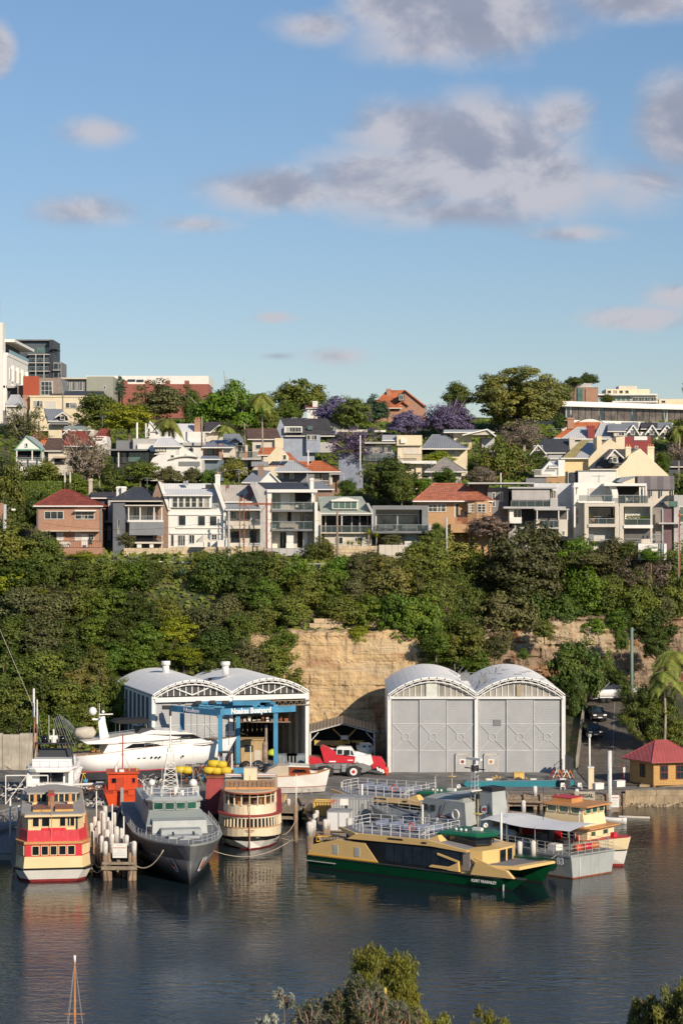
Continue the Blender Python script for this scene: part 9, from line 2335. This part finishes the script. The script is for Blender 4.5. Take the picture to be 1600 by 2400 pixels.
# containers
CGR=ribmat('container_grey',(.34,.35,.35),.6,.28,'X',.8,.08,streak=.3)
def container(label,px,D,w_,d_,h_,m,base,rz=0):
    t_=thing('shipping_container',label,'container',(at(px,1900,D).x,D,base),R(rz))
    MB().box(0,w_,0,d_,.1,h_-.08).obj('body',m,t_);MB().box(-.04,w_+.04,-.04,d_+.04,h_-.1,h_).obj('top_frame',STEEL,t_);MB().box(-.03,w_+.03,-.03,d_+.03,0,.12).obj('base_frame',TIMBER,t_)
    for x in(0,w_/2,w_):MB().box(x-.04,x+.04,-.045,.01,.12,h_-.1).obj('corner_post',STEEL,t_)
    return t_
container('white box container with double doors on the timber wharf',767,205,2.2,2.0,1.95,mat('container_white',(.68,.68,.68),.5,0,.04,.6),1.28,-7)
container('grey corrugated container left half behind the white box container',777,211,2.2,2.4,2.6,CGR,1.2,-7);container('grey corrugated container right of the white box container',815,210.5,2.3,2.4,2.55,CGR,1.2,-7)
MB_=MB().box(-.4,.4,0,.6,0,.6);tag(MB_.obj('white_locker',WHITE,None,loc=tuple(at(806,1888,206)+Vector((0,0,0)))),'small white locker on top of the white box container','locker')
yr=thing('yellow_rack','yellow steel mesh rack on the timber wharf','rack',(at(735,1900,216).x,216,1.2),R(-10))
YEL=mat('rack_yellow',(.62,.42,.12),.6,0,.12,1)
for k in range(9):MB().box(k*.28,k*.28+.05,0,.05,0,1.5).obj('bar',YEL,yr)
MB().box(-.05,2.35,-.05,.1,1.45,1.55).box(-.05,2.35,1.2,1.3,1.45,1.55).box(-.05,.05,-.05,1.3,0,1.55).box(2.3,2.4,-.05,1.3,0,1.55).obj('frame',YEL,yr);MB().box(.05,2.3,.12,1.2,.0,1.35).obj('side_panel',YEL,yr)
yr2=thing('yellow_gangway','yellow folded gangway lying behind the stern of the front catamaran','gangway',(at(741,1985,196.5).x,196.5,1.6),R(4));MB().box(0,2.2,0,.1,0,.08).box(0,2.2,0,.1,.45,.53).obj('rail',mat('signal_yellow'),yr2)
for k in range(8):MB().box(k*.3,k*.3+.05,0,.09,.08,.45).obj('bar',mat('signal_yellow'),yr2)
orf=MB();random.seed(4)
for k in range(12):q_=Vector((random.uniform(-.4,.4),random.uniform(-.2,.2),random.uniform(0,.3)));orf.bar(q_,q_+Vector((random.uniform(-.25,.25),0,random.uniform(-.1,.25))),.08)
tag(orf.obj('orange_net',mat('lifering_orange'),None,loc=tuple(at(783,1884,208))),'heap of orange netting between the yellow rack and the grey container','net')
# long timber wharf in front of the right shed
wh_=thing('timber_wharf','long low timber wharf with a stained face in front of the teal pontoon','wharf',(at(1150,1890,229).x,229.5,0),R(1.5))
LW=at(1440,1890,229).x-at(1150,1890,229).x+1
pm=None
for i in range(26):
    if pm is None:o=MB().box(0,LW/26-.04,-.2,3.2,1.42,1.52).obj('plank',TIMBER,wh_);pm=o
    else:o=pm.copy();COL.objects.link(o);o.parent=wh_
    o.location=(i*LW/26,0,random.uniform(-.01,.01))
for r_ in range(3):
    for i in range(6):
        a=LW*i/6;MB().box(a+.02,a+LW/6-.02,-.34-.04*(r_%2),-.2,.35+r_*.36,.35+r_*.36+.33).obj('fender_board',TIMBER,wh_)
for i in range(9):MB().cyl((LW*i/8,-.45),.18,-2.2,1.7,7).obj('pile',PTIM,wh_)
for k,(dx,L_,z_)in enumerate(((1,5,.9),(5.8,4,.9),(9.6,3,.9))):MB().tube([(dx,-.7,z_),(dx+L_,-.7,z_-.1)],.12,6).obj('fender_log',PTIM,wh_)
for i,(px,y0,yw,D,lb)in enumerate(((1253,1843,1866,229.5,'left white pile on the long timber wharf'),(1351,1850,1872,229.5,'right white pile on the long timber wharf'),(1226,1877,1912,222,'pale pile left of the cream ferry wheelhouse'),(1306,1874,1905,222,'stout pale pile near the cream ferry wheelhouse'),(1290,1876,1905,222.5,'paired pale pile near the cream ferry wheelhouse'),(1176,1862,1900,222,'white pile beside the naval boat funnel'),(1217,1973,2010,188.5,'left of two white piles behind the catamaran bow'),(1249,1971,2010,188.5,'right of two white piles behind the catamaran bow'),(1443,1910,1925,226,'short timber pile under the white notice board'))):
    pile(px,y0,yw,D,.24,lb)
rs=thing('berth_name_board','weathered timber board lettered REGAL above the cream ferry','sign',tuple(at(1372,1878,228.6)))
MB().box(-1.2,1.0,0,.12,0,1.0).obj('board',mat('pale_weathered_board',(.42,.37,.29),.9,0,.15,1),rs);text('lettering','REGAL',.5,CHAR,rs,(0.05,-.02,.55),(R(90),0,0),.01,bold=.02);MB().box(-1.1,-.95,.02,.1,-1.4,0).obj('post',TIMBER,rs);MB().box(.75,.9,.02,.1,-1.4,0).obj('post',TIMBER,rs)
ns=thing('notice_board','tall white notice board with a faint red heading beside the very tall white pile','sign',tuple(at(1441,1893,226.3)))
MB().box(-.42,.42,0,.06,0,1.3).obj('board',WHITE,ns);MB().box(-.34,.34,-.012,-.001,.98,1.08).obj('red_heading_line',mat('pale_red',(.5,.2,.2),.7),ns);[MB().box(-.34,.2+.02*k,-.012,-.001,.25+k*.16,.28+k*.16).obj('small_print_line',GT,ns)for k in range(4)];MB().box(-.45,.45,.06,.2,-.5,0).obj('bracket',TIMBER,ns);MB().bar((-.4,.05,-.6),(.3,.05,-.05),.1).obj('brace',TIMBER,ns)
wb=thing('small_dinghy','small white work float by the shore rocks at the right','dinghy',(at(1468,1932,219).x,219,.05),R(170));hull_mesh(3.0,1.2,.5).obj('hull',WHITE,wb,True);MB().box(.3,.5,-.5,.5,.35,.42).obj('thwart',TIMBER,wb)
fb=thing('floating_boom','low pale floating boom beside the small white float','boom',(at(1450,1916,223).x,223,.1),R(-14));MB().tube([(0,0,0),(3.2,0,0)],.14,7).obj('float_tube',PALE,fb)
# left side: concrete seawall, gangway and pipes
lwall=thing('pale_stone_wall','pale stained concrete retaining wall at the far left of the boatyard','wall',(-42,252,QZ));[MB().box(i*2.0,i*2.0+1.96,0,.8,0,4.3-.15*(i%2)).obj('panel',mat('pale_stained_concrete',(.42,.38,.31),.9,0,.2,.6,.3,4,.6,(.15,.13,.1)),lwall)for i in range(3)]
gw=thing('gangway','galvanised truss gangway at the left edge beside the red ferry','gangway',(-34.5,205,1.3),R(72))
gm=MB();L_=15
for s_ in(-.7,.7):
    gm.bar((0,s_,0),(L_,s_,0),.1).bar((0,s_,1.2),(L_,s_,1.2),.1)
    for k in range(11):gm.bar((k*L_/10,s_,0),(k*L_/10,s_,1.2),.06);
    for k in range(10):gm.bar((k*L_/10,s_,0 if k%2 else 1.2),((k+1)*L_/10,s_,1.2 if k%2 else 0),.05)
gm.obj('truss',STEEL,gw);MB().box(0,L_,-.65,.65,.05,.1).obj('walkway',MGREY,gw)
pn=thing('floating_pontoon','grey floating pontoon under the gangway at the left edge','pontoon',(-36.5,196,0));MB().box(0,6.2,0,18,-.4,.55).obj('float',mat('pale_stained_concrete'),pn);MB().box(-.05,6.25,-.05,18.05,.55,.65).obj('deck',MGREY,pn)
for i,(px,y0,D)in enumerate(((24,1872,205),(44,1888,207))):pole('white_marker_pole',('left','right')[i]+' white pole by the gangway left of the red ferry','pole',px,y0,1960,D,.1,WHITE)
pb=thing('pipe_bundle','bundle of pale pipes leaning together at the left edge','pipe bundle',(-33.6,203,.6))
for k in range(9):MB().tube([(-1.0+k*.12,0,3.9-.1*(k%3)),(-.9+k*.28,-.6,0)],.06,6).obj('pipe',STEEL,pb)
shp=thing('work_platform','white steel working platform frame behind the left gangway','work platform',(-35,222.5,QZ))
fm2=MB()
for x in(0,2.2,4.4):fm2.bar((x,0,0),(x,0,3.0),.1)
fm2.bar((0,0,3.0),(4.4,0,3.0),.12).bar((0,0,1.6),(4.4,0,1.6),.08).bar((0,0,0),(2.2,0,3.0),.07).bar((4.4,0,0),(2.2,0,3.0),.07);fm2.obj('frame',WHITE,shp)
bb=thing('boom_arm','long white boom laid horizontally between the cruiser and the orange workboat','boom',tuple(at(172,1840,226)));MB().tube([(0,0,0),(at(250,1837,226).x-at(172,1840,226).x,0,.12)],.14,7).obj('spar',WHITE,bb);MB().box(3.2,3.7,-.1,.1,.1,.35).obj('yellow_end',YEL,bb)
# ropes
def rope(label,A,B,sag,r=.035):
    A=Vector(A);B=Vector(B)
    o=MB().tube([A.lerp(B,k/12)-Vector((0,0,sag*4*(k/12)*(1-k/12)))for k in range(13)],r,5).obj('mooring_rope',mat('pale_rope',(.45,.38,.28),.9),None,True)
    tag(o,label,'rope','mooring ropes')
rope('drooping mooring rope from the red ferry to the jetty head, upper one',(-21.9,187.5,1.6),(-20.5,185,1.7),.7);rope('drooping mooring rope from the red ferry to the jetty head, lower one',(-22.1,186.8,1.3),(-20.5,185,1.5),.85)
rope('drooping mooring rope from the jetty head to the patrol ship bow',(-18.1,185.1,1.5),(-15.3,183.5,2.9),.9,.05);rope('long mooring rope low over the water before the cream ferry',(-12.3,188,2.6),(-4.6,200.5,1.2),1.3);rope('mooring rope from the cream ferry to the free-standing pile',(-5.6,203.5,1.2),(-4.5,206.3,2.0),.3)
rope('mooring rope from the cream ferry to the wharf corner pile',(-5.8,203,1.0),(-3.1,201.3,1.4),.35);rope('pale mooring rope hanging from the stern of the naval boat',(19.0,186.8,2.1),(16.9,186.5,1.6),.35)
# scattered yard gear, each its own thing
random.seed(99)
def on_yard(px,D):return Vector((at(px,1800,D).x,D,QZ))
G_=[('drum',200,236,'blue steel drum behind the red ferry'),('drum',212,233,'rusty drum in the open yard left of the orange workboat'),('pallet',190,230,'timber pallet with scrap in front of the white yacht'),('pallet',222,226,'timber pallet on the grey yard left of the orange workboat'),
      ('crate',640,227,'small timber crate right of the cream ferry roof'),('box',236,236,'white machine box under the white yacht stern'),('trestle',195,238,'yellow tripod trestle under the white yacht stern'),('trestle',360,232,'grey trestle under the white yacht'),
      ('crate',560,246,'brown timber crate at the foot of the travel lift'),('crate',575,244,'yellow-brown timber crate in front of the plywood cabin'),('drum',598,246,'rusty oil drum beside the plywood cabin'),('box',610,243,'white plastic box left of the tall orange upright'),('pallet',700,240,'pallet beside the stern of the crane'),
      ('crate',655,224.5,'tan timber crate on the yard right of the cream ferry'),('drum',905,247,'orange cone-like drum near the left corner of the right shed'),('crate',1215,244,'yellow toolbox in front of the right shed bay'),('crate',1320,236.5,'black toolbox on the wharf edge near the red trestles'),('box',1400,234.8,'white planter box by the cream post'),('box',1450,236.9,'white bollard box beside the tall white pile')]
for(k,px,D,lb)in G_:
    p=on_yard(px,D);t_=thing(k,lb,k if k!='box' else 'box',tuple(p),random.uniform(-.5,.5))
    c_={'y':YEL,'b':BLUE}.get(lb[0],None)
    if k=='drum':mm=BLUE if 'blue' in lb else RUST if 'rusty' in lb else mat('lifering_orange');MB().lathe([(.28,0),(.29,.3),(.3,.31),(.29,.34),(.29,.6),(.3,.61),(.28,.9)],(0,0),12).obj('body',mm,t_,True);MB().cyl((0,0),.27,.9,.915,12).obj('lid',mm,t_)
    elif k=='pallet':
        for i in range(6):MB().box(-.6+i*.21,-.44+i*.21,-.5,.5,.12,.15).obj('slat',TIMBER,t_)
        for y in(-.45,0,.4):MB().box(-.6,.6,y,y+.09,0,.12).obj('bearer',TIMBER,t_)
        sp_=MB()
        for i in range(10):q_=Vector((random.uniform(-.8,.8),random.uniform(-.5,.5),random.uniform(.2,.5)));sp_.bar(q_,q_+Vector((random.uniform(-.7,.7),random.uniform(-.3,.3),random.uniform(-.1,.35))),.06)
        sp_.obj('scrap',random.choice([WHITE,RUST,STEEL]),t_)
    elif k=='trestle':
        mm=LIF if 'yellow' in lb else STEEL
        for a in(0,2.1,4.2):MB().bar((0,0,1.3),(math.cos(a)*.6,math.sin(a)*.6,0),.06).obj('leg',mm,t_)
        MB().box(-.3,.3,-.05,.05,1.28,1.36).obj('head',mm,t_)
    else:
        w_=random.uniform(.4,.7);mm=WHITE if 'white' in lb else CHAR if 'black' in lb else YEL if 'yellow' in lb else PLY
        MB().box(-w_,w_,-.4,.4,0,w_*1.1).obj('body',mm,t_);MB().box(-w_-.03,w_+.03,-.43,.43,w_*1.1,w_*1.1+.06).obj('lid',mm,t_)
# heaps nobody could count
def heap(label,px,D,n,sx,sy,sz,mats_,name='scrap_heap'):
    p=on_yard(px,D);
    for j,m_ in enumerate(mats_):
        h_=MB()
        for i in range(n):q_=Vector((random.uniform(-sx,sx),random.uniform(-sy,sy),random.uniform(.05,sz)));d_=Vector((random.uniform(-.6,.6),random.uniform(-.3,.3),random.uniform(-.2,.4)));h_.bar(q_,q_+d_,random.uniform(.04,.12))
        o=h_.obj(name,m_,None,loc=tuple(p));struct(o,'stuff')
heap('',205,233,40,2.0,1.5,.5,[WHITE,RUST,MGREY]);heap('',560,247,40,3.2,1.5,1.2,[PLY,RUST,CHAR]);heap('',640,249,40,3.0,1.0,1.2,[STEEL,TIMBER]);heap('',215,221,40,1.6,2.2,.6,[CHAR,STEEL,PALE]);heap('',40,226,60,4,2.5,1.6,[WHITE,CHAR,TIMBER]);heap('',1200,240,25,3,1,.5,[CHAR,LIF]);heap('',470,239,50,3,1.5,1.6,[BLUE,RUST,CHAR]);heap('',335,228,45,1.8,2,2.2,[WHITE,STEEL,CHAR])
